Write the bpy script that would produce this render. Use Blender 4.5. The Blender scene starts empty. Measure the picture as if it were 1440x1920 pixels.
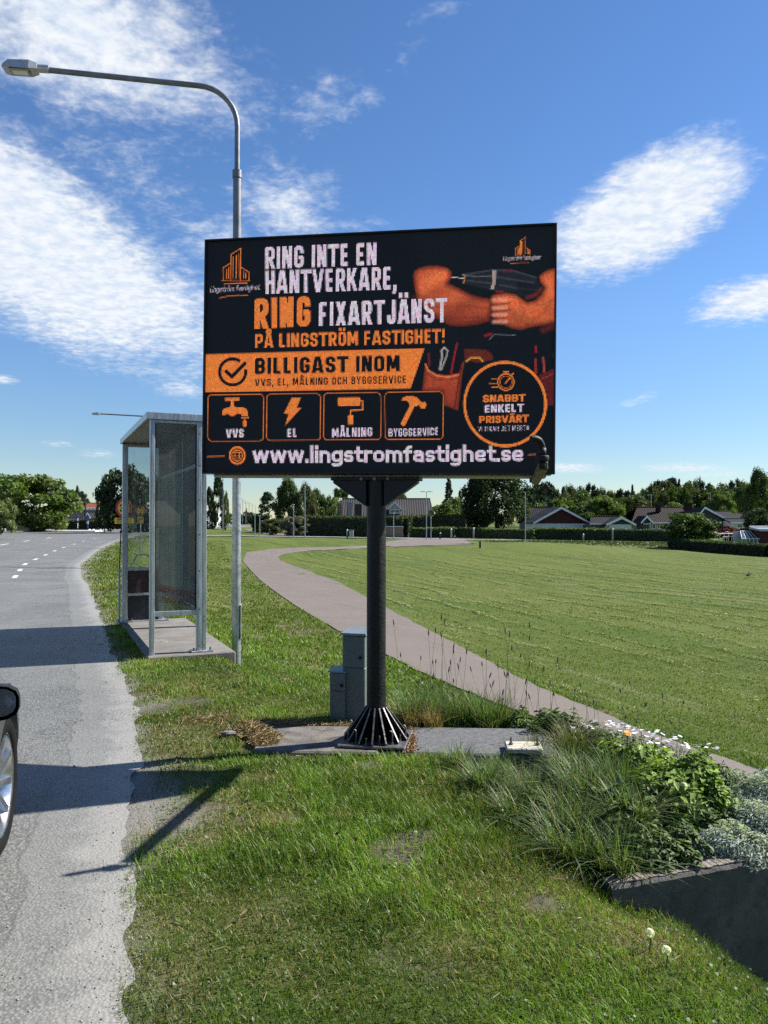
import bpy, math, random
import numpy as np
from mathutils import Vector, Matrix
R = math.radians
scene = bpy.context.scene
COL = scene.collection
random.seed(7)
rng = np.random.default_rng(11)

# ------------------------------------------------------------------ camera
EYE, HOR, FPX = 1.5, 975.0, 1443.0          # eye height, horizon row and focal length (photo pixels)
cam_data = bpy.data.cameras.new('camera')
cam = bpy.data.objects.new('camera', cam_data)
COL.objects.link(cam)
scene.camera = cam
cam.location = (0, 0, EYE)
cam.rotation_euler = (R(90) + math.atan((HOR - 960) / FPX), 0, 0)
cam_data.sensor_fit = 'VERTICAL'
cam_data.sensor_height = 24.0
cam_data.lens = 24.0 * FPX / 1920
cam_data.clip_end = 6000
cam_data.clip_start = 0.05

# ------------------------------------------------------------------ world + sun
SUN_AZ, SUN_EL = 72.0, 41.0
world = bpy.data.worlds.new('World')
scene.world = world
world.use_nodes = True
wt = world.node_tree
for n in list(wt.nodes):
    wt.nodes.remove(n)


class NT:
    """small node-graph writer"""
    def __init__(s, tree):
        s.t = tree
    def n(s, kind, **kw):
        node = s.t.nodes.new(kind)
        for k, v in kw.items():
            setattr(node, k, v)
        return node
    def put(s, sock, v):
        if v is None:
            return
        if isinstance(v, bpy.types.NodeSocket):
            s.t.links.new(v, sock)
        else:
            sock.default_value = v
    def math(s, op, a, b=None, c=None, clamp=False):
        m = s.n('ShaderNodeMath', operation=op, use_clamp=clamp)
        for i, v in enumerate((a, b, c)):
            s.put(m.inputs[i], v)
        return m.outputs[0]
    def vmath(s, op, a, b=None):
        m = s.n('ShaderNodeVectorMath', operation=op)
        s.put(m.inputs[0], a)
        s.put(m.inputs[1], b)
        return m.outputs[1] if op in ('LENGTH', 'DOT_PRODUCT') else m.outputs[0]
    def smooth(s, v, a, b, lo=0.0, hi=1.0):
        m = s.n('ShaderNodeMapRange', interpolation_type='SMOOTHSTEP')
        s.put(m.inputs[0], v)
        for i, q in zip((1, 2, 3, 4), (a, b, lo, hi)):
            s.put(m.inputs[i], q)
        return m.outputs[0]
    def noise(s, vec, scale, detail=4, rough=0.55, dist=0.0, color=False):
        m = s.n('ShaderNodeTexNoise')
        s.put(m.inputs['Vector'], vec)
        m.inputs['Scale'].default_value = scale
        m.inputs['Detail'].default_value = detail
        m.inputs['Roughness'].default_value = rough
        m.inputs['Distortion'].default_value = dist
        return m.outputs[1 if color else 0]
    def mix(s, f, a, b, blend='MIX'):
        m = s.n('ShaderNodeMixRGB', blend_type=blend)
        s.put(m.inputs[0], f)
        for i, v in ((1, a), (2, b)):
            if isinstance(v, (tuple, list)) and len(v) == 3:
                v = (*v, 1)
            s.put(m.inputs[i], v)
        return m.outputs[0]


w = NT(wt)
sky = w.n('ShaderNodeTexSky', sky_type='NISHITA')
sky.sun_disc = False
sky.sun_elevation = R(SUN_EL)
sky.sun_rotation = R(SUN_AZ)
sky.altitude = 50
sky.air_density = 1.0
sky.dust_density = 0.0
sky.ozone_density = 3.0
hsv = w.n('ShaderNodeHueSaturation')
hsv.inputs['Hue'].default_value = 0.503
hsv.inputs['Saturation'].default_value = 1.13
hsv.inputs['Value'].default_value = 1.0
wt.links.new(sky.outputs[0], hsv.inputs['Color'])
tc = w.n('ShaderNodeTexCoord')
D = tc.outputs['Generated']
sep = w.n('ShaderNodeSeparateXYZ')
wt.links.new(D, sep.inputs[0])
den = w.math('MAXIMUM', w.math('ADD', sep.outputs[2], 0.10), 0.06)
comb = w.n('ShaderNodeCombineXYZ')
wt.links.new(w.math('DIVIDE', sep.outputs[0], den), comb.inputs[0])
wt.links.new(w.math('DIVIDE', sep.outputs[1], den), comb.inputs[1])
PL = comb.outputs[0]                          # the cloud deck as a flat layer seen from below
# cloud banks: bearing/height of the centre, half sizes and tilt (photo pixels turned to directions)
BANKS = [(50, 450, 330, 150, 30, 1.35), (250, 560, 230, 110, 26, 0.85), (-60, 330, 170, 120, 35, .9), (150, 40, 320, 150, 14, 0.80),
         (330, 170, 130, 100, 20, .45), (250, 330, 170, 110, 25, .36), (540, 385, 130, 90, 25, 0.55), (420, 450, 140, 60, 10, .42),
         (615, 195, 110, 50, -12, 0.34), (1200, 402, 165, 88, -24, 1.45), (1120, 465, 80, 50, -10, .5), (1420, 560, 100, 42, -5, 1.0),
         (1060, 876, 70, 12, 3, 0.8), (1285, 878, 75, 11, 2, 0.65), (1350, 889, 60, 9, 0, 0.5), (1195, 750, 45, 12, -15, 0.5),
         (340, 727, 60, 24, 5, 0.55), (120, 640, 120, 30, 15, 0.45), (640, 420, 120, 30, 0, 0.4), (110, 830, 40, 8, 0, .4), (190, 850, 40, 12, 0, .4), (5, 712, 25, 10, 0, .6),
         (820, 15, 90, 20, -10, .24), (760, 100, 60, 30, -30, .22)]
bank = 0.0
for (px, py, rx, ry, rot, wgt) in BANKS:
    c = Vector(((px - 720) / FPX, 1.0, (HOR - py) / FPX))
    k = 1 / c.length
    mp = w.n('ShaderNodeMapping', vector_type='TEXTURE')
    wt.links.new(D, mp.inputs['Vector'])
    mp.inputs['Location'].default_value = c * k
    mp.inputs['Rotation'].default_value = (0, R(rot), 0)
    mp.inputs['Scale'].default_value = (1.35 * rx / FPX * k, 0.6, 1.35 * ry / FPX * k)
    v = w.math('MULTIPLY', w.math('SUBTRACT', 1.0, w.vmath('LENGTH', mp.outputs[0]), clamp=True), wgt * 1.15)
    bank = w.math('MAXIMUM', bank, v) if not isinstance(bank, float) else v
# away from the view the same kind of broken altocumulus goes on
front = w.smooth(w.vmath('DOT_PRODUCT', D, (0.0, 0.955, 0.296)), 0.70, 0.82, 1.0, 0.0)
wide = w.smooth(w.noise(PL, 0.55, 2), 0.52, 0.78, 0.0, 0.85)
bank = w.math('MAXIMUM', bank, w.math('MULTIPLY', wide, front))
big = w.noise(PL, 2.6, 5, 0.6, 0.15)
cell = w.noise(PL, 21.0, 3, 0.62, 0.25)
fine = w.noise(PL, 55.0, 3, 0.62, 0.2)
cov = w.math('ADD', w.math('MULTIPLY', bank, 1.15), w.math('MULTIPLY', w.math('SUBTRACT', big, 0.5), 1.0))
cov = w.math('ADD', cov, w.math('MULTIPLY', w.math('SUBTRACT', cell, 0.5), 0.70))
cov = w.math('ADD', cov, w.math('MULTIPLY', w.math('SUBTRACT', fine, 0.5), 0.34))
alpha = w.smooth(cov, 0.16, 1.02, 0.0, 0.98)
alpha = w.math('MULTIPLY', alpha, w.smooth(bank, 0.02, 0.16))
alpha = w.math('MULTIPLY', alpha, w.smooth(sep.outputs[2], 0.0, 0.04))
ccol = w.mix(w.smooth(cell, 0.3, 0.7), (4.9, 5.6, 6.6), (6.6, 6.8, 7.0))
skyt = w.mix(1.0, hsv.outputs[0], (0.93, 0.995, 1.08), 'MULTIPLY')
# thicker, darker air towards the horizon
air = w.smooth(sep.outputs[2], -0.02, 0.30, 0.72, 1.0)
skyt = w.mix(1.0, skyt, air, 'MULTIPLY')
skyc = w.mix(alpha, skyt, ccol)
bg = w.n('ShaderNodeBackground')
bg.inputs['Strength'].default_value = 0.065
wt.links.new(skyc, bg.inputs['Color'])
wo = w.n('ShaderNodeOutputWorld')
wt.links.new(bg.outputs[0], wo.inputs['Surface'])

sun_data = bpy.data.lights.new('sun', 'SUN')
sun_data.energy = 5.0
sun_data.angle = R(0.53)
sun_data.color = (1.0, 0.955, 0.88)
sun = bpy.data.objects.new('sun', sun_data)
COL.objects.link(sun)
SDIR = Vector((math.sin(R(SUN_AZ)) * math.cos(R(SUN_EL)), math.cos(R(SUN_AZ)) * math.cos(R(SUN_EL)), math.sin(R(SUN_EL))))
sun.rotation_euler = SDIR.to_track_quat('Z', 'Y').to_euler()

scene.view_settings.view_transform = 'Standard'
scene.view_settings.look = 'None'
scene.view_settings.gamma = 1.0
scene.view_settings.exposure = 1.15
scene.view_settings.use_curve_mapping = False
scene.render.engine = 'CYCLES'
scene.cycles.max_bounces = 8
scene.cycles.transparent_max_bounces = 16
scene.cycles.use_denoising = False
scene.cycles.caustics_reflective = False
scene.cycles.caustics_refractive = False

# ================================================================== helpers
def at(px, py, d):
    """the point a given depth away that the photo shows at (px, py)"""
    return Vector(((px - 720) / FPX * d, d, EYE + (HOR - py) / FPX * d))


def tag(o, label=None, cat=None, group=None, kind=None):
    for k, v in (('label', label), ('category', cat), ('group', group), ('kind', kind)):
        if v:
            o[k] = v
    return o


def empty(name, loc=(0, 0, 0), rz=0.0, label=None, cat=None, group=None):
    o = bpy.data.objects.new(name, None)
    COL.objects.link(o)
    o.location = loc
    o.rotation_euler = (0, 0, rz)
    o.empty_display_size = 0.1
    return tag(o, label, cat, group)


class MB:
    """collects polygons; build() links them as one mesh object"""
    def __init__(s):
        s.v, s.f, s.sm = [], [], []
    def add(s, verts, faces, smooth=False):
        b = len(s.v)
        s.v += [tuple(p) for p in verts]
        s.f += [tuple(b + i for i in f) for f in faces]
        s.sm += [smooth] * len(faces)
        return s
    def box(s, c, size, rz=0.0, ch=0.0, mat=None):
        hx, hy, hz = size[0] / 2, size[1] / 2, size[2] / 2
        ch = min(ch, hx * .45, hy * .45, hz * .45)
        M = mat or (Matrix.Translation(c) @ Matrix.Rotation(rz, 4, 'Z'))
        if ch <= 0:
            vs = [Vector((x, y, z)) for x in (-hx, hx) for y in (-hy, hy) for z in (-hz, hz)]
            fs = [(0, 1, 3, 2), (4, 6, 7, 5), (0, 4, 5, 1), (2, 3, 7, 6), (0, 2, 6, 4), (1, 5, 7, 3)]
        else:
            vs, idx = [], {}
            for sx in (-1, 1):
                for sy in (-1, 1):
                    for sz in (-1, 1):
                        for ax in range(3):
                            p = [sx * (hx - ch), sy * (hy - ch), sz * (hz - ch)]
                            p[ax] = (sx * hx, sy * hy, sz * hz)[ax]
                            idx[(sx, sy, sz, ax)] = len(vs)
                            vs.append(Vector(p))
            I = idx
            fs = []
            for sg in (-1, 1):
                q = [(sg, -1, -1, 0), (sg, 1, -1, 0), (sg, 1, 1, 0), (sg, -1, 1, 0)]
                fs.append([I[k] for k in (q if sg > 0 else q[::-1])])
                q = [(-1, sg, -1, 1), (-1, sg, 1, 1), (1, sg, 1, 1), (1, sg, -1, 1)]
                fs.append([I[k] for k in (q if sg > 0 else q[::-1])])
                q = [(-1, -1, sg, 2), (1, -1, sg, 2), (1, 1, sg, 2), (-1, 1, sg, 2)]
                fs.append([I[k] for k in (q if sg > 0 else q[::-1])])
            for a in (-1, 1):
                for b in (-1, 1):
                    q = [I[(a, b, -1, 0)], I[(a, b, 1, 0)], I[(a, b, 1, 1)], I[(a, b, -1, 1)]]
                    fs.append(q if a * b < 0 else q[::-1])
                    q = [I[(a, -1, b, 0)], I[(a, -1, b, 2)], I[(a, 1, b, 2)], I[(a, 1, b, 0)]]
                    fs.append(q if a * b > 0 else q[::-1])
                    q = [I[(-1, a, b, 1)], I[(-1, a, b, 2)], I[(1, a, b, 2)], I[(1, a, b, 1)]]
                    fs.append(q if a * b < 0 else q[::-1])
            for a in (-1, 1):
                for b in (-1, 1):
                    for c2 in (-1, 1):
                        q = [I[(a, b, c2, 0)], I[(a, b, c2, 1)], I[(a, b, c2, 2)]]
                        fs.append(q if a * b * c2 > 0 else q[::-1])
        return s.add([M @ p for p in vs], fs)
    def tube(s, pts, rad, seg=12, cap=True, smooth=True):
        pts = [Vector(p) for p in pts]
        if not isinstance(rad, (list, tuple)):
            rad = [rad] * len(pts)
        vs, fs = [], []
        up = None
        for i, p in enumerate(pts):
            t = (pts[min(i + 1, len(pts) - 1)] - pts[max(i - 1, 0)]).normalized()
            if up is None:
                up = Vector((0, 0, 1)) if abs(t.z) < .9 else Vector((1, 0, 0))
            a = t.cross(up).normalized()
            b = a.cross(t).normalized()
            up = b
            for k in range(seg):
                an = 2 * math.pi * k / seg
                vs.append(p + (a * math.cos(an) + b * math.sin(an)) * rad[i])
        n = len(pts)
        for i in range(n - 1):
            for k in range(seg):
                k2 = (k + 1) % seg
                fs.append((i * seg + k, i * seg + k2, (i + 1) * seg + k2, (i + 1) * seg + k))
        s.add(vs, fs, smooth)
        if cap:
            s.add(vs[:seg], [tuple(range(seg))])
            s.add(vs[-seg:], [tuple(range(seg))[::-1]])
        return s
    def lathe(s, prof, seg=24, M=None, smooth=True):
        M = M or Matrix()
        vs, fs = [], []
        for (r, z) in prof:
            for k in range(seg):
                an = 2 * math.pi * k / seg
                vs.append(M @ Vector((r * math.cos(an), r * math.sin(an), z)))
        for i in range(len(prof) - 1):
            for k in range(seg):
                k2 = (k + 1) % seg
                fs.append((i * seg + k, i * seg + k2, (i + 1) * seg + k2, (i + 1) * seg + k))
        return s.add(vs, fs, smooth)
    def prism(s, poly, a, b):
        """poly: 3-D outline; swept by vector (b-a) from a"""
        a, b = Vector(a), Vector(b)
        n = len(poly)
        vs = [Vector(p) + a for p in poly] + [Vector(p) + b for p in poly]
        fs = [tuple(range(n))[::-1], tuple(range(n, 2 * n))]
        fs += [(i, (i + 1) % n, n + (i + 1) % n, n + i) for i in range(n)]
        return s.add(vs, fs)
    def quad(s, a, b, c, d):
        return s.add([a, b, c, d], [(0, 1, 2, 3)])
    def mesh(s, name):
        me = bpy.data.meshes.new(name)
        me.from_pydata(s.v, [], s.f)
        me.polygons.foreach_set('use_smooth', s.sm)
        me.update()
        return me
    def build(s, name, material, parent=None, label=None):
        return link(name, s.mesh(name), material, parent, label)


def link(name, me, material=None, parent=None, label=None):
    o = bpy.data.objects.new(name, me)
    COL.objects.link(o)
    if material is not None and not me.materials:
        me.materials.append(material)
    if parent is not None:
        o.parent = parent
    if label:
        o['label'] = label
    return o


def copy_tree(o, parent=None):
    c = o.copy()
    COL.objects.link(c)
    c.parent = parent
    for ch in list(o.children):
        copy_tree(ch, c)
    return c


def np_mesh(name, verts, loops, totals, cols=None, uvs=None, smooth=False):
    """mesh from numpy: loops = flat vertex indices, totals = corners of each face; cols = per-vertex rgb"""
    me = bpy.data.meshes.new(name)
    verts = np.asarray(verts, np.float32)
    loops = np.asarray(loops, np.int32).ravel()
    totals = np.asarray(totals, np.int32)
    me.vertices.add(len(verts))
    me.vertices.foreach_set('co', verts.ravel())
    me.loops.add(len(loops))
    me.loops.foreach_set('vertex_index', loops)
    me.polygons.add(len(totals))
    st = np.zeros(len(totals), np.int32)
    st[1:] = np.cumsum(totals)[:-1]
    me.polygons.foreach_set('loop_start', st)
    try:
        me.polygons.foreach_set('loop_total', totals)
    except Exception:
        pass
    if smooth:
        me.polygons.foreach_set('use_smooth', np.ones(len(totals), bool))
    me.update(calc_edges=True)
    if cols is not None:
        ca = me.color_attributes.new('Col', 'FLOAT_COLOR', 'POINT')
        c4 = np.ones((len(verts), 4), np.float32)
        c4[:, :3] = cols
        ca.data.foreach_set('color', c4.ravel())
    if uvs is not None:
        ul = me.uv_layers.new(name='UVMap')
        ul.data.foreach_set('uv', np.asarray(uvs, np.float32).ravel())
    return me


def vnoise(x, y, seed=0):
    """smooth value noise, 0..1"""
    x = np.asarray(x, float)
    y = np.asarray(y, float)
    xi, yi = np.floor(x).astype(np.int64), np.floor(y).astype(np.int64)
    fx, fy = x - xi, y - yi
    fx, fy = fx * fx * (3 - 2 * fx), fy * fy * (3 - 2 * fy)
    def h(i, j):
        n = (i * 374761393 + j * 668265263 + seed * 982451653) & 0x7fffffff
        n = ((n ^ (n >> 13)) * 1274126177) & 0x7fffffff
        return ((n ^ (n >> 16)) & 0xffff) / 65535.0
    a, b, c, d = h(xi, yi), h(xi + 1, yi), h(xi, yi + 1), h(xi + 1, yi + 1)
    return (a * (1 - fx) + b * fx) * (1 - fy) + (c * (1 - fx) + d * fx) * fy


def fbm(x, y, seed=0, oct=4):
    t, amp, tot = 0, 1.0, 0
    for o in range(oct):
        t = t + amp * vnoise(x * 2 ** o, y * 2 ** o, seed + o * 17)
        tot += amp
        amp *= .5
    return t / tot


def sstep(v, a, b):
    t = np.clip((v - a) / (b - a), 0, 1)
    return t * t * (3 - 2 * t)


# ================================================================== materials
def new_mat(name):
    m = bpy.data.materials.new(name)
    m.use_nodes = True
    g = NT(m.node_tree)
    for n in list(m.node_tree.nodes):
        m.node_tree.nodes.remove(n)
    out = g.n('ShaderNodeOutputMaterial')
    return m, g, out


def mat(name, color, rough=0.6, metal=0.0, var=0.15, scale=6.0, bump=0.0, bscale=40.0, color2=None, c2=(0.55, 0.75), spec=0.5, coat=0.0, stretch=None):
    """Principled with noise-driven colour change, roughness change and fine relief"""
    m, g, out = new_mat(name)
    p = g.n('ShaderNodeBsdfPrincipled')
    tcn = g.n('ShaderNodeTexCoord')
    vec = tcn.outputs['Object']
    if stretch:
        mp = g.n('ShaderNodeMapping')
        g.put(mp.inputs['Vector'], vec)
        mp.inputs['Scale'].default_value = stretch
        vec = mp.outputs[0]
    nz = g.noise(vec, scale, 5, 0.6)
    dark = tuple(c * (1 - var) for c in color)
    lite = tuple(min(1, c * (1 + var)) for c in color)
    c = g.mix(g.smooth(nz, 0.3, 0.7), dark, lite)
    if color2:
        n2 = g.noise(vec, scale * 1.7 + 1.3, 6, 0.65, 0.3)
        c = g.mix(g.smooth(n2, c2[0], c2[1]), c, color2)
    g.put(p.inputs['Base Color'], c)
    g.put(p.inputs['Roughness'], g.smooth(nz, 0.2, 0.8, max(.02, rough - .08), min(1, rough + .08)))
    p.inputs['Metallic'].default_value = metal
    p.inputs['Specular IOR Level'].default_value = spec
    p.inputs['Coat Weight'].default_value = coat
    p.inputs['Coat Roughness'].default_value = 0.04
    if bump > 0:
        b = g.n('ShaderNodeBump')
        b.inputs['Strength'].default_value = bump
        b.inputs['Distance'].default_value = 0.01
        g.put(b.inputs['Height'], g.noise(vec, bscale, 5, 0.65))
        g.put(p.inputs['Normal'], b.outputs[0])
    g.put(out.inputs['Surface'], p.outputs[0])
    return m


def leaf_mat(name, tint=(1, 1, 1), trans=0.35, rough=0.55, gloss=0.022):
    """foliage: colour comes from each leaf's own 'Col'"""
    m, g, out = new_mat(name)
    a = g.n('ShaderNodeAttribute', attribute_name='Col')
    c = g.mix(1.0, a.outputs['Color'], tint, 'MULTIPLY')
    d = g.n('ShaderNodeBsdfDiffuse')
    g.put(d.inputs['Color'], c)
    t = g.n('ShaderNodeBsdfTranslucent')
    g.put(t.inputs['Color'], g.mix(1.0, c, (1.15, 1.25, .55), 'MULTIPLY'))
    gl = g.n('ShaderNodeBsdfGlossy')
    gl.inputs['Roughness'].default_value = rough
    gl.inputs['Color'].default_value = (.9, .9, .9, 1)
    m1 = g.n('ShaderNodeMixShader')
    m1.inputs[0].default_value = trans
    g.put(m1.inputs[1], d.outputs[0])
    g.put(m1.inputs[2], t.outputs[0])
    m2 = g.n('ShaderNodeMixShader')
    m2.inputs[0].default_value = gloss
    g.put(m2.inputs[1], m1.outputs[0])
    g.put(m2.inputs[2], gl.outputs[0])
    g.put(out.inputs['Surface'], m2.outputs[0])
    return m


def glass_mat(name, tint=(.8, .86, .86), dirt=0.12, dirtcol=(.35, .37, .34), refl=1.0):
    """thin sheet of glass: see-through, fresnel mirror, a film of dirt"""
    m, g, out = new_mat(name)
    tr = g.n('ShaderNodeBsdfTransparent')
    tr.inputs['Color'].default_value = (*tint, 1)
    gl = g.n('ShaderNodeBsdfGlossy')
    gl.inputs['Roughness'].default_value = 0.015
    df = g.n('ShaderNodeBsdfDiffuse')
    tcn = g.n('ShaderNodeTexCoord')
    nz = g.noise(tcn.outputs['Object'], 3.5, 6, 0.7, 0.5)
    df.inputs['Color'].default_value = (*dirtcol, 1)
    fr = g.n('ShaderNodeFresnel')
    fr.inputs['IOR'].default_value = 1.5
    m1 = g.n('ShaderNodeMixShader')
    g.put(m1.inputs[0], g.smooth(nz, 0.25, 0.8, dirt * .5, dirt * 1.6))
    g.put(m1.inputs[1], tr.outputs[0])
    g.put(m1.inputs[2], df.outputs[0])
    m2 = g.n('ShaderNodeMixShader')
    g.put(m2.inputs[0], g.math('MULTIPLY', fr.outputs[0], refl))
    g.put(m2.inputs[1], m1.outputs[0])
    g.put(m2.inputs[2], gl.outputs[0])
    g.put(out.inputs['Surface'], m2.outputs[0])
    return m


M = {}
M['galv'] = mat('galvanised_steel', (.36, .38, .40), .42, .75, .22, 14, .08, 60, (.24, .26, .28), (.5, .72))
M['lamp_arm'] = mat('weathered_shaded_steel', (.15, .16, .18), .5, .5, .2, 8, .05, 50)
M['lamp_head'] = mat('lamp_aluminium', (.42, .43, .44), .4, .6, .1, 10)
M['lamp_lens'] = mat('lamp_lens', (.32, .32, .30), .35, 0, .1, 30)
M['alu'] = mat('anodised_aluminium', (.44, .47, .50), .36, .7, .14, 9, .04, 80, (.32, .34, .36), (.6, .8), stretch=(4, 4, .6))
M['black_paint'] = mat('peeling_black_paint', (.0075, .0068, .0065), .5, 0, .5, 12, .6, 45, (.022, .013, .009), (.58, .72), spec=.3)
M['black_metal'] = mat('black_coated_metal', (.009, .0095, .0105), .5, .0, .3, 10, .08, 60, spec=.3)
M['steel_edge'] = mat('worn_steel', (.16, .155, .15), .5, .7, .3, 25, .3, 60, (.10, .06, .035), (.55, .7))
M['board_under'] = mat('beige_underside', (.42, .40, .34), .6, 0, .12, 8)
M['arm_bronze'] = mat('worn_bronze_arm', (.075, .055, .026), .5, .3, .45, 22, .5, 60, (.03, .03, .03), (.5, .62))
M['concrete'] = mat('weathered_concrete', (.155, .142, .125), .9, 0, .22, 5, .7, 70, (.11, .10, .09), (.5, .75))
M['dirty_slab'] = mat('dirty_concrete', (.125, .112, .098), .92, 0, .3, 5, .8, 70, (.065, .055, .045), (.48, .66))
M['dark_concrete'] = mat('stained_concrete', (.088, .083, .076), .9, 0, .3, 6, .8, 60, (.05, .046, .041), (.45, .7))
M['slab_asphalt'] = mat('old_asphalt', (.105, .105, .11), .92, 0, .3, 30, .9, 110, (.17, .165, .16), (.55, .7))
M['cabinet'] = mat('grey_green_cabinet', (.105, .128, .116), .55, .1, .12, 5, .06, 40, (.06, .075, .068), (.6, .8))
M['cab_lid'] = mat('cabinet_lid', (.17, .20, .21), .45, .2, .1, 7)
M['ceiling'] = mat('shelter_ceiling', (.34, .33, .28), .7, 0, .12, 3)
M['grey_panel'] = mat('grey_panel', (.10, .10, .092), .6, 0, .15, 3, .05, 30)
M['dark_panel'] = mat('dark_ribbed_panel', (.022, .024, .028), .45, 0, .3, 6, .2, 20)
M['maroon_panel'] = mat('dark_maroon_panel', (.05, .018, .02), .5, 0, .5, 7, color2=(.016, .016, .02), c2=(.45, .6))
M['glass'] = glass_mat('shelter_glass', (.80, .85, .85), .10)
M['glass_dirty'] = glass_mat('dirty_glass', (.55, .59, .58), .20, (.36, .37, .35))


def frosted_mat(name, col, trans):
    """milky sheet: half bounces light, half lets it glow through"""
    m, g, out = new_mat(name)
    tcn = g.n('ShaderNodeTexCoord')
    c = g.mix(g.noise(tcn.outputs['Object'], 2.2, 5, .6), tuple(v * .8 for v in col), tuple(min(1, v * 1.15) for v in col))
    d, t = g.n('ShaderNodeBsdfDiffuse'), g.n('ShaderNodeBsdfTranslucent')
    g.put(d.inputs['Color'], c)
    g.put(t.inputs['Color'], c)
    mx = g.n('ShaderNodeMixShader')
    mx.inputs[0].default_value = trans
    g.put(mx.inputs[1], d.outputs[0])
    g.put(mx.inputs[2], t.outputs[0])
    g.put(out.inputs['Surface'], mx.outputs[0])
    return m


M['frosted'] = frosted_mat('frosted_green_panel', (.32, .37, .34), .42)
M['milky_board'] = frosted_mat('milky_grey_board', (.29, .28, .26), .36)
M['red_print'] = mat('faded_red_print', (.13, .02, .015), .6)
M['white_paint'] = mat('white_paint', (.75, .75, .73), .55, 0, .06, 4)
M['road_paint'] = mat('worn_road_paint', (.50, .50, .47), .8, 0, .15, 8, .3, 60, (.26, .26, .25), (.5, .7))
M['sign_yellow'] = mat('sign_yellow', (.72, .42, .03), .45, 0, .06, 5)
M['sign_red'] = mat('sign_red', (.40, .022, .02), .45, 0, .06, 5)
M['sign_black'] = mat('sign_black', (.012, .012, .012), .5)
M['sign_blue'] = mat('sign_blue', (.03, .10, .35), .45)
M['sign_orange'] = mat('sign_orange', (.75, .16, .02), .5)
M['black_plastic'] = mat('black_plastic', (.010, .010, .011), .6, 0, .2, 20, .1, 80, spec=.25)
M['soil'] = mat('dark_soil', (.045, .034, .024), .95, 0, .45, 14, 1.0, 50, (.10, .08, .055), (.6, .75))
M['bark'] = mat('tree_bark', (.06, .05, .04), .9, 0, .35, 5, .8, 20)
M['leaf'] = leaf_mat('leaf')
M['needle'] = leaf_mat('needle', trans=.15)
M['grass'] = leaf_mat('grass_blade', trans=.38, gloss=.02, rough=.45)
M['dry'] = leaf_mat('dry_straw', trans=.2, gloss=.03)
M['stone'] = mat('grey_stone', (.20, .19, .18), .9, 0, .3, 12, .8, 40)

# ================================================================== terrain
EY = np.array([-60, -13, 2.6, 5.1, 6.3, 8.0, 9.7, 13.6, 20.6, 26, 40, 54, 75, 100, 130, 160, 260, 420])
EX = np.array([22.5, 5.0, -.92, -1.64, -2.02, -2.8, -3.5, -5.1, -8.1, -10.3, -14.8, -18.8, -24, -28, -31, -33, -39, -48])


def road_edge(y):
    return (np.interp(y - .8, EY, EX) + np.interp(y, EY, EX) + np.interp(y + .8, EY, EX)) / 3


def s_of(x, y):
    """distance to the right of the main road's edge"""
    return (np.asarray(x) - road_edge(np.asarray(y))) * .934


PS = np.array([-1e4, -.4, -.1, .15, .6, 1.75, 2.0, 2.34, 2.85, 3.5, 5.0, 5.7, 1e4])
PZ = np.array([-.07, -.06, -.02, .006, .006, .004, -.06, -.34, -.68, -1.0, -1.42, -1.5, -1.5])


def low_z(x, y):
    far = np.clip(-.55 - .016 * x, -1.15, -.3)
    return -1.5 + (far + 1.5) * sstep(y, 30, 84) - .12 * sstep(x, 14, 30) * sstep(y, 25, 50) * (1 - sstep(y, 60, 80))


def zg(x, y):
    x, y = np.asarray(x, float), np.asarray(y, float)
    s = s_of(x, y)
    s = s + .88 * sstep(y, 6.0, 7.7) * sstep(s, .45, 1.45) * (1 - sstep(s, 4.6, 6.0))    # the bank starts nearer the road past the pole
    e = (np.interp(s - .14, PS, PZ) + np.interp(s, PS, PZ) + np.interp(s + .14, PS, PZ)) / 3
    lo = low_z(x, y)
    e = np.where(e < 0, e * np.where(s > 1.2, -lo / 1.5, 1.0), e)
    ruff = sstep(s, .1, .8) * (1 - sstep(s, 5.2, 5.6) * (1 - sstep(s, 7.6, 8.2)))
    e = e + ruff * ((fbm(x * .9, y * .9, 3, 3) - .5) * .07 + (fbm(x * 4, y * 4, 9, 2) - .5) * .03)
    flat_ = sstep(x, -1.35, -1.15) * (1 - sstep(x, 1.0, 1.3)) * sstep(y, 4.65, 4.85) * (1 - sstep(y, 5.55, 5.75))
    e = np.where(flat_ > 0, e * (1 - flat_) + np.minimum(e, -.012) * flat_, e)
    e = e - .10 * np.exp(-((x - 1.0) ** 2 + (y - 3.16) ** 2) / .16 ** 2)
    # low mound in the lawn and the rough bank in front of the cross street
    e = e + .55 * np.exp(-(((x - 13) / 7) ** 2 + ((y - 66) / 6) ** 2))
    e = e + .22 * np.exp(-((y - 76) / 3.2) ** 2) * sstep(x, 9, 18) * (1 - sstep(x, 34, 40))
    return e


def zg1(x, y):
    return float(zg(np.array([x]), np.array([y]))[0])


def ground_at(px, py):
    """where the ray through (px, py) meets the ground"""
    d = np.exp(np.linspace(math.log(1.5), math.log(400), 4000))
    x = (px - 720) / FPX * d
    z = EYE + (HOR - py) / FPX * d
    i = int(np.argmax(z < zg(x, d)))
    return Vector((x[i], d[i], float(zg(x[i:i + 1], d[i:i + 1])[0])))


def axis(lo, a, step, b, hi, grow=1.09):
    """dense between a and b, growing outwards"""
    mid = list(np.arange(a, b + 1e-6, step))
    L, st, v = [], step, a
    while v > lo:
        st *= grow
        v -= st
        L.append(v)
    Rr, st, v = [], step, b
    while v < hi:
        st *= grow
        v += st
        Rr.append(v)
    return np.array(L[::-1] + mid + Rr)


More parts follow.
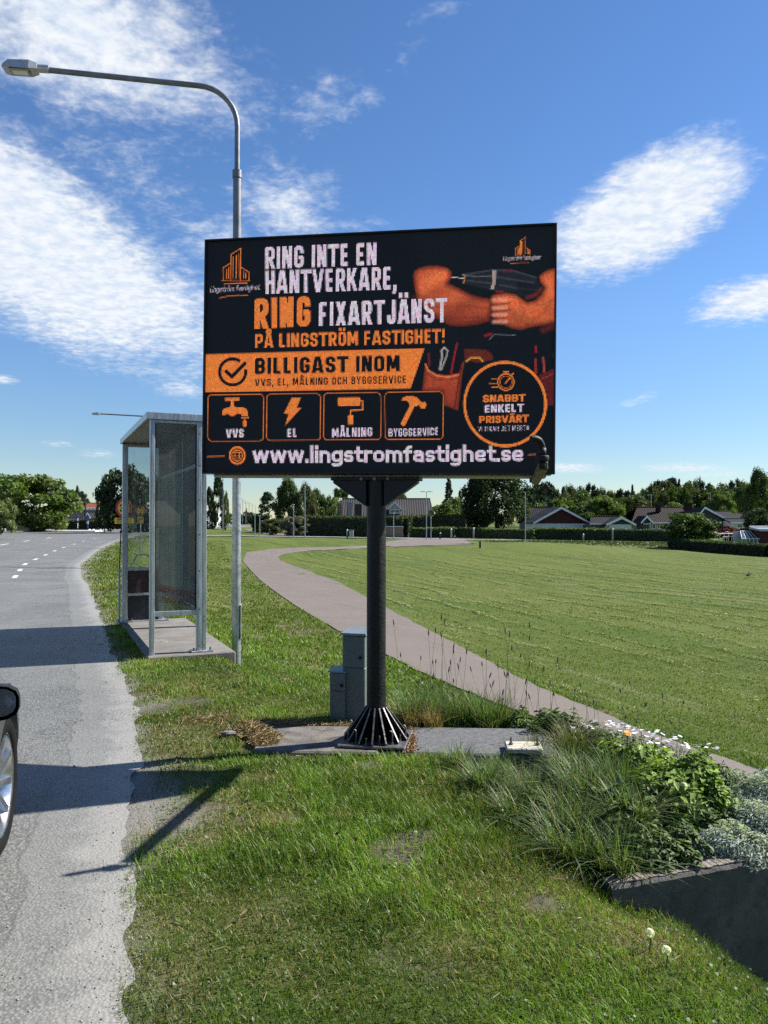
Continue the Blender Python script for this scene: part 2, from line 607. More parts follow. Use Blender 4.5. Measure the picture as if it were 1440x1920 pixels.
def patch_fields(x, y):
    """0..1 amounts of sand, straw, bare soil and mown lawn at a place"""
    s = s_of(x, y)
    n1, n2, n3 = fbm(x * 1.3, y * 1.3, 21), fbm(x * 3.1, y * 3.1, 33), fbm(x * .5, y * .5, 5, 3)
    wob = (fbm(x * 2.2, y * 2.2, 41) - .5) * .7 + (fbm(x * 7, y * 7, 43, 2) - .5) * .25
    lim = .0 + .32 * np.exp(-((y - 4.1) / .75) ** 2) + .10 * sstep(y, 5.5, 7) + .15 * sstep(y, 14, 24)
    sand = 1 - sstep(s + wob * .55, lim - .26, lim + .26)
    straw = sstep(n1 * .6 + n2 * .4, .56, .72)
    straw = np.maximum(straw, .75 * np.exp(-((s - .25) / .35) ** 2) * sstep(n2, .35, .6))
    for (ax, ay, r, k) in ((.55, 3.1, .35, .8), (.95, 2.9, .30, .9), (.33, 4.35, .3, .4), (-1.2, 5.6, .7, .7), (-.9, 6.2, .5, .5), (-1.7, 6.9, .6, .6), (.3, 2.75, .25, .5),
                           (-.95, 7.6, .45, .6), (-1.3, 8.6, .6, .6), (-7, 17, 2.2, .8), (-9, 25, 3, .9), (.45, 6.3, .35, .8), (.75, 3.25, .25, .7)):
        straw = np.maximum(straw, k * np.exp(-(((x - ax) ** 2 + (y - ay) ** 2) / r ** 2)) * (.5 + n2))
    bare = sstep(n2, .66, .78) * .6
    for (ax, ay, r) in ((.06, 3.45, .17), (.16, 3.62, .11), (-1.55, 6.35, .2), (-1.8, 6.1, .2), (.62, 3.0, .10), (-.55, 5.0, .12), (-.1, 4.72, .12)):
        bare = np.maximum(bare, sstep(np.exp(-(((x - ax) ** 2 + (y - ay) ** 2) / r ** 2)) + (n2 - .5) * .6, .3, .62))
    lawn = np.maximum(sstep(s, 7.2, 7.8), sstep(y, 11, 20) * sstep(s, .6, 1.6))
    fl = sstep(s, 7.2, 7.8)
    straw = straw * (1 - fl) * (1 - .3 * sstep(y, 9, 16))
    bare = bare * (1 - fl)
    return sand, straw, bare, lawn


gx = axis(-2500, -4.2, .075, 4.2, 2500)
gy = axis(-300, 1.4, .075, 9.5, 4500)
X, Y = np.meshgrid(gx, gy)
Zt = zg(X, Y)
Zt = np.where(Y > 300, -.8, Zt)
sand, straw, bare, lawn = patch_fields(X, Y)
nx, ny = len(gx), len(gy)
ii = (np.arange(ny - 1)[:, None] * nx + np.arange(nx - 1)[None, :]).ravel()
loops = np.stack([ii, ii + 1, ii + nx + 1, ii + nx], 1)
me = np_mesh('ground', np.stack([X.ravel(), Y.ravel(), Zt.ravel()], 1), loops, np.full(len(ii), 4), np.stack([sand.ravel(), straw.ravel(), bare.ravel()], 1), smooth=True)
la = me.attributes.new('lawn', 'FLOAT', 'POINT')
la.data.foreach_set('value', lawn.ravel().astype(np.float32))


def ground_material():
    m, g, out = new_mat('ground_mix')
    p = g.n('ShaderNodeBsdfPrincipled')
    a = g.n('ShaderNodeAttribute', attribute_name='Col')
    sp = g.n('ShaderNodeSeparateColor')
    g.put(sp.inputs[0], a.outputs['Color'])
    lw = g.n('ShaderNodeAttribute', attribute_name='lawn').outputs['Fac']
    geo = g.n('ShaderNodeNewGeometry')
    pos = geo.outputs['Position']
    rot = g.n('ShaderNodeMapping')
    g.put(rot.inputs['Vector'], pos)
    rot.inputs['Rotation'].default_value = (0, 0, R(-24))
    st = g.n('ShaderNodeMapping')
    g.put(st.inputs['Vector'], rot.outputs[0])
    st.inputs['Scale'].default_value = (1.0, .10, 1.0)       # mowing runs along the path
    n_f = g.noise(pos, 55, 6, .7)
    n_m = g.noise(pos, 7, 5, .6)
    n_l = g.noise(pos, .35, 4, .6)
    row = g.noise(st.outputs[0], 1.1, 6, .7, .4)
    band = g.noise(st.outputs[0], .33, 4, .65, .5)
    row2 = g.noise(st.outputs[0], 3.6, 5, .7, .3)
    green = g.mix(g.smooth(n_m, .3, .7), (.038, .070, .011), (.068, .100, .018))
    lawnc = g.mix(g.smooth(n_l, .32, .68), (.052, .090, .009), (.080, .116, .014))
    lawnc = g.mix(g.smooth(g.noise(st.outputs[0], .12, 5, .7, .6), .40, .58, .75, 0), lawnc, (.044, .074, .008))
    lawnc = g.mix(g.smooth(band, .44, .58, 0, .85), lawnc, (.104, .130, .020))
    lawnc = g.mix(g.smooth(row, .40, .66, 0, .75), lawnc, (.108, .125, .028))
    lawnc = g.mix(g.smooth(row2, .54, .70, 0, .9), lawnc, (.185, .192, .085))
    lawnc = g.mix(g.smooth(n_f, .35, .75, .45, 0), lawnc, (.045, .068, .012))
    base = g.mix(lw, green, lawnc)
    strawc = g.mix(n_f, (.17, .125, .055), (.30, .235, .12))
    base = g.mix(g.math("MULTIPLY", sp.outputs[1], .55), base, strawc)
    soilc = g.mix(n_f, (.055, .045, .033), (.17, .145, .115))
    base = g.mix(sp.outputs[2], base, soilc)
    sandc = g.mix(n_f, (.15, .142, .126), (.33, .315, .285))
    sandc = g.mix(g.smooth(n_m, .45, .7, 0, .5), sandc, (.15, .135, .115))
    base = g.mix(sp.outputs[0], base, sandc)
    g.put(p.inputs['Base Color'], base)
    p.inputs['Roughness'].default_value = .95
    p.inputs['Specular IOR Level'].default_value = .15
    b = g.n('ShaderNodeBump')
    b.inputs['Strength'].default_value = .8
    b.inputs['Distance'].default_value = .03
    g.put(b.inputs['Height'], g.math('ADD', n_f, g.math('MULTIPLY', row2, .8)))
    g.put(p.inputs['Normal'], b.outputs[0])
    g.put(out.inputs['Surface'], p.outputs[0])
    return m


M['ground'] = ground_material()
tag(link('ground', me, M['ground']), 'grass verge, embankment and wide mown lawn', kind='structure')


# ------------------------------------------------------------------ roads and paths
def asphalt(name, dark, lite, chip, dust=None, edge_attr=False, gloss=.55):
    m, g, out = new_mat(name)
    p = g.n('ShaderNodeBsdfPrincipled')
    pos = g.n('ShaderNodeNewGeometry').outputs['Position']
    uv = g.n('ShaderNodeUVMap')
    su = g.n('ShaderNodeSeparateXYZ')
    g.put(su.inputs[0], uv.outputs[0])
    vo = g.n('ShaderNodeTexVoronoi')
    g.put(vo.inputs['Vector'], pos)
    vo.inputs['Scale'].default_value = chip
    vo2 = g.n('ShaderNodeTexVoronoi')
    g.put(vo2.inputs['Vector'], pos)
    vo2.inputs['Scale'].default_value = chip * 2.3
    n_l = g.noise(pos, .8, 5, .65)
    n_t = g.noise(pos, 5, 5, .65)
    c = g.mix(g.smooth(vo.outputs['Distance'], .15, .65), lite, dark)
    c = g.mix(.4, c, g.mix(vo.outputs['Color'], dark, lite))
    c = g.mix(g.smooth(vo2.outputs['Distance'], .45, .8, 0, .5), c, tuple(v * .35 for v in dark))
    c = g.mix(g.smooth(n_l, .35, .65, 0, .35), c, tuple(v * .72 for v in lite))
    if dust:
        # finer patched strip along the edge, then pale dust drifted onto it
        wob = g.math('MULTIPLY', g.math('SUBTRACT', n_t, .5), .5)
        e = g.math('ADD', su.outputs[0], wob)
        fine = g.mix(g.noise(pos, 160, 3, .6), tuple(v * .52 for v in lite), tuple(v * .86 for v in lite))
        c = g.mix(g.smooth(g.math('ADD', su.outputs[0], g.math('MULTIPLY', wob, .12)), -.46, -.40, 0, .40), c, fine)
        c = g.mix(g.smooth(e, -.28, -.05, 0, .45), c, g.mix(g.noise(pos, 90, 4, .7), tuple(v * .75 for v in dust), dust))
        seam = g.smooth(g.math('ABSOLUTE', g.math('ADD', g.math('ADD', su.outputs[0], .43), g.math('MULTIPLY', wob, .12))), .003, .012, .28, 0)
        c = g.mix(seam, c, (.03, .03, .03))
    # old repairs and grime
    c = g.mix(g.smooth(g.noise(pos, .22, 5, .6, .6), .50, .62, 0, .25), c, tuple(v * .55 for v in lite))
    g.put(p.inputs['Base Color'], c)
    p.inputs['Roughness'].default_value = gloss
    p.inputs['Specular IOR Level'].default_value = .28
    b = g.n('ShaderNodeBump')
    b.inputs['Strength'].default_value = .5
    b.inputs['Distance'].default_value = .005
    g.put(b.inputs['Height'], g.math('SUBTRACT', 1.0, vo.outputs['Distance']))
    g.put(p.inputs['Normal'], b.outputs[0])
    g.put(out.inputs['Surface'], p.outputs[0])
    return m


M['road'] = asphalt('chip_sealed_asphalt', (.034, .035, .034), (.295, .297, .28), 80, (.38, .365, .335))
M['path'] = asphalt('reddish_path_asphalt', (.112, .093, .078), (.25, .21, .174), 70, None, gloss=.7)
M['street'] = asphalt('grey_street_asphalt', (.16, .16, .165), (.32, .32, .32), 30, None, gloss=.6)


def ribbon(name, left, right, zf, material, nu=8, lift=.0):
    """sheet between two polylines (same count); uv = metres from right edge, metres along"""
    L, Rr = np.array(left, float), np.array(right, float)
    vs, uv = [], []
    n = len(L)
    tt = np.linspace(0, 1, nu)
    al = 0
    rows, uvr = [], []
    for i in range(n):
        if i:
            al += np.linalg.norm((Rr[i] - Rr[i - 1]))
        wd = np.linalg.norm(Rr[i] - L[i])
        q = L[i][None] * (1 - tt[:, None]) + Rr[i][None] * tt[:, None]
        rows.append(q)
        uvr.append(np.stack([-(1 - tt) * wd, np.full(nu, al)], 1))
    P = np.concatenate(rows)
    U = np.concatenate(uvr)
    Z = zf(P[:, 0], P[:, 1]) + lift
    i0 = (np.arange(n - 1)[:, None] * nu + np.arange(nu - 1)[None]).ravel()
    lp = np.stack([i0, i0 + 1, i0 + nu + 1, i0 + nu], 1)
    me = np_mesh(name, np.column_stack([P, Z]), lp, np.full(len(i0), 4), uvs=U[lp.ravel()], smooth=True)
    return link(name, me, material)


ry = np.concatenate([np.arange(-50, 0, 5.0), np.arange(0, 14, .06), np.arange(14, 60, 2.0), np.arange(60, 420, 8.0)])
rx = road_edge(ry)
lw_ = np.interp(ry, [-60, 20, 50, 80, 100, 112, 125, 420], [9.5, 9.5, 12, 19, 21, 17, 9, 8])
flat = lambda x, y: np.zeros_like(x)
tag(ribbon('road', np.stack([rx - lw_, ry - lw_ * .36], 1), np.stack([rx + .02 + (fbm(ry * 5.1, ry * 0, 12, 5) - .5) * .16 * (1 - .5 * sstep(ry, 10, 30)), ry + .01], 1), flat, M['road'], 24), 'grey chip-sealed main road with dusty edge', kind='structure')

# dashed edge line, one object for each dash
GRP = 'white dashes of the broken edge line on the road'
dash_y = [20.3, 23.0, 26.0, 29.3, 33.0, 37.2, 42, 47.5, 54, 61]
for k, yy in enumerate(dash_y):
    xx = float(road_edge(np.array([yy]))[0]) - np.interp(yy, [20, 60], [1.75, 2.4])
    a = math.atan2(float(road_edge(np.array([yy + 1]))[0] - road_edge(np.array([yy - 1]))[0]), 2)
    mb = MB().box((0, 0, 0), (.12, 1.05, .006), ch=.002)
    o = mb.build('road_dash', M['road_paint'])
    o.location = (xx, yy, .0065)
    o.rotation_euler = (0, 0, -a)
    tag(o, 'short white dash %s' % ('nearest the viewer in the broken road edge line' if k == 0 else 'in the broken line along the road edge'), 'road marking', GRP)
for k, yy in enumerate([34, 40, 47, 55, 64]):
    xx = float(road_edge(np.array([yy]))[0]) - np.interp(yy, [30, 64], [6.2, 6.6])
    o = MB().box((0, 0, 0), (.14, 3.0, .006), ch=.002).build('road_dash', M['road_paint'])
    o.location = (xx, yy, .0065)
    o.rotation_euler = (0, 0, R(17))
    tag(o, 'long white centre line stripe in the middle of the road', 'road marking', 'white centre line stripes of the road')

# tarred crack across the carriageway
crk = []
for t in np.linspace(0, 1, 14):
    crk.append((-14 + 6.5 * t, 25.0 - 1.6 * t + .12 * math.sin(9 * t), .004))
mb = MB()
for a, b in zip(crk[:-1], crk[1:]):
    mb.quad((a[0], a[1] - .05, a[2]), (b[0], b[1] - .05, b[2]), (b[0], b[1] + .05, b[2]), (a[0], a[1] + .05, a[2]))
tag(mb.build('tar_seam', mat('tar_seam', (.04, .04, .042), .6)), 'thin dark tar seam across the far carriageway', 'road marking')

# the foot and cycle path: edges read from the photo and laid on the ground
def ragged(Q, amp=.05, seed=0):
    k = amp * (1 - .7 * sstep(Q[:, 1], 14, 40))
    t = np.concatenate([[0], np.cumsum(np.linalg.norm(np.diff(Q, axis=0), axis=1))])
    Q = Q.copy()
    Q[:, 0] += (fbm(t * 2.6, t * 0, seed, 4) - .5) * 2 * k
    return Q


def smooth_poly(pts, n=90):
    P = np.array([(p[0], p[1]) for p in pts], float)
    t = np.concatenate([[0], np.cumsum(np.linalg.norm(np.diff(P, axis=0), axis=1))])
    u = np.linspace(0, t[-1], n)
    Q = np.stack([np.interp(u, t, P[:, 0]), np.interp(u, t, P[:, 1])], 1)
    for _ in range(3 if n < 400 else 30):
        Q[1:-1] = (Q[:-2] + 2 * Q[1:-1] + Q[2:]) / 4
    return Q


RG = [(12.2, -8.0), (6.35, 4.3), (5.45, 6.7)] + [tuple(ground_at(*p)[:2]) for p in ((1440, 1450), (1200, 1369), (1000, 1285), (860, 1213), (730, 1143), (640, 1094), (560, 1064), (510, 1047), (513, 1041), (560, 1034), (640, 1030), (720, 1027), (800, 1024), (890, 1021))]
LF = [(9.9, -8.0), (4.3, 4.3), (3.45, 6.7)] + [tuple(ground_at(*p)[:2]) for p in ((1290, 1455), (1080, 1372), (905, 1310), (790, 1262), (640, 1186), (560, 1140), (490, 1090), (455, 1052), (462, 1036), (520, 1029), (620, 1026), (720, 1022), (757, 1019), (800, 1010))]


def drape(x, y):
    return zg(x, y)


PATH_POLY = np.concatenate([smooth_poly(LF, 160), smooth_poly(RG, 160)[::-1]])
tag(ribbon('path', ragged(smooth_poly(LF, 620), .07, 3), ragged(smooth_poly(RG, 620), .07, 5), drape, M['path'], 10, .022), 'reddish grey footpath curving across the lawn', kind='structure')
# widening at its far end, the cross street in front of the hedges, a side path
fanL = [tuple(ground_at(*p)[:2]) for p in ((700, 1019.5), (760, 1012), (790, 1008.5), (860, 1008.5))]
fanR = [tuple(ground_at(*p)[:2]) for p in ((700, 1026), (790, 1024), (850, 1021.5), (893, 1019))]
tag(ribbon('path', smooth_poly(fanL, 24), smooth_poly(fanR, 24), drape, M['path'], 8, .05), 'paved fork where the footpath meets the street', kind='structure')
cs = np.linspace(-30, 60, 60)
cz = lambda x, y: zg(x, y) + .06
tag(ribbon('street', np.stack([cs, 88.5 + 0 * cs], 1), np.stack([cs, 84.0 + 0 * cs], 1), cz, M['street'], 6), 'narrow street running across in front of the hedges', kind='structure')
spL = [tuple(ground_at(*p)[:2]) for p in ((470, 992), (520, 1000), (560, 1003.5))]
spR = [tuple(ground_at(*p)[:2]) for p in ((455, 993.5), (495, 1002), (545, 1006.5))]
tag(ribbon('path', smooth_poly(spL, 20), smooth_poly(spR, 20), drape, M['path'], 5, .06), 'pale side path leading off beside the far lamp row', kind='structure')

# ================================================================== lettering (stroke alphabet)
def rpath(pts, n=5):
    """polyline with rounded corners: points (x, y[, r])"""
    out = []
    for i, p in enumerate(pts):
        r = p[2] if len(p) > 2 else 0
        q = np.array(p[:2], float)
        if r and 0 < i < len(pts) - 1:
            a, b = np.array(pts[i - 1][:2], float) - q, np.array(pts[i + 1][:2], float) - q
            la_, lb = np.linalg.norm(a), np.linalg.norm(b)
            rr = min(r, la_ * .5 if i > 1 else la_, lb * .5 if i < len(pts) - 2 else lb)
            p0, p2 = q + a / la_ * rr, q + b / lb * rr
            for t in np.linspace(0, 1, n):
                out.append(tuple((1 - t) ** 2 * p0 + 2 * t * (1 - t) * q + t * t * p2))
        else:
            out.append(tuple(q))
    return out


def glyph(ch, t=.17, w=.5):
    """strokes and width of a letter with cap height 1 and stem t"""
    h = t / 2
    r = w * .42
    l, rt, b, tp, m = h, w - h, h, 1 - h, .5
    c = ch
    acc = None
    if c in 'ÅÄÖåäö':
        acc = {'Å': 'ring', 'å': 'ring'}.get(c, 'dots')
        c = {'Å': 'A', 'Ä': 'A', 'Ö': 'O', 'å': 'a', 'ä': 'a', 'ö': 'o'}[c]
    S = []
    if c == 'A':
        w = w * 1.1
        S = [[(h * .75, 0), (w / 2 - h * .5, 1)], [(w / 2 + h * .5, 1), (w - h * .75, 0)], [(w * .25, .24), (w * .75, .24)]]
    elif c == 'B':
        S = [rpath([(l, b), (l, tp), (rt - .01, tp, r * .8), (rt - .01, m, r * .8), (l, m)]), rpath([(l, m), (rt, m, r * .8), (rt, b, r * .8), (l, b)])]
    elif c == 'C':
        S = [rpath([(rt, .66), (rt, tp, r), (l, tp, r), (l, b, r), (rt, b, r), (rt, .34)])]
    elif c == 'D':
        S = [rpath([(l, b), (l, tp), (rt, tp, r), (rt, b, r), (l, b)])]
    elif c == 'E':
        w = w * .86; rt = w - h
        S = [[(rt, tp), (l, tp), (l, b), (rt, b)], [(l, m), (rt - .03, m)]]
    elif c == 'F':
        w = w * .84; rt = w - h
        S = [[(rt, tp), (l, tp), (l, 0)], [(l, m - .02), (rt - .03, m - .02)]]
    elif c == 'G':
        S = [rpath([(rt, .70), (rt, tp, r), (l, tp, r), (l, b, r), (rt, b, r), (rt, .46), (w * .55, .46)])]
    elif c == 'H':
        S = [[(l, 0), (l, 1)], [(rt, 0), (rt, 1)], [(l, m), (rt, m)]]
    elif c == 'I':
        w = t
        S = [[(h, 0), (h, 1)]]
    elif c == 'J':
        w = w * .88; rt = w - h
        S = [rpath([(rt, 1), (rt, b, r), (l, b, r), (l, .32)])]
    elif c == 'K':
        S = [[(l, 0), (l, 1)], [(l + h, .38), (rt, 1.0)], [(l + t * .9, .55), (rt + .01, 0)]]
    elif c == 'L':
        w = w * .8; rt = w - h
        S = [[(l, 1), (l, b), (rt, b)]]
    elif c == 'M':
        w = w * 1.32; rt = w - h
        S = [[(l, 0), (l, 1)], [(rt, 0), (rt, 1)], [(l + h * .4, 1), (w / 2, .22), (rt - h * .4, 1)]]
    elif c == 'N':
        S = [[(l, 0), (l, 1)], [(rt, 0), (rt, 1)], [(l + h * .3, 1), (rt - h * .3, 0)]]
    elif c in 'O0':
        S = [rpath([(l, m), (l, tp, r), (rt, tp, r), (rt, b, r), (l, b, r), (l, m)])]
    elif c == 'P':
        S = [rpath([(l, 0), (l, tp), (rt, tp, r * .9), (rt, .42, r * .9), (l, .42)])]
    elif c == 'R':
        S = [rpath([(l, 0), (l, tp), (rt, tp, r * .9), (rt, .45, r * .9), (l, .45)]), [(w * .5, .45), (rt + .01, 0)]]
    elif c == 'S':
        S = [rpath([(rt, .70), (rt, tp, r), (l, tp, r), (l, .54, r), (rt, .46, r), (rt, b, r), (l, b, r), (l, .30)])]
    elif c == 'T':
        S = [[(0, tp), (w, tp)], [(w / 2, 0), (w / 2, 1)]]
    elif c == 'U':
        S = [rpath([(l, 1), (l, b, r), (rt, b, r), (rt, 1)])]
    elif c == 'V':
        w = w * 1.12
        S = [[(h * .8, 1), (w / 2 - h * .35, 0)], [(w - h * .8, 1), (w / 2 + h * .35, 0)]]
    elif c == 'X':
        S = [[(h, 0), (w - h, 1)], [(h, 1), (w - h, 0)]]
    elif c == 'Y':
        S = [[(h * .8, 1), (w / 2, .42)], [(w - h * .8, 1), (w / 2, .42)], [(w / 2, .45), (w / 2, 0)]]
    elif c == '3':
        S = [rpath([(l, .72), (l, tp, r), (rt, tp, r), (rt, m, r * .8), (w * .4, m)]), rpath([(w * .4, m), (rt, m, r * .8), (rt, b, r), (l, b, r), (l, .28)])]
    elif c == '7':
        S = [[(0, tp), (rt, tp), (w * .35, 0)]]
    elif c in ',.':
        w = t
        S = [[(h, 0), (h, t * .9)]] + ([[(h, .06), (h * .4, -.16)]] if c == ',' else [])
    elif c == '!':
        w = t
        S = [[(h, .42), (h, 1)], [(h, .02), (h, t * .75)]]
    elif c == '-':
        w = .3
        S = [[(0, .45), (w, .45)]]
    elif c == ' ':
        w = .20
    else:                                                   # small letters, x-height .72
        x = .70
        w = {'w': .86, 'm': .88, 'l': t, 'i': t, 't': .42, 'f': .42, 'r': .40, 's': .50, 'n': .56, 'h': .56, 'd': .58}.get(c, .58)
        rt, r = w - h, w * .45
        xt = x - h
        bowl = rpath([(rt, x * .5), (rt, xt, r), (l, xt, r), (l, b, r), (rt, b, r), (rt, x * .5)])
        if c == 'w':
            S = [[(h * .8, x), (w * .27, 0)], [(w * .27, 0), (w / 2, x)], [(w / 2, x), (w * .73, 0)], [(w * .73, 0), (w - h * .8, x)]]
        elif c == 'l':
            S = [[(h, 0), (h, 1)]]
        elif c == 'i':
            S = [[(h, 0), (h, x)], [(h, .84), (h, 1)]]
        elif c in 'nh':
            S = [[(l, 0), (l, 1 if c == 'h' else x)], rpath([(l, x * .6), (l, xt, r), (rt, xt, r), (rt, 0)])]
        elif c == 'm':
            S = [[(l, 0), (l, x)], rpath([(l, x * .6), (l, xt, .2), (w / 2, xt, .2), (w / 2, 0)]), rpath([(w / 2, x * .6), (w / 2, xt, .2), (rt, xt, .2), (rt, 0)])]
        elif c == 'g':
            S = [bowl, rpath([(rt, x), (rt, -.27 + h, r), (l, -.27 + h, r), (l, -.12)])]
        elif c == 'd':
            S = [bowl, [(rt, 0), (rt, 1)]]
        elif c == 'o':
            S = [bowl]
        elif c == 's':
            S = [rpath([(rt, .52), (rt, xt, r), (l, xt, r), (l, x * .5, r), (rt, x * .5, r), (rt, b, r), (l, b, r), (l, .19)])]
        elif c == 't':
            S = [rpath([(w * .42, .92), (w * .42, b, r * .8), (w, b)]), [(0, xt), (w, xt)]]
        elif c == 'f':
            S = [rpath([(w * .45, 0), (w * .45, tp, r), (w, tp)]), [(0, xt), (w, xt)]]
        elif c == 'r':
            S = [[(l, 0), (l, x)], rpath([(l, x * .55), (l, xt, r), (w, xt)])]
        elif c == 'e':
            S = [rpath([(l, x * .5), (rt, x * .5), (rt, xt, r), (l, xt, r), (l, b, r), (rt - .02, b, r * .6), (rt, .16)])]
        elif c == 'a':
            S = [rpath([(l + .02, .55), (l + .05, xt, r * .8), (rt, xt, r), (rt, 0)]), rpath([(rt, x * .58), (l, x * .58, r * .6), (l, b, r * .6), (rt, b)])]
    if acc == 'ring':
        cx = w / 2
        S = S + [rpath([(cx - .11, 1.16), (cx - .11, 1.27, .09), (cx + .11, 1.27, .09), (cx + .11, 1.06, .09), (cx - .11, 1.06, .09), (cx - .11, 1.16)])]
    elif acc == 'dots':
        cx, y0 = w / 2, (1.1 if ch in 'ÄÖ' else .84)
        S = S + [[(cx - .13, y0), (cx - .13, y0 + .13)], [(cx + .13, y0), (cx + .13, y0 + .13)]]
    return S, w


def text_strokes(txt, t=.17, w=.5, gap=.10, thin=None):
    """all strokes of a line of text, x from 0 to its total width"""
    x, out = 0.0, []
    for ch in txt:
        S, gw = glyph(ch, t, w)
        for st in S:
            out.append([(p[0] + x, p[1]) for p in st])
        x += gw + gap
    return out, x - gap


def text_mesh(txt, height, t=.17, w=.5, mirror=False, ext=0.003):
    """raised lettering in the xz plane facing -y, centred on x, baseline z=0"""
    st, tw = text_strokes(txt, t, w)
    mb = MB()
    h = t / 2
    for s in st:
        for a, b in zip(s[:-1], s[1:]):
            d = Vector((b[0] - a[0], b[1] - a[1]))
            if d.length < 1e-6:
                continue
            d.normalize()
            nrm = Vector((-d.y, d.x)) * h
            e = d * h * .35
            q = [(a[0] - e.x + nrm.x, a[1] - e.y + nrm.y), (a[0] - e.x - nrm.x, a[1] - e.y - nrm.y), (b[0] + e.x - nrm.x, b[1] + e.y - nrm.y), (b[0] + e.x + nrm.x, b[1] + e.y + nrm.y)]
            q = [((x - tw / 2) * height * (-1 if mirror else 1), 0, y * height) for x, y in q]
            mb.prism(q, (0, 0, 0), (0, -ext, 0))
    return mb, tw * height


# ================================================================== billboard
BO = Vector((-.052, 5.2, 0.0))
BYAW, BROLL = R(-8.9), R(.62)
BW, BZ0, BZ1, BY0, BTH = 2.366, 1.804, 3.413, -.10, .27
bill = empty('billboard', BO, BYAW, 'black LED billboard with orange and white advert on a dark steel pole', 'billboard')
Mboard = Matrix.Translation(BO) @ Matrix.Rotation(BYAW, 4, 'Z')
Mroll = Matrix.Translation((0, 0, 2.6)) @ Matrix.Rotation(BROLL, 4, 'Y') @ Matrix.Translation((0, 0, -2.6))


def rolled(o):
    o.matrix_local = Mroll
    return o


# cabinet shell, face frame, pale underside
rolled(MB().box((0, BY0 + BTH / 2 + .012, (BZ0 + BZ1) / 2), (BW - .012, BTH - .024, BZ1 - BZ0 - .012), ch=.008).build('cabinet', M['black_metal'], bill))
fr = .013
mb = MB()
for sx in (-1, 1):
    mb.box((sx * (BW / 2 - fr / 2), BY0 + .0, (BZ0 + BZ1) / 2), (fr, .05, BZ1 - BZ0), ch=.003)
mb.box((0, BY0, BZ1 - fr / 2), (BW - 2 * fr, .05, fr), ch=.003)
mb.box((0, BY0, BZ0 + fr / 2), (BW - 2 * fr, .05, fr), ch=.003)
rolled(mb.build('frame', M['black_metal'], bill))
rolled(MB().box((0, BY0 + .155, BZ0 - .008), (BW - .10, BTH - .10, .016), ch=.004).build('underside_panel', M['board_under'], bill, 'pale beige underside panel'))

# ---- the LED picture: one small facet for each light cell, coloured by the advert
SW, SH = BW - 2 * fr, BZ1 - BZ0 - 2 * fr
PITCH = .0076
NCx, NCz = int(SW / PITCH), int(SH / PITCH)
ux = (np.arange(NCx) + .5) / NCx
uz = (np.arange(NCz) + .5) / NCz
U, V = np.meshgrid(ux, uz)
LX, LZ = (U - .5) * SW, BZ0 + fr + V * SH
lr = LX * math.cos(BROLL) + (LZ - 2.6) * math.sin(BROLL)
lz = 2.6 - LX * math.sin(BROLL) + (LZ - 2.6) * math.cos(BROLL)
wx = BO.x + lr * math.cos(BYAW) - BY0 * math.sin(BYAW)
wy = BO.y + lr * math.sin(BYAW) + BY0 * math.cos(BYAW)
PX = 720 + wx / wy * FPX
PY = HOR - (lz - EYE) / wy * FPX            # advert layout was measured in these units
img = np.zeros((NCz, NCx, 3))
img[:] = (.0022, .0030, .0045)
ORG, WHT, BLK, SKN = np.array([.60, .158, .028]), np.array([.52, .44, .53]), np.array([.003, .003, .004]), np.array([.60, .118, .040])


def paint(mask, col):
    mask = np.clip(mask, 0, 1)[..., None]
    img[:] = img * (1 - mask) + np.asarray(col) * mask


def seg_box(x, y, a, b, hw, ext):
    ax, ay = a
    dx, dy = b[0] - a[0], b[1] - a[1]
    L = math.hypot(dx, dy) + 1e-9
    tx, ty = dx / L, dy / L
    u = (x - ax) * tx + (y - ay) * ty
    v = np.abs(-(x - ax) * ty + (y - ay) * tx)
    du = np.abs(u - L / 2) - L / 2 - ext
    return np.maximum(du, v - hw)


def put_text(txt, bl, br, tl, col, t=.19, w=.5, gap=.11, soft=None, cap=True, shear=0.0):
    st, tw = text_strokes(txt, t, w, gap)
    ex = np.array([br[0] - bl[0], br[1] - bl[1]]) / tw
    ey = np.array([tl[0] - bl[0], tl[1] - bl[1]])
    det = ex[0] * ey[1] - ex[1] * ey[0]
    x0, x1 = min(bl[0], tl[0]) - 12, br[0] + 12
    y0, y1 = min(tl[1], br[1] + ey[1]) - 25, max(bl[1], br[1]) + 16
    sel = np.where((PX > x0) & (PX < x1) & (PY > y0) & (PY < y1))
    qx, qy = PX[sel] - bl[0], PY[sel] - bl[1]
    gxx = (qx * ey[1] - qy * ey[0]) / det
    gyy = (ex[0] * qy - ex[1] * qx) / det
    gxx = gxx - shear * gyy
    D = np.full(gxx.shape, 9.0)
    for s in st:
        for a, b in zip(s[:-1], s[1:]):
            if math.hypot(b[0] - a[0], b[1] - a[1]) < 1e-5:
                continue
            d = seg_box(gxx, gyy, a, b, t / 2, t * .22)
            if -.01 <= min(a[1], b[1]) and max(a[1], b[1]) <= 1.01 and cap:
                d = np.maximum(d, np.maximum(gyy - 1.0, -gyy))
            D = np.minimum(D, d)
    soft = soft or 1.15 / abs(ey[1])
    m = np.zeros(PX.shape)
    m[sel] = np.clip(.5 - D / soft, 0, 1)
    paint(m, col)


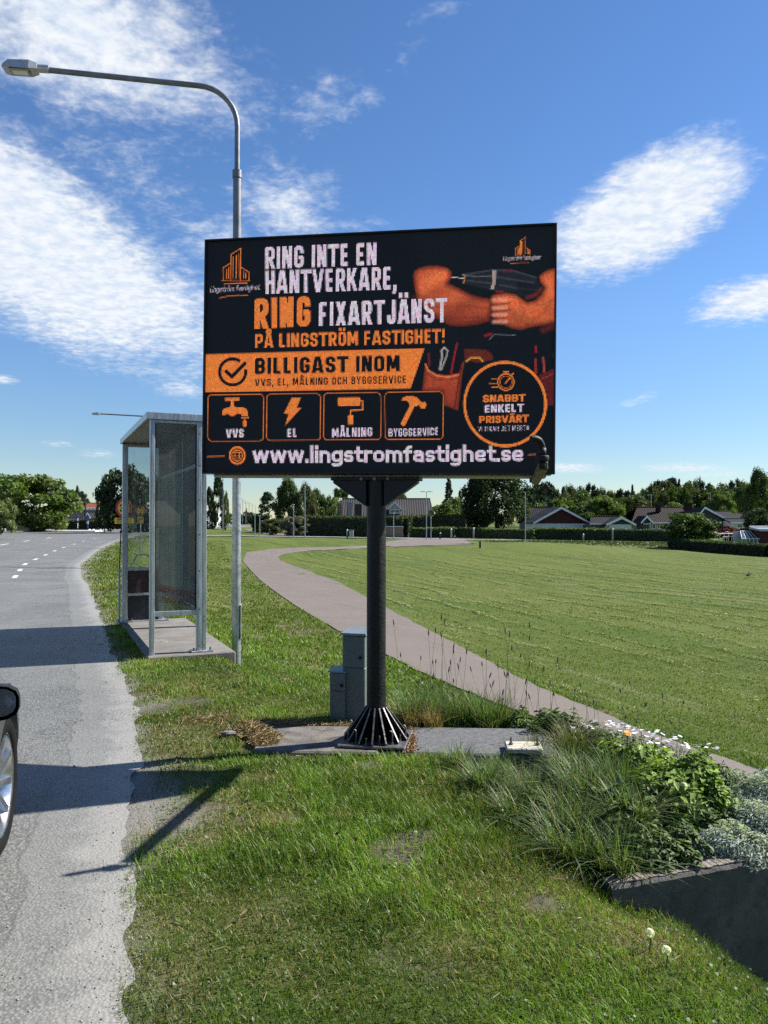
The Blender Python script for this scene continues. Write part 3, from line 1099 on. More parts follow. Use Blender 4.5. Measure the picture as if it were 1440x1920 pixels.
def poly_mask(pts, soft=1.2):
    """signed coverage of a polygon; also returns inside distance"""
    P = np.array(pts, float)
    inside = np.zeros(PX.shape, bool)
    D = np.full(PX.shape, 1e9)
    n = len(P)
    for i in range(n):
        a, b = P[i], P[(i + 1) % n]
        cond = (a[1] > PY) != (b[1] > PY)
        with np.errstate(divide='ignore', invalid='ignore'):
            xi = a[0] + (PY - a[1]) / (b[1] - a[1] + 1e-12) * (b[0] - a[0])
        inside ^= cond & (PX < xi)
        d = b - a
        tt = np.clip(((PX - a[0]) * d[0] + (PY - a[1]) * d[1]) / (d @ d), 0, 1)
        D = np.minimum(D, np.hypot(PX - a[0] - tt * d[0], PY - a[1] - tt * d[1]))
    sd = np.where(inside, D, -D)
    return np.clip(.5 + sd / soft, 0, 1), sd


def stroke(pts, hw, col, soft=1.2, k=1.0):
    D = np.full(PX.shape, 1e9)
    for a, b in zip(pts[:-1], pts[1:]):
        dx, dy = b[0] - a[0], b[1] - a[1]
        tt = np.clip(((PX - a[0]) * dx + (PY - a[1]) * dy) / (dx * dx + dy * dy + 1e-9), 0, 1)
        D = np.minimum(D, np.hypot(PX - a[0] - tt * dx, PY - a[1] - tt * dy))
    paint(k * np.clip(.5 + (hw - D) / soft, 0, 1), col)


def ring(cx, cy, rx, ry, hw, col):
    q = np.hypot((PX - cx) / rx, (PY - cy) / ry)
    paint(np.clip(.5 + (hw - np.abs(q - 1) * (rx + ry) / 2) / 1.2, 0, 1), col)


z7 = lambda pts, s=4.8, ox=750, oy=480: [(ox + a / s, oy + b / s) for a, b in pts]
# dark shirt
m_, sd_ = poly_mask([(775, 430), (1044, 418), (1044, 690), (800, 690), (790, 600)], 30)
paint(m_ * .8, (.0032, .0045, .0062))
# left arm, right arm with fist
armL = z7([(118, 170), (128, 130), (170, 100), (250, 80), (340, 78), (430, 98), (468, 135), (470, 185), (440, 240), (540, 288), (640, 340), (740, 368), (805, 378), (835, 420), (830, 520), (805, 585), (700, 615), (560, 632), (450, 625), (330, 560), (220, 470), (150, 380), (130, 280)])
m_, sd_ = poly_mask(armL, 2.0)
tone = np.clip(sd_ / 11, 0, 1)
lite = np.clip(1.22 - (PY - 500) / 108, 0.12, 1.0) * (.82 + .18 * np.sin(PX * .07 + PY * .11))
cc = SKN[None, None] * (.12 + .88 * (tone * lite))[..., None]
cc[..., 1] *= (.75 + .35 * tone * lite)
img[:] = img * (1 - m_[..., None]) + cc * m_[..., None]
for pts, kk in (([(775, 555), (800, 570), (835, 575), (880, 573), (915, 578)], .35), ([(838, 531), (850, 540), (880, 552)], .3), ([(800, 588), (850, 596), (905, 594)], .45), ([(838, 600), (880, 604), (915, 598)], .5)):
    stroke(pts, 2.2, (.12, .015, .006), 6, kk)
fist = z7([(803, 390), (830, 350), (880, 333), (960, 325), (1050, 338), (1100, 378), (1150, 410), (1215, 395), (1270, 345), (1305, 285), (1262, 225), (1255, 175), (1300, 135), (1350, 112), (1425, 100), (1425, 590), (1300, 620), (1180, 640), (1090, 665), (1010, 650), (950, 625), (865, 608), (848, 580), (850, 560), (832, 535), (830, 500), (815, 475), (822, 440)])
m_, sd_ = poly_mask(fist, 2.0)
tone = np.clip(sd_ / 10, 0, 1)
lite = np.clip(1.18 - (PY - 545) / 100, 0.18, 1.0) * (.85 + .15 * np.sin(PX * .06 - PY * .10))
cc = SKN[None, None] * (.14 + .86 * tone * lite)[..., None]
img[:] = img * (1 - m_[..., None]) + cc * m_[..., None]
for yy, xe in ((570, 958), (583, 958), (597, 953)):
    stroke([(920, yy + 1), (xe - 12, yy - 1), (xe, yy - 4)], 1.1, (.10, .012, .006), 2.4, .8)
for yy in (562, 577, 590, 603):
    stroke([(926, yy), (950, yy - 1)], 3.0, (.66, .30, .24), 5, .55)
stroke([(1000, 600), (1020, 585), (1036, 560)], 1.6, (.2, .03, .012), 5, .5)
stroke([(975, 566), (985, 580), (978, 600)], 1.4, (.2, .03, .012), 4, .5)
stroke([(1020, 618), (1044, 606)], 5, (.1, .012, .008), 10, .7)
# cordless drill
m_, _ = poly_mask(z7([(560, 165), (830, 120), (1010, 120), (1230, 190), (1260, 250), (1230, 330), (1100, 360), (1060, 320), (900, 320), (820, 300), (570, 245)]), 3)
paint(m_, (.010, .0125, .016))
for q_ in (((560, 165), (830, 122), (1010, 122), (1230, 190)), ((600, 215), (820, 240)), ((900, 255), (1090, 290), (1225, 300))):
    stroke(z7(list(q_)), 1.2, (.038, .044, .052), 3)
m_, _ = poly_mask(z7([(1040, 200), (1240, 230), (1235, 325), (1105, 350), (1060, 300)]), 4)
paint(m_ * .7, (.004, .005, .007))
stroke(z7([(470, 185), (570, 195)]), .8, (.4, .36, .36), 1.2)
stroke(z7([(570, 165), (590, 170), (575, 235)]), 1.2, (.35, .14, .06))
stroke(z7([(590, 172), (700, 178), (830, 178)]), .9, (.09, .09, .1), 2)
stroke(z7([(870, 185), (1100, 220), (1210, 235)]), 1.0, (.045, .05, .055), 3)
m_, _ = poly_mask(z7([(832, 122), (870, 122), (866, 230), (848, 292), (815, 292), (838, 230)]))
paint(m_, (.30, .22, .20))
stroke(z7([(940, 130), (1020, 132)]), 1.6, (.12, .008, .012), 3)
stroke(z7([(870, 315), (930, 318)]), 1.6, (.16, .015, .015), 3)
stroke(z7([(1150, 370), (1230, 345), (1275, 290)]), 3.2, (.10, .015, .012), 5)
# belt and pouches
stroke(z7([(770, 715), (820, 700)]), 2.6, (.16, .008, .012), 2)
stroke(z7([(805, 750), (850, 705), (1040, 708)]), .8, (.10, .10, .11), 1.6)
m_, sd_ = poly_mask(z7([(580, 835), (770, 840), (830, 880), (840, 930), (700, 960), (585, 930)]), 3)
paint(m_ * .8, (.10, .016, .008))
stroke(z7([(600, 945), (640, 915), (720, 915), (745, 945)]), 1.8, (.40, .19, .03), 1.6)
m_, sd_ = poly_mask(z7([(228, 965), (250, 1015), (330, 1055), (420, 1068), (530, 1050), (560, 960), (585, 940), (560, 1080), (525, 1390), (480, 1375), (390, 1340), (385, 1220), (200, 1212)]), 2)
tone = np.clip(sd_ / 9, 0, 1)
cc = np.array([.30, .045, .018])[None, None] * (.35 + .65 * tone * np.clip(1.2 - (PY - 690) / 110, .3, 1))[..., None]
img[:] = img * (1 - m_[..., None]) + cc * m_[..., None]
stroke(z7([(232, 975), (255, 1030), (330, 1075), (430, 1088), (540, 1065)]), 1.6, (.50, .13, .045))
stroke(z7([(245, 1060), (330, 1110), (430, 1120), (520, 1100)]), .7, (.10, .012, .006))
stroke(z7([(555, 980), (520, 1180), (490, 1370)]), 1.2, (.08, .01, .006))
stroke(z7([(375, 850), (380, 900), (360, 1020)]), 2.0, (.26, .23, .22), 1.6)
stroke(z7([(430, 850), (420, 900), (375, 1020)]), 1.6, (.22, .2, .2), 1.6)
stroke(z7([(375, 850), (400, 820), (430, 850)]), 1.6, (.26, .23, .22), 1.6)
stroke(z7([(515, 785), (490, 900), (462, 1050)]), 1.8, (.20, .012, .016), 1.8)
stroke(z7([(260, 880), (265, 980)]), 2.2, (.08, .012, .012), 3)
m_, sd_ = poly_mask(z7([(1250, 1070), (1330, 1040), (1425, 990), (1425, 1350), (1325, 1345), (1320, 1250)]), 3)
paint(m_ * .8, (.085, .010, .010))
stroke(z7([(1270, 1105), (1340, 1080), (1410, 1030)]), .8, (.20, .03, .02))
stroke(z7([(1225, 815), (1228, 860)]), 2.4, (.18, .012, .014))
stroke(z7([(1222, 930), (1225, 1050)]), 2.6, (.20, .016, .014))
stroke(z7([(1292, 915), (1300, 1040)]), 2.2, (.26, .03, .02))
stroke(z7([(1395, 820), (1390, 900)]), 1.4, (.14, .02, .014))
# headline
put_text('RING INTE EN', (497, 503), (706, 495), (497, 461.5), WHT, .172, .50)
put_text('HANTVERKARE,', (497, 550), (744, 541), (497, 507), WHT, .172, .50)
put_text('RING', (477, 616), (582, 611), (477, 559), ORG, .20, .50)
put_text('FIXARTJÄNST', (598, 611), (838, 603), (598, 565.5), WHT, .165, .46)
put_text('PÅ LINGSTRÖM FASTIGHET!', (478, 652), (834, 642), (478, 626), ORG, .17, .52)
# banner
m_, _ = poly_mask([(370, 664.3), (796, 653), (770, 728), (370, 735.5)])
paint(m_, ORG)
put_text('BILLIGAST INOM', (478, 701.5), (750, 696), (478, 671), BLK, .205, .54)
put_text('VVS, EL, MÅLNING OCH BYGGSERVICE', (478, 724), (762, 718), (478, 710), BLK, .17, .52, .17)
ang = np.arctan2(-(PY - 697), PX - 436)
q = np.hypot(PX - 436, PY - 697)
paint(np.clip(.5 + (3.0 - np.abs(q - 24.5)) / 1.2, 0, 1) * (1 - ((ang > .18) & (ang < .95))), BLK)
stroke([(424, 696), (434.5, 706), (459, 681)], 3.4, BLK)
# four service boxes
for (x0, y0, x1, y1, sl) in ((390, 740, 494, 827, -1.0), (500, 739, 601, 826, -1.0), (607, 737.3, 714, 825, -1.2), (722, 735.5, 831, 823.8, -1.2)):
    r_ = 7
    pts = []
    for (cx, cy, a0) in ((x1 - r_, y0 + r_ + sl, -90), (x1 - r_, y1 - r_ + sl * .6, 0), (x0 + r_, y1 - r_, 90), (x0 + r_, y0 + r_, 180)):
        for a in range(0, 91, 30):
            pts.append((cx + r_ * math.cos(R(a0 + a)), cy + r_ * math.sin(R(a0 + a))))
    m_, _ = poly_mask(pts, 2)
    paint(m_ * .9, (.0025, .003, .0045))
    stroke(pts + pts[:1], .75, ORG * .72, 1.1)
for pts in ([(422, 746), (449, 745.5), (449, 751.5), (422, 752)], [(433, 751), (438, 751), (438, 759), (433, 759)],
            [(416.5, 778), (416.5, 771), (420, 766.5), (426, 764.5), (431, 763), (433, 758), (438, 758), (440, 763), (455, 763.5), (462, 767), (465, 773), (465, 780), (453, 780), (452, 776), (445, 775), (440, 779), (435, 780), (430, 778.5), (427, 775), (422, 778)],
            [(452, 782), (466.5, 781.5), (466.5, 784.5), (452, 785)],
            [(547, 746), (564, 746), (556, 765), (564.5, 765), (535, 797.5), (541, 776), (532, 775.5)],
            [(633, 748), (635, 745.5), (674, 744.8), (676, 748), (676, 758), (674, 760.5), (635, 761), (633, 758)],
            [(652.6, 780), (655, 778), (661, 778), (663, 780), (662.5, 796), (653, 796)],
            [(752.5, 750), (756, 745.5), (762, 743), (775, 742.7), (783, 745.5), (789, 753.5), (793.8, 754.5), (797, 753), (799.8, 758), (797, 766), (790, 765.5), (786, 759.5), (775, 763), (768.5, 760.5), (765.5, 752.5), (758.8, 750.5)]):
    m_, _ = poly_mask(pts)
    paint(m_, ORG)
stroke([(459, 791), (459, 797)], 3.4, ORG)
stroke([(459, 787), (459, 797)], 1.6, ORG)
stroke([(676, 751.5), (680, 752), (680, 768.5), (657.5, 769.5), (657.5, 779)], 1.2, ORG)
stroke([(772, 763), (756.5, 794)], 4.3, ORG)
put_text('VVS', (424, 821), (457, 820), (424, 805), WHT, .19, .5)
put_text('EL', (539, 820), (557, 819.3), (539, 804), WHT, .19, .5)
put_text('MÅLNING', (623, 820), (698, 817.5), (623, 803.5), WHT, .165, .5, .14)
put_text('BYGGSERVICE', (729, 818.5), (822, 816), (729, 804), WHT, .155, .5, .15)
# badge
q = np.hypot((PX - 947.5) / 77, (PY - 757.5) / 80)
paint(np.clip(.5 + (1 - q) * 60, 0, 1), (.0025, .003, .0045))
ring(947.5, 757.5, 76, 78.5, 2.6, ORG)
ring(949, 716, 15, 15.5, 1.1, ORG)
ring(949, 716, 11, 11.5, .6, ORG * .7)
stroke([(948, 718), (956, 709)], 1.2, ORG)
stroke([(945, 696.5), (953, 696.5)], 1.4, ORG)
stroke([(949, 697), (949, 701)], 1.2, ORG)
stroke([(961, 702), (963, 700)], 1.2, ORG)
for a, b, yy in ((923, 933, 711), (917, 932, 718.3), (923, 934, 725.5)):
    stroke([(a, yy), (b, yy)], .8, ORG)
put_text('SNABBT', (906, 754.5), (985, 752), (906, 741), ORG, .19, .62)
put_text('ENKELT', (909, 774), (982, 771.5), (909, 759.5), WHT, .19, .60)
put_text('PRISVÄRT', (899, 793.5), (991, 791), (899, 780), ORG, .19, .58)
put_text('VI FIXAR DET MESTA!', (897, 808.5), (995, 806.3), (897, 799.8), WHT * .85, .13, .62, .2)
# web address line
put_text('www.lingstromfastighet.se', (474, 867), (981, 864.5), (474, 837), WHT, .17, .5, .085, cap=False)
ring(445, 854, 14, 15.5, 1.7, ORG)
ring(445, 854, 9.5, 10.5, .8, ORG)
ring(445, 854, 4, 10.5, .6, ORG)
stroke([(436, 854), (454, 854)], .6, ORG)
stroke([(438, 848.5), (452, 848.5)], .5, ORG)
stroke([(438, 859.5), (452, 859.5)], .5, ORG)
stroke([(389, 856), (421, 855.5)], .8, ORG)
stroke([(991, 852.5), (1004, 852.2)], .8, ORG)


def house_logo(ox, oy, k, hw):
    q = lambda *p: [(ox + a * k, oy + b * k) for a, b in p]
    for pts in (q((-7.6, 26), (-7.6, -24), (10.2, -35.4), (10.2, 26)), q((-23, 26), (-23, 1.5), (-7.6, -8)), q((10.2, 0), (25.5, 9.5), (25.5, 25)),
                q((-25.5, 26.4), (27, 25)), q((-21, 31), (22.5, 30)), q((-16.7, 21), (-16.7, 4)), q((-12, 21), (-12, 1)), q((-3.5, 21), (-3.5, -20)), q((2, 21), (2, -22)), q((7, 21), (7, -25)), q((15.3, 21), (15.3, 8)), q((20, 21), (20, 12))):
        stroke(pts, hw, ORG * .85, 1.0)


house_logo(440.5, 499.5, 1.0, .75)
put_text('Lingström Fastighet', (393, 547), (486, 542.5), (393, 536.5), WHT * .62, .13, .5, .12, shear=.22)
stroke([(411, 558), (428, 554), (446, 552.5), (464, 553)], .9, ORG * .6, 1.4)
house_logo(981, 463, .56, .6)
put_text('Lingström Fastighet', (944, 487), (1014, 484.5), (944, 479), WHT * .5, .13, .5, .12, shear=.22)
stroke([(958, 493), (976, 491), (993, 490.5)], .7, ORG * .5, 1.3)

# uneven brightness of single diodes
jit = rng.normal(1, .14, img.shape)
jit *= rng.normal(1, .10, img.shape[:2])[..., None]
img = np.clip(img * np.clip(jit, .45, 1.6), 0, 1)
ex_, ez_ = np.linspace(-SW / 2, SW / 2, NCx + 1), np.linspace(BZ0 + fr, BZ1 - fr, NCz + 1)
ci, cj = np.meshgrid(np.arange(NCx), np.arange(NCz))
x0, x1, z0, z1 = ex_[ci].ravel(), ex_[ci + 1].ravel(), ez_[cj].ravel(), ez_[cj + 1].ravel()
yy = np.full_like(x0, BY0 - .004)
V4 = np.stack([np.stack([x0, yy, z0], 1), np.stack([x1, yy, z0], 1), np.stack([x1, yy, z1], 1), np.stack([x0, yy, z1], 1)], 1).reshape(-1, 3)
nq = len(x0)
me = np_mesh('led_screen', V4, np.arange(nq * 4), np.full(nq, 4), np.repeat(img.reshape(-1, 3), 4, 0), np.tile(np.array([[0, 0], [1, 0], [1, 1], [0, 1]]), (nq, 1)))
m, g, out = new_mat('led_screen')
a = g.n('ShaderNodeAttribute', attribute_name='Col')
uvn = g.n('ShaderNodeUVMap')
dd = g.vmath('LENGTH', g.vmath('SUBTRACT', uvn.outputs[0], (.5, .5, 0)))
dot = g.smooth(dd, .30, .62, 1.38, .42)
p = g.n('ShaderNodeBsdfPrincipled')
p.inputs['Base Color'].default_value = (.010, .011, .013, 1)
p.inputs['Roughness'].default_value = .6
p.inputs['Specular IOR Level'].default_value = .12
g.put(p.inputs['Emission Color'], a.outputs['Color'])
g.put(p.inputs['Emission Strength'], g.math('MULTIPLY', dot, .49))
g.put(out.inputs['Surface'], p.outputs[0])
rolled(link('led_screen', me, m, bill, 'glowing advert screen of small light dots'))

# pole, gussets, base
pr = .0645
MB().tube([(0, 0, .03), (0, 0, .9), (.002, 0, BZ0 - .02)], pr, 28).build('pole', M['black_paint'], bill)
MB().box((0, .035, BZ0 - .027), (.60, .22, .022), ch=.004).build('mounting_plate', M['black_metal'], bill)
for sx in (-1, 1):
    poly = [(sx * (pr - .004), 0, BZ0 - .038), (sx * .285, 0, BZ0 - .038), (sx * .285, 0, BZ0 - .052), (sx * (pr - .004), 0, BZ0 - .21)]
    if sx > 0:
        poly = poly[::-1]
    for yo in (-.05, .05):
        MB().prism(poly, (0, yo - .006, 0), (0, yo + .006, 0)).build('gusset', M['black_metal'], bill)
    MB().add([(sx * pr, -.062, BZ0 - .21), (sx * pr, .062, BZ0 - .21), (sx * .285, .062, BZ0 - .055), (sx * .285, -.062, BZ0 - .055), (sx * pr, -.062, BZ0 - .200), (sx * pr, .062, BZ0 - .200), (sx * .285, .062, BZ0 - .045), (sx * .285, -.062, BZ0 - .045)],
             [(0, 1, 2, 3), (7, 6, 5, 4), (0, 3, 7, 4), (1, 5, 6, 2), (3, 2, 6, 7), (0, 4, 5, 1)]).build('gusset_flange', M['black_metal'], bill)
for k in range(3):
    MB().lathe([(0, 0), (.011, 0), (.011, .008), (0, .008)], 6, Matrix.Translation((-.09 + .09 * k, -.075, BZ0 - .03)) @ Matrix.Rotation(R(90), 4, 'X'), False).build('bolt', M['steel_edge'], bill)
MB().box((0, 0, .030), (.445, .445, .016), ch=.003).build('base_plate', M['steel_edge'], bill)
finm = MB()
finm.prism([(pr - .005, 0, .040), (.218, 0, .040), (.218, 0, .052), (pr + .006, 0, .245), (pr - .005, 0, .245)], (0, -.0045, 0), (0, .0045, 0))
fm = finm.mesh('fin')
fm.materials.append(M['black_metal'])
edge = MB().prism([(.2195, 0, .0405), (.2225, 0, .0405), (.2225, 0, .0525), (.0725, 0, .248), (.0695, 0, .248), (.2195, 0, .0515)], (0, -.0048, 0), (0, .0048, 0)).mesh('worn_edge')
edge.materials.append(M['steel_edge'])
for k in range(15):
    f = link('fin', fm, None, bill)
    f.rotation_euler = (0, 0, 2 * math.pi * (k + .35) / 15)
    e = link('worn_edge', edge, None, f)
for k in range(14):
    an = 2 * math.pi * (k + .1) / 14
    rr_ = .185 if k % 2 else .197
    hh = (.075, .045, .06)[k % 3]
    x, y = rr_ * math.cos(an), rr_ * math.sin(an)
    mb = MB().tube([(x, y, .037), (x + .002, y, .037 + hh)], .0052, 7).lathe([(0, 0), (.011, 0), (.011, .01), (0, .01)], 6, Matrix.Translation((x, y, .0385)), False)
    if k % 3 == 0:
        mb.tube([(x, y, .035 + hh), (x - .006, y - .002, .048 + hh), (x - .016, y - .003, .047 + hh)], .0045, 6)
    mb.build('anchor_bolt', M['steel_edge'], bill)

# sensor on its long arm, reaching out from the lower right corner towards the road
sa = empty('sensor_arm', (0, 0, 0))
sa.parent = bill
Mi = Mboard.inverted()
loc = lambda v: Mi @ Vector(v)
b0 = loc(at(1004, 902, 5.08))
b1 = loc(at(1013, 884, 4.35))
b2 = loc(at(1019, 873, 4.02))
rod = MB().box((0, 0, 0), (.05, (b2 - b0).length, .045), ch=.006, mat=Matrix.Translation((b0 + b2) / 2) @ (b2 - b0).to_track_quat('Y', 'Z').to_matrix().to_4x4())
rod.build('arm', M['arm_bronze'], sa, 'scratched brown arm')
MB().box(b0 + Vector((0, .06, .01)), (.07, .16, .03), ch=.004).build('bracket', M['black_metal'], sa)
hc = loc(at(1017, 868, 3.98))
MB().lathe([(0, -.03), (.018, -.03), (.018, .012), (0, .012)], 16, Matrix.Translation(hc)).build('coupling', M['black_plastic'], sa)
MB().lathe([(0, .008), (.0315, .008), (.034, .012), (.035, .034), (.032, .038), (0, .038)], 24, Matrix.Translation(hc)).build('collar', M['black_plastic'], sa)
MB().lathe([(0, .036), (.020, .036), (.020, .078), (0, .078)], 20, Matrix.Translation(hc)).build('body', M['black_plastic'], sa)
t0 = hc + Vector((0, 0, .072))
MB().tube([t0, t0 + Vector((-.003, -.004, .022)), t0 + Vector((-.016, -.015, .043)), t0 + Vector((-.03, -.026, .050)), t0 + Vector((-.045, -.036, .053)), t0 + Vector((-.058, -.045, .050))], [.0165, .017, .0175, .0175, .017, .014], 18).build('head', M['black_plastic'], sa)

# concrete strip the pole stands on
tag(MB().box((-.43, 5.255, -.07), (.82, .62, .175), rz=R(-3), ch=.012).build('concrete_slab', M['dirty_slab']), 'dirty concrete slab left of the billboard pole', 'slab')
tag(MB().box((.56, 5.235, -.075), (1.10, .62, .17), rz=R(-3), ch=.012).build('concrete_slab', M['slab_asphalt']), 'dark slab between the billboard pole and the flower bed', 'slab')

# ================================================================== bus shelter
SN = Vector((-2.513, 8.26, 0))
SH_ = R(24.0)                                 # local x = outwards from the road, local y = along the road
shel = empty('bus_shelter', SN, SH_, 'narrow aluminium and glass bus shelter beside the road', 'bus shelter')
SWd, SLn, SHt = .55, 2.99, 2.66
PW = .052


def sbox(name, c, size, m_, par=shel, ch=.004, label=None):
    return MB().box(c, size, ch=ch).build(name, m_, par, label)


def post(x, y, wx=PW, wy=PW, z0=.02, z1=SHt - .075):
    o = sbox('post', (x, y, (z0 + z1) / 2), (wx, wy, z1 - z0), M['alu'])
    # drawn grooves down the profile
    for (dx, dy, sx, sy) in ((wx / 2 + .0015, 0, .003, wy * .3), (0, -wy / 2 - .0015, wx * .3, .003)):
        MB().box((x + dx, y + dy, (z0 + z1) / 2), (sx, sy, z1 - z0 - .02), ch=.001).build('rib', M['alu'], o)
    return o


pn = post(PW / 2, PW / 2)
pb = post(SWd - PW / 2, PW / 2)
pf = post(PW / 2, SLn - PW / 2, .075, .06)
pfb = post(SWd - PW / 2, SLn - PW / 2, .07, .07)
for k, yy in enumerate((1.0, 2.0)):
    post(SWd - PW / 2, yy, .04, .045, z0=.465)
post(SWd + .030, .05, .055, .075)             # wider upright behind the near corner
# rivets on the near corner
rv = MB().lathe([(0, 0), (.007, 0), (.006, .003), (0, .003)], 8, Matrix.Rotation(R(90), 4, 'X'), False).mesh('rivet')
rv.materials.append(M['black_plastic'])
for zz in (2.45, 2.1, 1.72, 1.34, .94, .52, .12):
    r_ = link('rivet', rv, None, shel)
    r_.location = (SWd - .022, -.0035, zz)
for zz in (.44, .39, .12):
    r_ = link('rivet', rv, None, shel)
    r_.location = (SWd + .032, .0095, zz)
# roof: fascia on four sides, ceiling, top sheet
RF = .075
for (c, sz) in (((SWd / 2 + .01, -.012, SHt - RF / 2), (SWd + .10, .022, RF)), ((SWd / 2 + .01, SLn + .012, SHt - RF / 2), (SWd + .10, .022, RF)),
                ((-.029, SLn / 2, SHt - RF / 2), (.022, SLn + .002, RF)), ((SWd + .049, SLn / 2, SHt - RF / 2), (.022, SLn + .002, RF))):
    sbox('fascia', c, sz, M['alu'])
sbox('roof_sheet', (SWd / 2 + .01, SLn / 2, SHt - .012), (SWd + .09, SLn + .01, .012), M['alu'])
for k in range(3):
    sbox('ceiling_panel', (SWd / 2 + .01, .5 + k * .995, SHt - .052), (SWd + .05, .985, .012), M['ceiling'])
# near end: framed dirty pane with a sticker
sbox('rail', (SWd / 2, .026, .485), (SWd - 2 * PW, .045, .055), M['alu'])
sbox('rail', (SWd / 2, .026, SHt - RF - .018), (SWd - 2 * PW, .04, .03), M['alu'])
pane = sbox('pane', (SWd / 2, .026, (.513 + SHt - RF - .033) / 2), (SWd - 2 * PW, .006, SHt - RF - .033 - .513), M['glass_dirty'], ch=0, label='dirty glass pane with red lettering')
for sx in (PW + .006, SWd - PW - .006):
    MB().box((sx, .026, 1.53), (.012, .024, 2.02), ch=.002).build('gasket', M['black_plastic'], pane)
for txt, off, hh in (('AFFISCHERING', .15, .058), ('FÖRBJUDEN!', .055, .058)):
    mb, tw = text_mesh(txt, hh, .11, .50, mirror=True, ext=.0008)
    o = mb.build('lettering', M['red_print'], pane)
    k = (.40 if off > .1 else .32) / tw
    o.scale = (k, 1, k * 1.05)
    o.location = (SWd / 2 + (.005 if off > .1 else .0), .0215, .535 + off - .0)
    o.rotation_euler = (0, R(17), 0)
# far end: window over two dark panels
yf = SLn - .026
for zz, hh in ((SHt - RF - .02, .04), (.80, .05), (.435, .035), (.045, .04)):
    sbox('rail', (SWd / 2, yf, zz), (SWd - 2 * PW - .01, .045, hh), M['alu'])
sbox('pane', (SWd / 2 - .005, yf, (.825 + SHt - RF - .04) / 2), (SWd - 2 * PW - .012, .006, SHt - RF - .04 - .825), M['glass'], ch=0)
sbox('lower_panel', (SWd / 2 - .005, yf, .614), (SWd - 2 * PW - .012, .02, .32), M['maroon_panel'], label='dark maroon panel')
lp = sbox('lower_panel', (SWd / 2 - .005, yf, .242), (SWd - 2 * PW - .012, .02, .348), M['dark_panel'], label='dark ribbed panel')
for k in range(14):
    MB().box((PW + .02 + k * .031, yf - .0125, .242), (.012, .006, .33), ch=.002).build('rib', M['dark_panel'], lp)
# small folded shelf inside the window
mb = MB().tube([(.10, yf - .04, .83), (.19, yf - .04, 1.0), (.33, yf - .04, 1.0), (.44, yf - .04, .83)], .011, 8)
mb.build('shelf_bracket', M['alu'], shel)
# back wall: header board, grey board in the near bay, glass bays behind it
xb = SWd - PW / 2
for k, (y0, y1) in enumerate(((PW, .9775), (1.0225, 1.9775), (2.0225, SLn - .07))):
    c = (y0 + y1) / 2
    L_ = y1 - y0
    sbox('rail', (xb, c, .49), (.035, L_, .05), M['alu'])
    sbox('rail', (xb, c, 2.10), (.03, L_, .04), M['alu'])
    sbox('header_panel', (xb, c, 2.35), (.018, L_ - .004, .44), M['milky_board'])
    if k == 0:
        sbox('poster_board', (xb, c, 1.30), (.02, L_ - .004, 1.55), M['milky_board'], label='grey poster board')
    else:
        sbox('back_panel', (xb, c, 1.30), (.012, L_ - .004, 1.56), M['frosted'], ch=0, label='greenish frosted back panel')
# foot plates
for (x, y) in ((SWd + .01, .045), (SWd - .03, SLn - .04), (PW / 2, SLn - PW / 2)):
    fp = sbox('foot_plate', (x, y, .056), (.24, .15, .02), M['galv'])
    for dx in (-.09, .09):
        MB().lathe([(0, 0), (.011, 0), (.011, .03), (0, .03)], 6, Matrix.Translation((x + dx, y - .04, .0665)), False).build('bolt', M['steel_edge'], fp)
# drain bar on the road side of the far post
MB().tube([(-.04, SLn + .02, .05), (-.045, SLn + .02, .80)], .016, 10).build('side_bar', M['galv'], shel)
MB().tube([(-.045, SLn + .02, .78), (-.02, SLn + .05, 1.35)], .008, 8).build('side_bar', M['black_plastic'], shel)

for k, (y0, y1) in enumerate(((-.10, 1.18), (1.20, SLn + .12))):
    o = MB().box((0, 0, -.14), (.94, y1 - y0, .44), ch=.012).build('concrete_slab', M['concrete'])
    c = Matrix.Rotation(SH_, 4, 'Z') @ Vector((.44, (y0 + y1) / 2, 0))
    o.location = SN + c + Vector((0, 0, -.034 + .0 * k))
    o.rotation_euler = (0, 0, SH_)
    tag(o, ('front' if k == 0 else 'rear') + ' concrete slab under the bus shelter', 'slab')


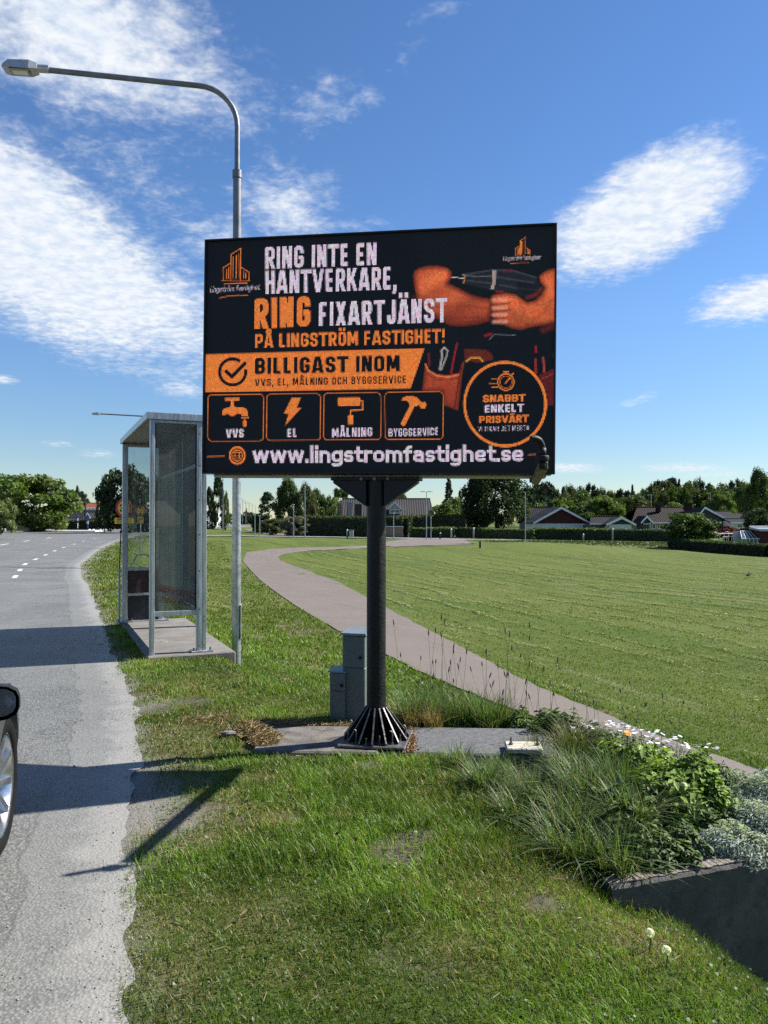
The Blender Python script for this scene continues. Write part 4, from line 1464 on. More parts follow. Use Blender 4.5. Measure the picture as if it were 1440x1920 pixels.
# ================================================================== street lamps
def street_lamp(loc, ang, label, group=None, H=6.05, arm=2.24, proto=[]):
    if proto:
        o = copy_tree(proto[0])
    else:
        o = empty('street_lamp', (0, 0, 0))
        proto.append(o)
        pl = MB().tube([(0, 0, -.3), (0, 0, 1.42)], .0465, 20).tube([(0, 0, 1.42), (0, 0, 3.1)], .0445, 20)
        lower = pl.build('pole', M['galv'], o)
        MB().tube([(0, 0, 3.1), (0, 0, 5.17)], .0435, 20).build('upper_pole', M['lamp_arm'], o)  # same galvanised pole; its darker look up here is painted in with darker steel
        MB().tube([(0, 0, 1.395), (0, 0, 1.425)], .0505, 20).build('band', M['galv'], lower)
        MB().box((.046, -.01, .45), (.012, .06, .36), ch=.004).build('hatch', M['galv'], lower)
        MB().tube([(0, 0, 5.10), (0, 0, 5.18)], .0505, 20).build('collar', M['lamp_arm'], o)
        pts = [(0, 0, 5.15), (0, 0, H - .42)]
        for a in np.linspace(0, 90, 10):
            pts.append((-.40 + .40 * math.cos(R(a)), 0, H - .40 + .40 * math.sin(R(a))))
        tl = .035
        pts.append((-arm + .30, 0, H + (arm - .7) * tl))
        H = H + (arm - .5) * tl
        MB().tube(pts, .028, 16).build('arm', M['lamp_arm'], o)
        MB().tube([(-arm + .35, 0, H), (-arm + .22, 0, H)], .040, 14).build('knuckle', M['lamp_head'], o)
        x1 = -arm + .24
        hd = MB().add([(x1, -.06, H - .03), (x1 - .07, -.085, H - .045), (x1 - .28, -.085, H - .045), (x1 - .33, -.07, H - .04), (x1 - .33, .07, H - .04), (x1 - .28, .085, H - .045), (x1 - .07, .085, H - .045), (x1, .06, H - .03),
                       (x1, -.05, H + .03), (x1 - .07, -.07, H + .045), (x1 - .27, -.07, H + .035), (x1 - .32, -.06, H + .0), (x1 - .32, .06, H + .0), (x1 - .27, .07, H + .035), (x1 - .07, .07, H + .045), (x1, .05, H + .03)],
                      [tuple(range(8)), tuple(range(15, 7, -1))] + [(i, i + 8, (i + 1) % 8 + 8, (i + 1) % 8) for i in range(8)]).build('lamp_head', M['lamp_head'], o)
        MB().box((x1 - .175, 0, H - .049), (.19, .12, .012), ch=.003).build('lens', M['lamp_lens'], hd)
        MB().box((x1 - .17, 0, H - .057), (.14, .07, .006), ch=.001).build('diffuser', M['white_paint'], hd)
    o.location = loc
    o.rotation_euler = (0, 0, ang)
    return tag(o, label, 'street lamp', group)


lb_ = ground_at(443.5, 1246)
LK = (EYE + (HOR - 161) / FPX * lb_.y - lb_.z) / 6.05
lamp0 = street_lamp(lb_, math.atan2(.29, 2.28), 'tall galvanised street lamp behind the billboard with its arm over the road')
lamp0.scale = (LK, LK, LK)
LG = 'street lamps along the main road'
for (px, d, lb) in ((284, 31.5, 'street lamp whose arm shows above the bus shelter roof'), (309, 45.5, 'street lamp seen through the far window of the bus shelter'), (418, 80, 'street lamp in front of the tall dark conifer'), (427, 131, 'slim street lamp just right of the tall dark conifer'),
                    (455, 170, 'first of the far row of street lamps right of the lamp pole'), (461, 188, 'second of the far row of street lamps'), (467, 207, 'third of the far row of street lamps'), (473, 228, 'fourth of the far row of street lamps'), (479, 252, 'last and smallest of the far row of street lamps')):
    d = d * LK
    x = (px - 720) / FPX * d
    street_lamp((x, d, zg1(x, d) - .05), R(10), lb, LG)


def park_lamp(px, top, bot, kind, label):
    """slim post; kind 'T' two-armed head, 'I' small head, 'P' bare post"""
    g_ = ground_at(px, bot)
    d = 84.0 if g_.y > 84 else g_.y
    d = min(max(d, 62), 88)
    x = (px - 720) / FPX * d
    z0 = EYE + (HOR - bot) / FPX * d
    z1 = EYE + (HOR - top) / FPX * d
    o = empty('park_lamp' if kind != 'P' else 'slim_post', (x, d, z0 - .02), 0, label, 'lamp post' if kind != 'P' else 'post')
    Hh = z1 - z0
    MB().tube([(0, 0, -.3), (0, 0, Hh)], [.055, .04], 10).build('pole', M['galv'], o)
    if kind == 'T':
        for sx in (-1, 1):
            MB().box((sx * .36, 0, Hh + .03), (.62, .24, .07), ch=.02).build('lamp_head', M['lamp_head'], o)
    elif kind == 'I':
        MB().box((-.05, 0, Hh + .03), (.28, .2, .07), ch=.02).build('lamp_head', M['lamp_head'], o)
    else:
        MB().lathe([(0, .0), (.07, 0), (.06, .05), (0, .06)], 10, Matrix.Translation((0, 0, Hh))).build('cap', M['galv'], o)
    return o


park_lamp(550.5, 946, 1004, 'I', 'short lamp post in front of the pale lilac bush')
park_lamp(571.8, 913, 1007, 'P', 'tall bare grey post in front of the dark hedge')
park_lamp(738, 962, 1006, 'P', 'thin post in front of the wooden gate')
park_lamp(799.5, 922, 1008, 'T', 'lamp post with twin flat heads in front of the tiled roof')
park_lamp(808, 970, 1007.5, 'P', 'thin post right beside the twin-headed lamp')
park_lamp(985, 923, 1013, 'I', 'lamp post in front of the big birch and red gabled house')
park_lamp(478, 966, 1001, 'I', 'small lamp post by the side path, leftmost of two')
park_lamp(487, 967, 1001, 'I', 'small lamp post by the side path, rightmost of two')
# tall masts among the far houses
for px, top, d, lb in ((1221, 928, 150, 'thin mast above the brown roofed house'), (1370, 931, 150, 'thin mast above the grey gabled house'), (1332, 925, 190, 'faint mast against the forest')):
    b_ = at(px, top, d)
    o = empty('mast', (b_.x, b_.y, -1), 0, lb, 'mast')
    MB().tube([(0, 0, 0), (0, 0, b_.z + 1)], [.11, .07], 8).build('pole', M['galv'], o)
    MB().box((-.35, 0, b_.z + 1), (.9, .22, .09), ch=.02).build('lamp_head', M['lamp_head'], o)

# bollards, waste bin, small posts near the far street
for px, top, bot, d, lb in ((846, 990, 1006.5, 83, 'small grey bollard in front of the round clipped hedge'), (888, 989, 1006.5, 83, 'small grey bollard in front of the birch'), (651, 992, 1007, 83, 'thin grey bollard beside the waste bin'),
                            (1093.5, 1000, 1014, 83, 'small grey post in front of the red house hedge'), (1148.5, 990, 1015, 83, 'grey post in front of the garage hedge'), (825, 997, 1007, 83, 'short black bollard near the fork of the path')):
    a, b = at(px, bot, d), at(px, top, d)
    o = empty('bollard', a, 0, lb, 'bollard')
    hh = b.z - a.z
    MB().lathe([(0, -.2), (.09, -.2), (.08, hh - .06), (.06, hh), (0, hh)], 12).build('post', M['black_plastic'] if 'black' in lb else M['galv'], o)
    MB().lathe([(.083, hh - .2), (.092, hh - .2), (.092, hh - .12), (.083, hh - .12)], 12).build('band', M['white_paint'], o)
a, b = at(900, 1021, 62), at(900, 1012, 62)
o = empty('marker_post', (a.x, a.y, zg1(a.x, a.y)), 0, 'short dark post at the end of the path fork on the lawn', 'post')
MB().box((0, 0, .25), (.14, .14, .55), ch=.02).build('post', M['black_plastic'], o)
MB().box((0, 0, .54), (.17, .17, .04), ch=.01).build('cap', M['black_plastic'], o)
a = at(659, 1007, 83)
o = empty('waste_bin', a, 0, 'small grey waste bin against the dark hedge', 'waste bin')
MB().box((0, 0, .36), (.46, .4, .72), ch=.04).build('body', M['galv'], o)
MB().box((0, 0, .745), (.52, .46, .06), ch=.02).build('lid', M['cab_lid'], o)

# ================================================================== cable cabinets
def cable_cabinet(loc, rz, wd, dp, ht, label):
    o = empty('cable_cabinet', loc, rz, label, 'cabinet')
    MB().box((0, 0, ht * .30 - .1), (wd, dp, ht * .6 + .2), ch=.006).build('base', M['cabinet'], o)
    dr = MB().box((0, -.002, ht * .78), (wd, dp + .004, ht * .36), ch=.006).build('door', M['cabinet'], o)
    MB().lathe([(0, 0), (.012, 0), (.012, .008), (0, .008)], 10, Matrix.Translation((wd * .3, -dp / 2 - .004, ht * .72)) @ Matrix.Rotation(R(90), 4, 'X')).build('lock', M['black_plastic'], dr)
    MB().add([(-wd / 2 - .012, -dp / 2 - .012, ht * .965), (wd / 2 + .012, -dp / 2 - .012, ht * .965), (wd / 2 + .012, dp / 2 + .012, ht * .965), (-wd / 2 - .012, dp / 2 + .012, ht * .965),
              (-wd / 2 - .008, -dp / 2 - .008, ht * .99), (wd / 2 + .008, -dp / 2 - .008, ht * .99), (wd / 2 + .004, dp / 2, ht * 1.025), (-wd / 2 - .004, dp / 2, ht * 1.025)],
             [(3, 2, 1, 0), (4, 5, 6, 7), (0, 1, 5, 4), (1, 2, 6, 5), (2, 3, 7, 6), (3, 0, 4, 7)]).build('lid', M['cab_lid'], o)
    return o


c1 = ground_at(668, 1347)
k1 = 164 / FPX * c1.y
cable_cabinet((c1.x + .01, c1.y + .02, c1.z), R(-16), .175, .19, k1, 'tall grey green cable cabinet partly behind the billboard pole')
c2 = ground_at(639, 1346)
k2 = 93 / FPX * c2.y
cable_cabinet((c2.x, c2.y - .02, c2.z), R(-16), .12, .15, k2, 'short grey green cable cabinet next to the tall one')


# ================================================================== road signs
def disc(mb, r, y, seg=40, z=0.0):
    vs = [(r * math.cos(2 * math.pi * k / seg), y, z + r * math.sin(2 * math.pi * k / seg)) for k in range(seg)]
    return mb.prism(vs, (0, 0, 0), (0, .004, 0))


def round_sign(loc, rz, r, zc, label):
    o = empty('road_sign', loc, rz, label, 'road sign')
    MB().tube([(0, .03, -.2), (0, .03, zc + r * .6)], .03, 12).build('post', M['galv'], o)
    f = disc(MB(), r, 0, z=zc).build('face', M['sign_yellow'], o)
    ring_ = MB()
    n = 48
    for k in range(n):
        a0, a1 = 2 * math.pi * k / n, 2 * math.pi * (k + 1) / n
        q = [(rr * math.cos(a), -.003, zc + rr * math.sin(a)) for rr, a in ((r, a0), (r, a1), (r * .74, a1), (r * .74, a0))]
        ring_.prism(q, (0, 0, 0), (0, .0025, 0))
    ring_.build('red_rim', M['sign_red'], f)
    return o, f


s1 = at(232, 1010, 24.7)
sx, sy = s1.x, s1.y
sg, f = round_sign((sx, sy, zg1(sx, sy)), R(-18), .30, 1.885 - zg1(sx, sy), 'round yellow 30 speed limit sign with red rim beside the bus shelter')
zc = 1.885 - zg1(sx, sy)
mb, tw = text_mesh('30', .24, .18, .60, ext=.003)
o = mb.build('numeral', M['sign_black'], f)
o.location = (0, -.004, zc - .12)
pt = MB().box((0, 0, zc - .41), (.70, .012, .19), ch=.003).build('plate', M['sign_yellow'], sg)
for txt, zz, xo in (('MÅND-', .0, -.14), ('07.30-', -.082, -.14)):
    mb, tw = text_mesh(txt, .062, .17, .62, ext=.002)
    o = mb.build('lettering', M['sign_black'], pt)
    o.location = (xo, -.007, zc - .39 + zz)
x2, y2 = at(263, 1000, 41).x, 41
sg, f = round_sign((x2, y2, zg1(x2, y2)), R(-18), .30, 2.58, 'round red rimmed sign seen through the far shelter window')
for sgn in (1, -1):
    MB().prism([(-.10, 0, 2.58 + sgn * .21), (.10, 0, 2.58 + sgn * .21), (0, 0, 2.58 + sgn * .06)], (0, -.004, 0), (0, -.001, 0)).build('wedge', M['sign_black'], f)
for sgn in (1, -1):
    MB().box((sgn * .09, -.004, 2.58), (.06, .004, .035)).build('mark', M['sign_black'], f)
pt = MB().box((0, 0, 2.10), (.36, .012, .34), ch=.003).build('plate', M['sign_yellow'], sg)
MB().box((-.08, -.008, 2.08), (.045, .004, .20)).box((0, -.0085, 2.165), (.2, .004, .04)).prism([(.1, 0, 2.22), (.17, 0, 2.165), (.1, 0, 2.11)], (0, -.010, 0), (0, -.006, 0)).build('arrow', M['sign_black'], pt)


# ================================================================== car at the left edge
CH = R(15.5)
CW = Vector((-1.672, 3.47, 0))                # outer face of the right front wheel, on the ground
car = empty('parked_car', (0, 0, 0), 0, 'dark green grey car with silver alloy wheel at the left edge', 'car')
# local: +y forward, +x right; right front wheel outer face at (.90, 1.35)
Mc = Matrix.Rotation(CH, 4, 'Z')
off = Mc @ Vector((.89, 1.38, 0))
car.location = CW - off
car.rotation_euler = (0, 0, CH)
M['car_paint'] = mat('dark_green_paint', (.010, .014, .013), .35, 0, .08, 3, spec=.35, coat=.3)
M['car_glass'] = mat('car_glass', (.012, .016, .018), .04, 0, .05, 3, spec=1.0)
M['tyre'] = mat('tyre_rubber', (.0075, .0075, .0078), .9, 0, .25, 20, .3, 60, spec=.12)
M['alloy'] = mat('silver_alloy', (.55, .56, .57), .28, .95, .06, 10)
M['mirror'] = mat('mirror_glass', (.13, .17, .24), .03, 1.0, .02, 3)
# hull: stations (y, half width, sill z, shoulder z, top z)
ST = [(2.25, .62, .30, .54, .58), (2.15, .74, .24, .58, .63), (1.95, .82, .20, .63, .68), (1.6, .875, .19, .67, .73), (1.38, .89, .19, .685, .755), (1.1, .89, .19, .70, .79), (.75, .885, .19, .73, .88), (.3, .89, .18, .78, .93), (-.4, .89, .18, .80, .95), (-1.0, .89, .19, .82, .96), (-1.4, .885, .20, .83, .97), (-1.8, .86, .22, .83, .96), (-2.1, .80, .28, .82, .94), (-2.22, .70, .36, .78, .88)]
vs, fs = [], []
prof = lambda hw, z0, zs, zt: [(hw * .92, z0), (hw * .985, z0 + .10), (hw, (z0 + zs) / 2), (hw * .995, zs - .06), (hw * .965, zs), (hw * .86, zs + (zt - zs) * .6), (hw * .5, zt - .012), (0, zt)]
NP = 15
for (y, hw, z0, zs, zt) in ST:
    h = prof(hw, z0, zs, zt)
    vs += [(x, y, z) for x, z in h] + [(-x, y, z) for x, z in h[-2::-1]]
for i in range(len(ST) - 1):
    for k in range(NP - 1):
        fs.append((i * NP + k, (i + 1) * NP + k, (i + 1) * NP + k + 1, i * NP + k + 1))
    fs.append((i * NP + NP - 1, (i + 1) * NP + NP - 1, (i + 1) * NP, i * NP))
fs.append(tuple(range(NP))[::1])
fs.append(tuple(range((len(ST) - 1) * NP, len(ST) * NP))[::-1])
hull = MB().add(vs, fs, True).build('body', M['car_paint'], car)
cut = []
for yy in (1.38, -1.42):
    for sx in (-1, 1):
        c = MB().lathe([(0, -.3), (.338, -.3), (.338, .3), (0, .3)], 40, Matrix.Translation((sx * .86, yy, .315)) @ Matrix.Rotation(R(90), 4, 'Y')).build('wheel_cut', M['black_plastic'])
        c.parent = car
        cut.append(c)
        md = hull.modifiers.new('arch', 'BOOLEAN')
        md.object = c
        md.operation = 'DIFFERENCE'
        md.solver = 'EXACT'
bpy.context.view_layer.update()
dg = bpy.context.evaluated_depsgraph_get()
nm = bpy.data.meshes.new_from_object(hull.evaluated_get(dg))
hull.modifiers.clear()
hull.data = nm
nm.materials.clear()
nm.materials.append(M['car_paint'])
for c in cut:
    bpy.data.objects.remove(c, do_unlink=True)
# cabin
gh = [(.78, .82, .93), (.15, .72, 1.38), (-.9, .70, 1.43), (-1.75, .72, 1.22), (-2.05, .76, .98)]
vs, fs = [], []
for (y, hw, z) in gh:
    vs += [(hw * 1.0, y, .92), (hw * (.98 if z < 1 else .86), y, z - .03), (hw * .6, y, z), (-hw * .6, y, z), (-hw * (.98 if z < 1 else .86), y, z - .03), (-hw * 1.0, y, .92)]
for i in range(len(gh) - 1):
    for k in range(5):
        fs.append((i * 6 + k, (i + 1) * 6 + k, (i + 1) * 6 + k + 1, i * 6 + k + 1))
MB().add(vs, fs, False).build('windows', M['car_glass'], car)
rf = [(.16, .60, 1.395), (-.35, .60, 1.44), (-.9, .60, 1.447), (-1.5, .60, 1.33)]
vs, fs = [], []
for (y, hw, z) in rf:
    vs += [(hw, y, z - .028), (hw * .7, y, z), (-hw * .7, y, z), (-hw, y, z - .028)]
for i in range(3):
    for k in range(3):
        fs.append((i * 4 + k, (i + 1) * 4 + k, (i + 1) * 4 + k + 1, i * 4 + k + 1))
MB().add(vs, fs, True).build('roof', M['car_paint'], car)


def wheel(sx, yy):
    T = Matrix.Translation((sx * .762, yy, .315)) @ Matrix.Rotation(R(90) * sx, 4, 'Y')
    w_ = MB().lathe([(.205, -.10), (.28, -.105), (.306, -.09), (.315, -.05), (.315, .05), (.306, .088), (.28, .103), (.225, .100), (.222, .08)], 48, T).build('tyre', M['tyre'], car)
    # rim outer face is at local z = +.10
    rim = MB().lathe([(.222, -.08), (.19, -.06), (.185, .0), (.20, .05), (.214, .085), (.226, .098), (.230, .092)], 48, T)
    rim.lathe([(0, .062), (.05, .064), (.058, .05), (.058, .0)], 24, T)
    for k in range(10):
        a = 2 * math.pi * k / 10
        b = a + .10
        def P(r, an, z):
            return T @ Vector((r * math.cos(an), r * math.sin(an), z))
        w0, w1 = .24, .075
        q = [P(.045, a - w0, .058), P(.045, a + w0, .058), P(.215, b + w1, .088), P(.215, b - w1, .088)]
        q2 = [P(.045, a - w0 * .9, .02), P(.045, a + w0 * .9, .02), P(.205, b + w1 * 1.2, .045), P(.205, b - w1 * 1.2, .045)]
        rim.add(q + q2, [(0, 1, 2, 3), (7, 6, 5, 4), (0, 4, 5, 1), (1, 5, 6, 2), (2, 6, 7, 3), (3, 7, 4, 0)])
    rim.build('rim', M['alloy'], w_)
    MB().lathe([(0, -.02), (.165, -.02), (.165, -.05), (0, -.05)], 32, T).build('brake_disc', M['steel_edge'], w_)
    MB().lathe([(0, .068), (.03, .067), (.034, .06)], 20, T).build('hub_cap', M['black_plastic'], w_)
    MB().lathe([(.30, -.12), (.332, -.12), (.332, .05), (.328, .05)], 40, T).build('wheel_well', M['black_plastic'], car)


for sx in (-1, 1):
    for yy in (1.38, -1.42):
        wheel(sx, yy)


def side_mirror(sx):
    base = empty('side_mirror', (0, 0, 0))
    base.parent = car
    c = Vector((sx * .95, .62, .852))
    # rounded shell, open towards the driver
    vs, fs = [], []
    seg = 20
    rings = [(-.045, 1.0), (-.02, 1.0), (.02, .93), (.05, .72), (.068, .38), (.074, .05)]
    for (dy, k) in rings:
        for j in range(seg):
            an = 2 * math.pi * j / seg
            ca, sa_ = math.cos(an), math.sin(an)
            rr_ = 1 / (abs(ca) ** 3.2 + abs(sa_) ** 3.2) ** (1 / 3.2)
            vs.append(c + Vector((ca * rr_ * .108 * k, dy, sa_ * rr_ * .063 * k)))
    for i in range(len(rings) - 1):
        for j in range(seg):
            fs.append((i * seg + j, i * seg + (j + 1) % seg, (i + 1) * seg + (j + 1) % seg, (i + 1) * seg + j))
    fs.append(tuple(range((len(rings) - 1) * seg, len(rings) * seg)))
    MB().add(vs, fs, True).build('housing', M['black_plastic'], base)
    g_ = []
    for j in range(seg):
        an = 2 * math.pi * j / seg
        ca, sa_ = math.cos(an), math.sin(an)
        rr_ = 1 / (abs(ca) ** 3.2 + abs(sa_) ** 3.2) ** (1 / 3.2)
        g_.append(c + Vector((ca * rr_ * .094, -.036 + ca * .006 * sx, sa_ * rr_ * .052)))
    MB().prism(g_, (0, 0, 0), (0, .006, 0)).build('mirror_glass', M['mirror'], base)
    MB().tube([(sx * .86, .64, .83), (sx * .95, .64, .845)], .022, 10).build('stalk', M['black_plastic'], base)


side_mirror(1)
side_mirror(-1)
for sx in (-1, 1):
    MB().box((sx * .60, 2.17, .56), (.30, .10, .10), ch=.03).build('headlight', M['lamp_lens'], car)
    MB().box((sx * .62, -2.16, .74), (.26, .10, .12), ch=.03).build('tail_light', M['sign_red'], car)
MB().box((0, 2.24, .40), (1.0, .03, .16), ch=.02).build('grille', M['black_plastic'], car)
for sx in (-1, 1):
    for yy in (.0, -.95):
        MB().box((sx * .895, yy, .80), (.02, .17, .025), ch=.008).build('door_handle', M['car_paint'], car)

# ================================================================== trees, bushes, hedges
def leaf_quads(P, N, size, col, asp=.62, jitter=.9, seed=0):
    """one small bent-free leaf face at each point P, roughly facing N; returns verts, loops, totals, cols"""
    r = np.random.default_rng(seed)
    n = len(P)
    N = N + r.normal(0, jitter, (n, 3))
    N /= np.linalg.norm(N, axis=1, keepdims=True) + 1e-9
    A = np.cross(N, r.normal(0, 1, (n, 3)))
    A /= np.linalg.norm(A, axis=1, keepdims=True) + 1e-9
    B = np.cross(N, A)
    s = (size * r.uniform(.6, 1.3, n))[:, None] if np.ndim(size) == 0 else (size * r.uniform(.7, 1.25, n))[:, None]
    V = np.stack([P - A * s, P + B * s * asp, P + A * s, P - B * s * asp], 1).reshape(-1, 3)
    return V, np.arange(4 * n), np.full(n, 4), np.repeat(col, 4, 0)


def crown_mesh(kind, seed, base, n_cl=46, n_lf=70, leaf=.034):
    """crown in a 1 m high, about 1 m wide tree space (z 0..1)"""
    r = np.random.default_rng(seed)
    C = []
    rad = []
    if kind == 'round':
        while len(C) < n_cl:
            p = r.normal(0, 1, 3)
            p /= np.linalg.norm(p)
            p *= r.uniform(.45, 1.0) ** .5
            w_ = 1 + .18 * math.sin(3 * math.atan2(p[1], p[0]) + seed)
            C.append((p[0] * .42 * w_, p[1] * .42 * w_, .56 + p[2] * .36))
            rad.append(r.uniform(.075, .14))
    elif kind == 'bush':
        while len(C) < n_cl:
            p = r.normal(0, 1, 3)
            p /= np.linalg.norm(p)
            p *= r.uniform(.3, 1.0) ** .5
            C.append((p[0] * .43, p[1] * .43, .42 + p[2] * .42))
            rad.append(r.uniform(.08, .14))
    elif kind == 'birch':
        for i in range(n_cl):
            z = r.uniform(.14, .97)
            rr = .44 * math.sin(min(1, (1.02 - z) * 1.9) * math.pi / 2) * (0.75 + .25 * r.random()) * (1 - .25 * (z < .3))
            a = r.uniform(0, 6.28)
            q = r.uniform(.35, 1) ** .5
            C.append((rr * q * math.cos(a), rr * q * math.sin(a), z))
            rad.append(r.uniform(.06, .11))
    elif kind == 'spruce':
        for i in range(n_cl):
            z = .06 + .92 * i / n_cl
            rr = .34 * (1 - z) ** .85 * r.uniform(.55, 1.1)
            a = r.uniform(0, 6.28)
            C.append((rr * math.cos(a), rr * math.sin(a), z))
            rad.append(.03 + .055 * (1 - z))
    elif kind == 'pine':
        for i in range(n_cl):
            z = r.uniform(.45, .98)
            rr = .36 * math.sin(math.pi * min(1, max(.12, (1.03 - z) / .62))) * r.uniform(.3, 1) ** .5
            a = r.uniform(0, 6.28)
            C.append((rr * math.cos(a), rr * math.sin(a), z))
            rad.append(r.uniform(.05, .09))
    elif kind == 'column':
        for i in range(n_cl):
            z = r.uniform(.05, .98)
            rr = .40 * math.sin(math.pi * min(1, (1.03 - z) * 1.15) * .5) * r.uniform(.5, 1) ** .5 * (1 if z < .7 else .95)
            a = r.uniform(0, 6.28)
            C.append((rr * math.cos(a), rr * math.sin(a), z))
            rad.append(r.uniform(.06, .10))
    P, N, K = [], [], []
    base = np.array(base)
    for c, q in zip(C, rad):
        c = np.array(c)
        d = r.normal(0, 1, (n_lf, 3))
        d /= np.linalg.norm(d, axis=1, keepdims=True)
        sc = np.array([1.2, 1.2, .8]) if kind != 'birch' else np.array([.9, .9, 1.35])
        if kind == 'spruce':
            sc = np.array([1.5, 1.5, .6])
        pts = c + d * q * sc * r.uniform(.35, 1.05, (n_lf, 1))
        P.append(pts)
        N.append(d + np.array([0, 0, .35]))
        k = base * r.uniform(.72, 1.3) * np.array([r.uniform(.88, 1.15), 1, r.uniform(.85, 1.1)])
        K.append(k * r.uniform(.78, 1.22, (n_lf, 1)))
    P, N, K = np.concatenate(P), np.concatenate(N), np.concatenate(K)
    ok = P[:, 2] > .02
    V, L, T, Cc = leaf_quads(P[ok], N[ok], leaf, K[ok], .65, .8, seed)
    return np_mesh('crown', V, L, T, np.clip(Cc, 0, 1))


def trunk_mesh(kind, seed):
    r = random.Random(seed)
    mb = MB()
    top = {'round': .62, 'bush': .45, 'birch': .9, 'spruce': .97, 'pine': .93, 'column': .9}[kind]
    b = .022 if kind != 'bush' else .015
    pts = [(r.uniform(-.012, .012) * i, r.uniform(-.012, .012) * i, top * i / 5 - (.02 if i == 0 else 0)) for i in range(6)]
    mb.tube(pts, [b * (1.25 - i * .2) for i in range(6)], 8)
    for k in range(9 if kind != 'spruce' else 6):
        i = r.randint(1 if kind in ('bush', 'column') else 2, 4)
        p = Vector(pts[i])
        a = r.uniform(0, 6.28)
        L = r.uniform(.18, .34) * (1 if kind in ('round', 'bush') else .7)
        up = .6 if kind != 'spruce' else -.1
        q = p + Vector((math.cos(a) * L, math.sin(a) * L, L * up))
        mid = (p + q) / 2 + Vector((0, 0, L * .12))
        mb.tube([p, mid, q], [b * .5, b * .34, b * .14], 6)
    return mb.mesh('trunk')


GREEN = dict(mid=(.052, .086, .018), bright=(.088, .132, .024), dark=(.026, .046, .013), blue=(.022, .040, .020), pale=(.11, .155, .045), olive=(.060, .075, .024), red=(.13, .035, .022), lilac=(.10, .105, .075), pine=(.028, .044, .018))
_tm = {}


def tree_mesh(kind, colr, var, dense=1):
    key = (kind, colr, var, dense)
    if key not in _tm:
        seed = (sum(ord(q) for q in kind) * 7 + sum(ord(q) for q in colr)) * 13 + var
        n1, n2 = {'round': (58, 72), 'bush': (52, 64), 'birch': (110, 60), 'spruce': (90, 30), 'pine': (46, 50), 'column': (80, 50)}[kind]
        lf = {'round': .030, 'bush': .036, 'birch': .021, 'spruce': .024, 'pine': .028, 'column': .026}[kind]
        if dense > 1:
            n2, lf = int(n2 * 2.7), lf * .76
        cm = crown_mesh(kind, seed, GREEN[colr], n1, n2, lf)
        cm.materials.append(M['needle'] if kind in ('spruce', 'pine', 'column') else M['leaf'])
        tm = trunk_mesh(kind, seed)
        tm.materials.append(M['bark'])
        _tm[key] = (cm, tm)
    return _tm[key]


def tree(px, top, bot, wpx, d, kind, colr, var, label, name=None, cat='tree', group=None, dense=1, rz=None):
    a, b = at(px, bot, d), at(px, top, d)
    hh, ww = b.z - a.z, wpx / FPX * d
    cm, tm = tree_mesh(kind, colr, var, dense)
    o = empty(name or {'round': 'deciduous_tree', 'bush': 'bush', 'birch': 'birch_tree', 'spruce': 'spruce_tree', 'pine': 'pine_tree', 'column': 'conifer_tree'}[kind], a, 0, label, cat, group)
    kx = {'round': .96, 'bush': .98, 'birch': .95, 'spruce': .72, 'pine': .82, 'column': .88}[kind]
    o.scale = (ww / kx, ww / kx, hh * (1.07 if kind == 'bush' else 1.02))
    o.rotation_euler = (0, 0, rz if rz is not None else random.uniform(0, 6.28))
    link('crown', cm, None, o)
    link('trunk', tm, None, o)
    return o


# --- left side
tree(2, 926, 1001, 62, 62, 'bush', 'pale', 1, 'pale green feathery bush at the left edge beside the road', 'roadside_bush', 'bush', dense=2)
tree(66, 874, 1000, 152, 98, 'bush', 'bright', 1, 'big round bright green tree behind the far bus stop', 'deciduous_tree', dense=2)
tree(-8, 884, 1000, 90, 105, 'bush', 'mid', 2, 'green tree cut by the left edge behind the far bus stop', 'deciduous_tree', dense=2)
tree(228, 856, 1003, 92, 88, 'bush', 'dark', 1, 'dark tree rising behind the speed limit sign', 'deciduous_tree', dense=2)
tree(196, 898, 1001, 38, 92, 'birch', 'dark', 2, 'loose dark tree left of the speed limit sign')
tree(272, 880, 1002, 84, 95, 'bush', 'dark', 3, 'dark tree seen through the shelter window', 'deciduous_tree')
tree(315, 885, 1002, 90, 97, 'birch', 'mid', 1, 'green tree hidden behind the shelter panel')
for px, t in ((115, 909), (127, 918), (138, 921), (148, 914), (158, 925), (105, 920)):
    tree(px, t, 985, 22, 210, 'pine', 'pine', px % 3, 'pine on the far rise behind the red roofed house', group='pines on the far rise')
# --- middle gap
tree(409, 880, 1000, 30, 130, 'column', 'dark', 1, 'tallest dark columnar conifer below the billboard corner', dense=2)
tree(393, 913, 1000, 30, 132, 'column', 'dark', 2, 'shorter dark conifer just left of the tallest one', dense=2)
tree(424, 925, 992, 14, 140, 'birch', 'mid', 2, 'thin young tree right of the tallest conifer')
tree(432, 962, 988, 26, 230, 'round', 'mid', 1, 'small distant tree at the end of the road')
for px, t, w_ in ((452, 962, 26), (463, 956, 24), (474, 961, 26), (484, 963, 22)):
    tree(px, t, 990, w_, 262, 'round', 'dark', px % 3, 'distant tree at the far end of the lamp row', group='distant trees at the far end of the lamp row')
tree(462, 953, 988, 9, 256, 'spruce', 'blue', 1, 'tiny pointed spruce above the far lamp row')
tree(502, 926, 1003, 62, 112, 'column', 'dark', 3, 'dark conical evergreen left of the tall birch', dense=2)
tree(541, 897, 1003, 66, 108, 'birch', 'mid', 1, 'tall loose birch left of the hedge', dense=2)
tree(573, 912, 1003, 60, 106, 'birch', 'olive', 3, 'broad green birch in the middle of the tree group', dense=2)
tree(592, 914, 1003, 44, 112, 'round', 'mid', 3, 'green tree with uneven top at the right of the tree group', dense=2)
tree(613, 928, 1000, 44, 118, 'round', 'mid', 1, 'smaller tree between the tree group and the white house')
tree(511, 968, 1004, 56, 92, 'bush', 'olive', 2, 'rounded olive green bush beside the side path', cat='bush')
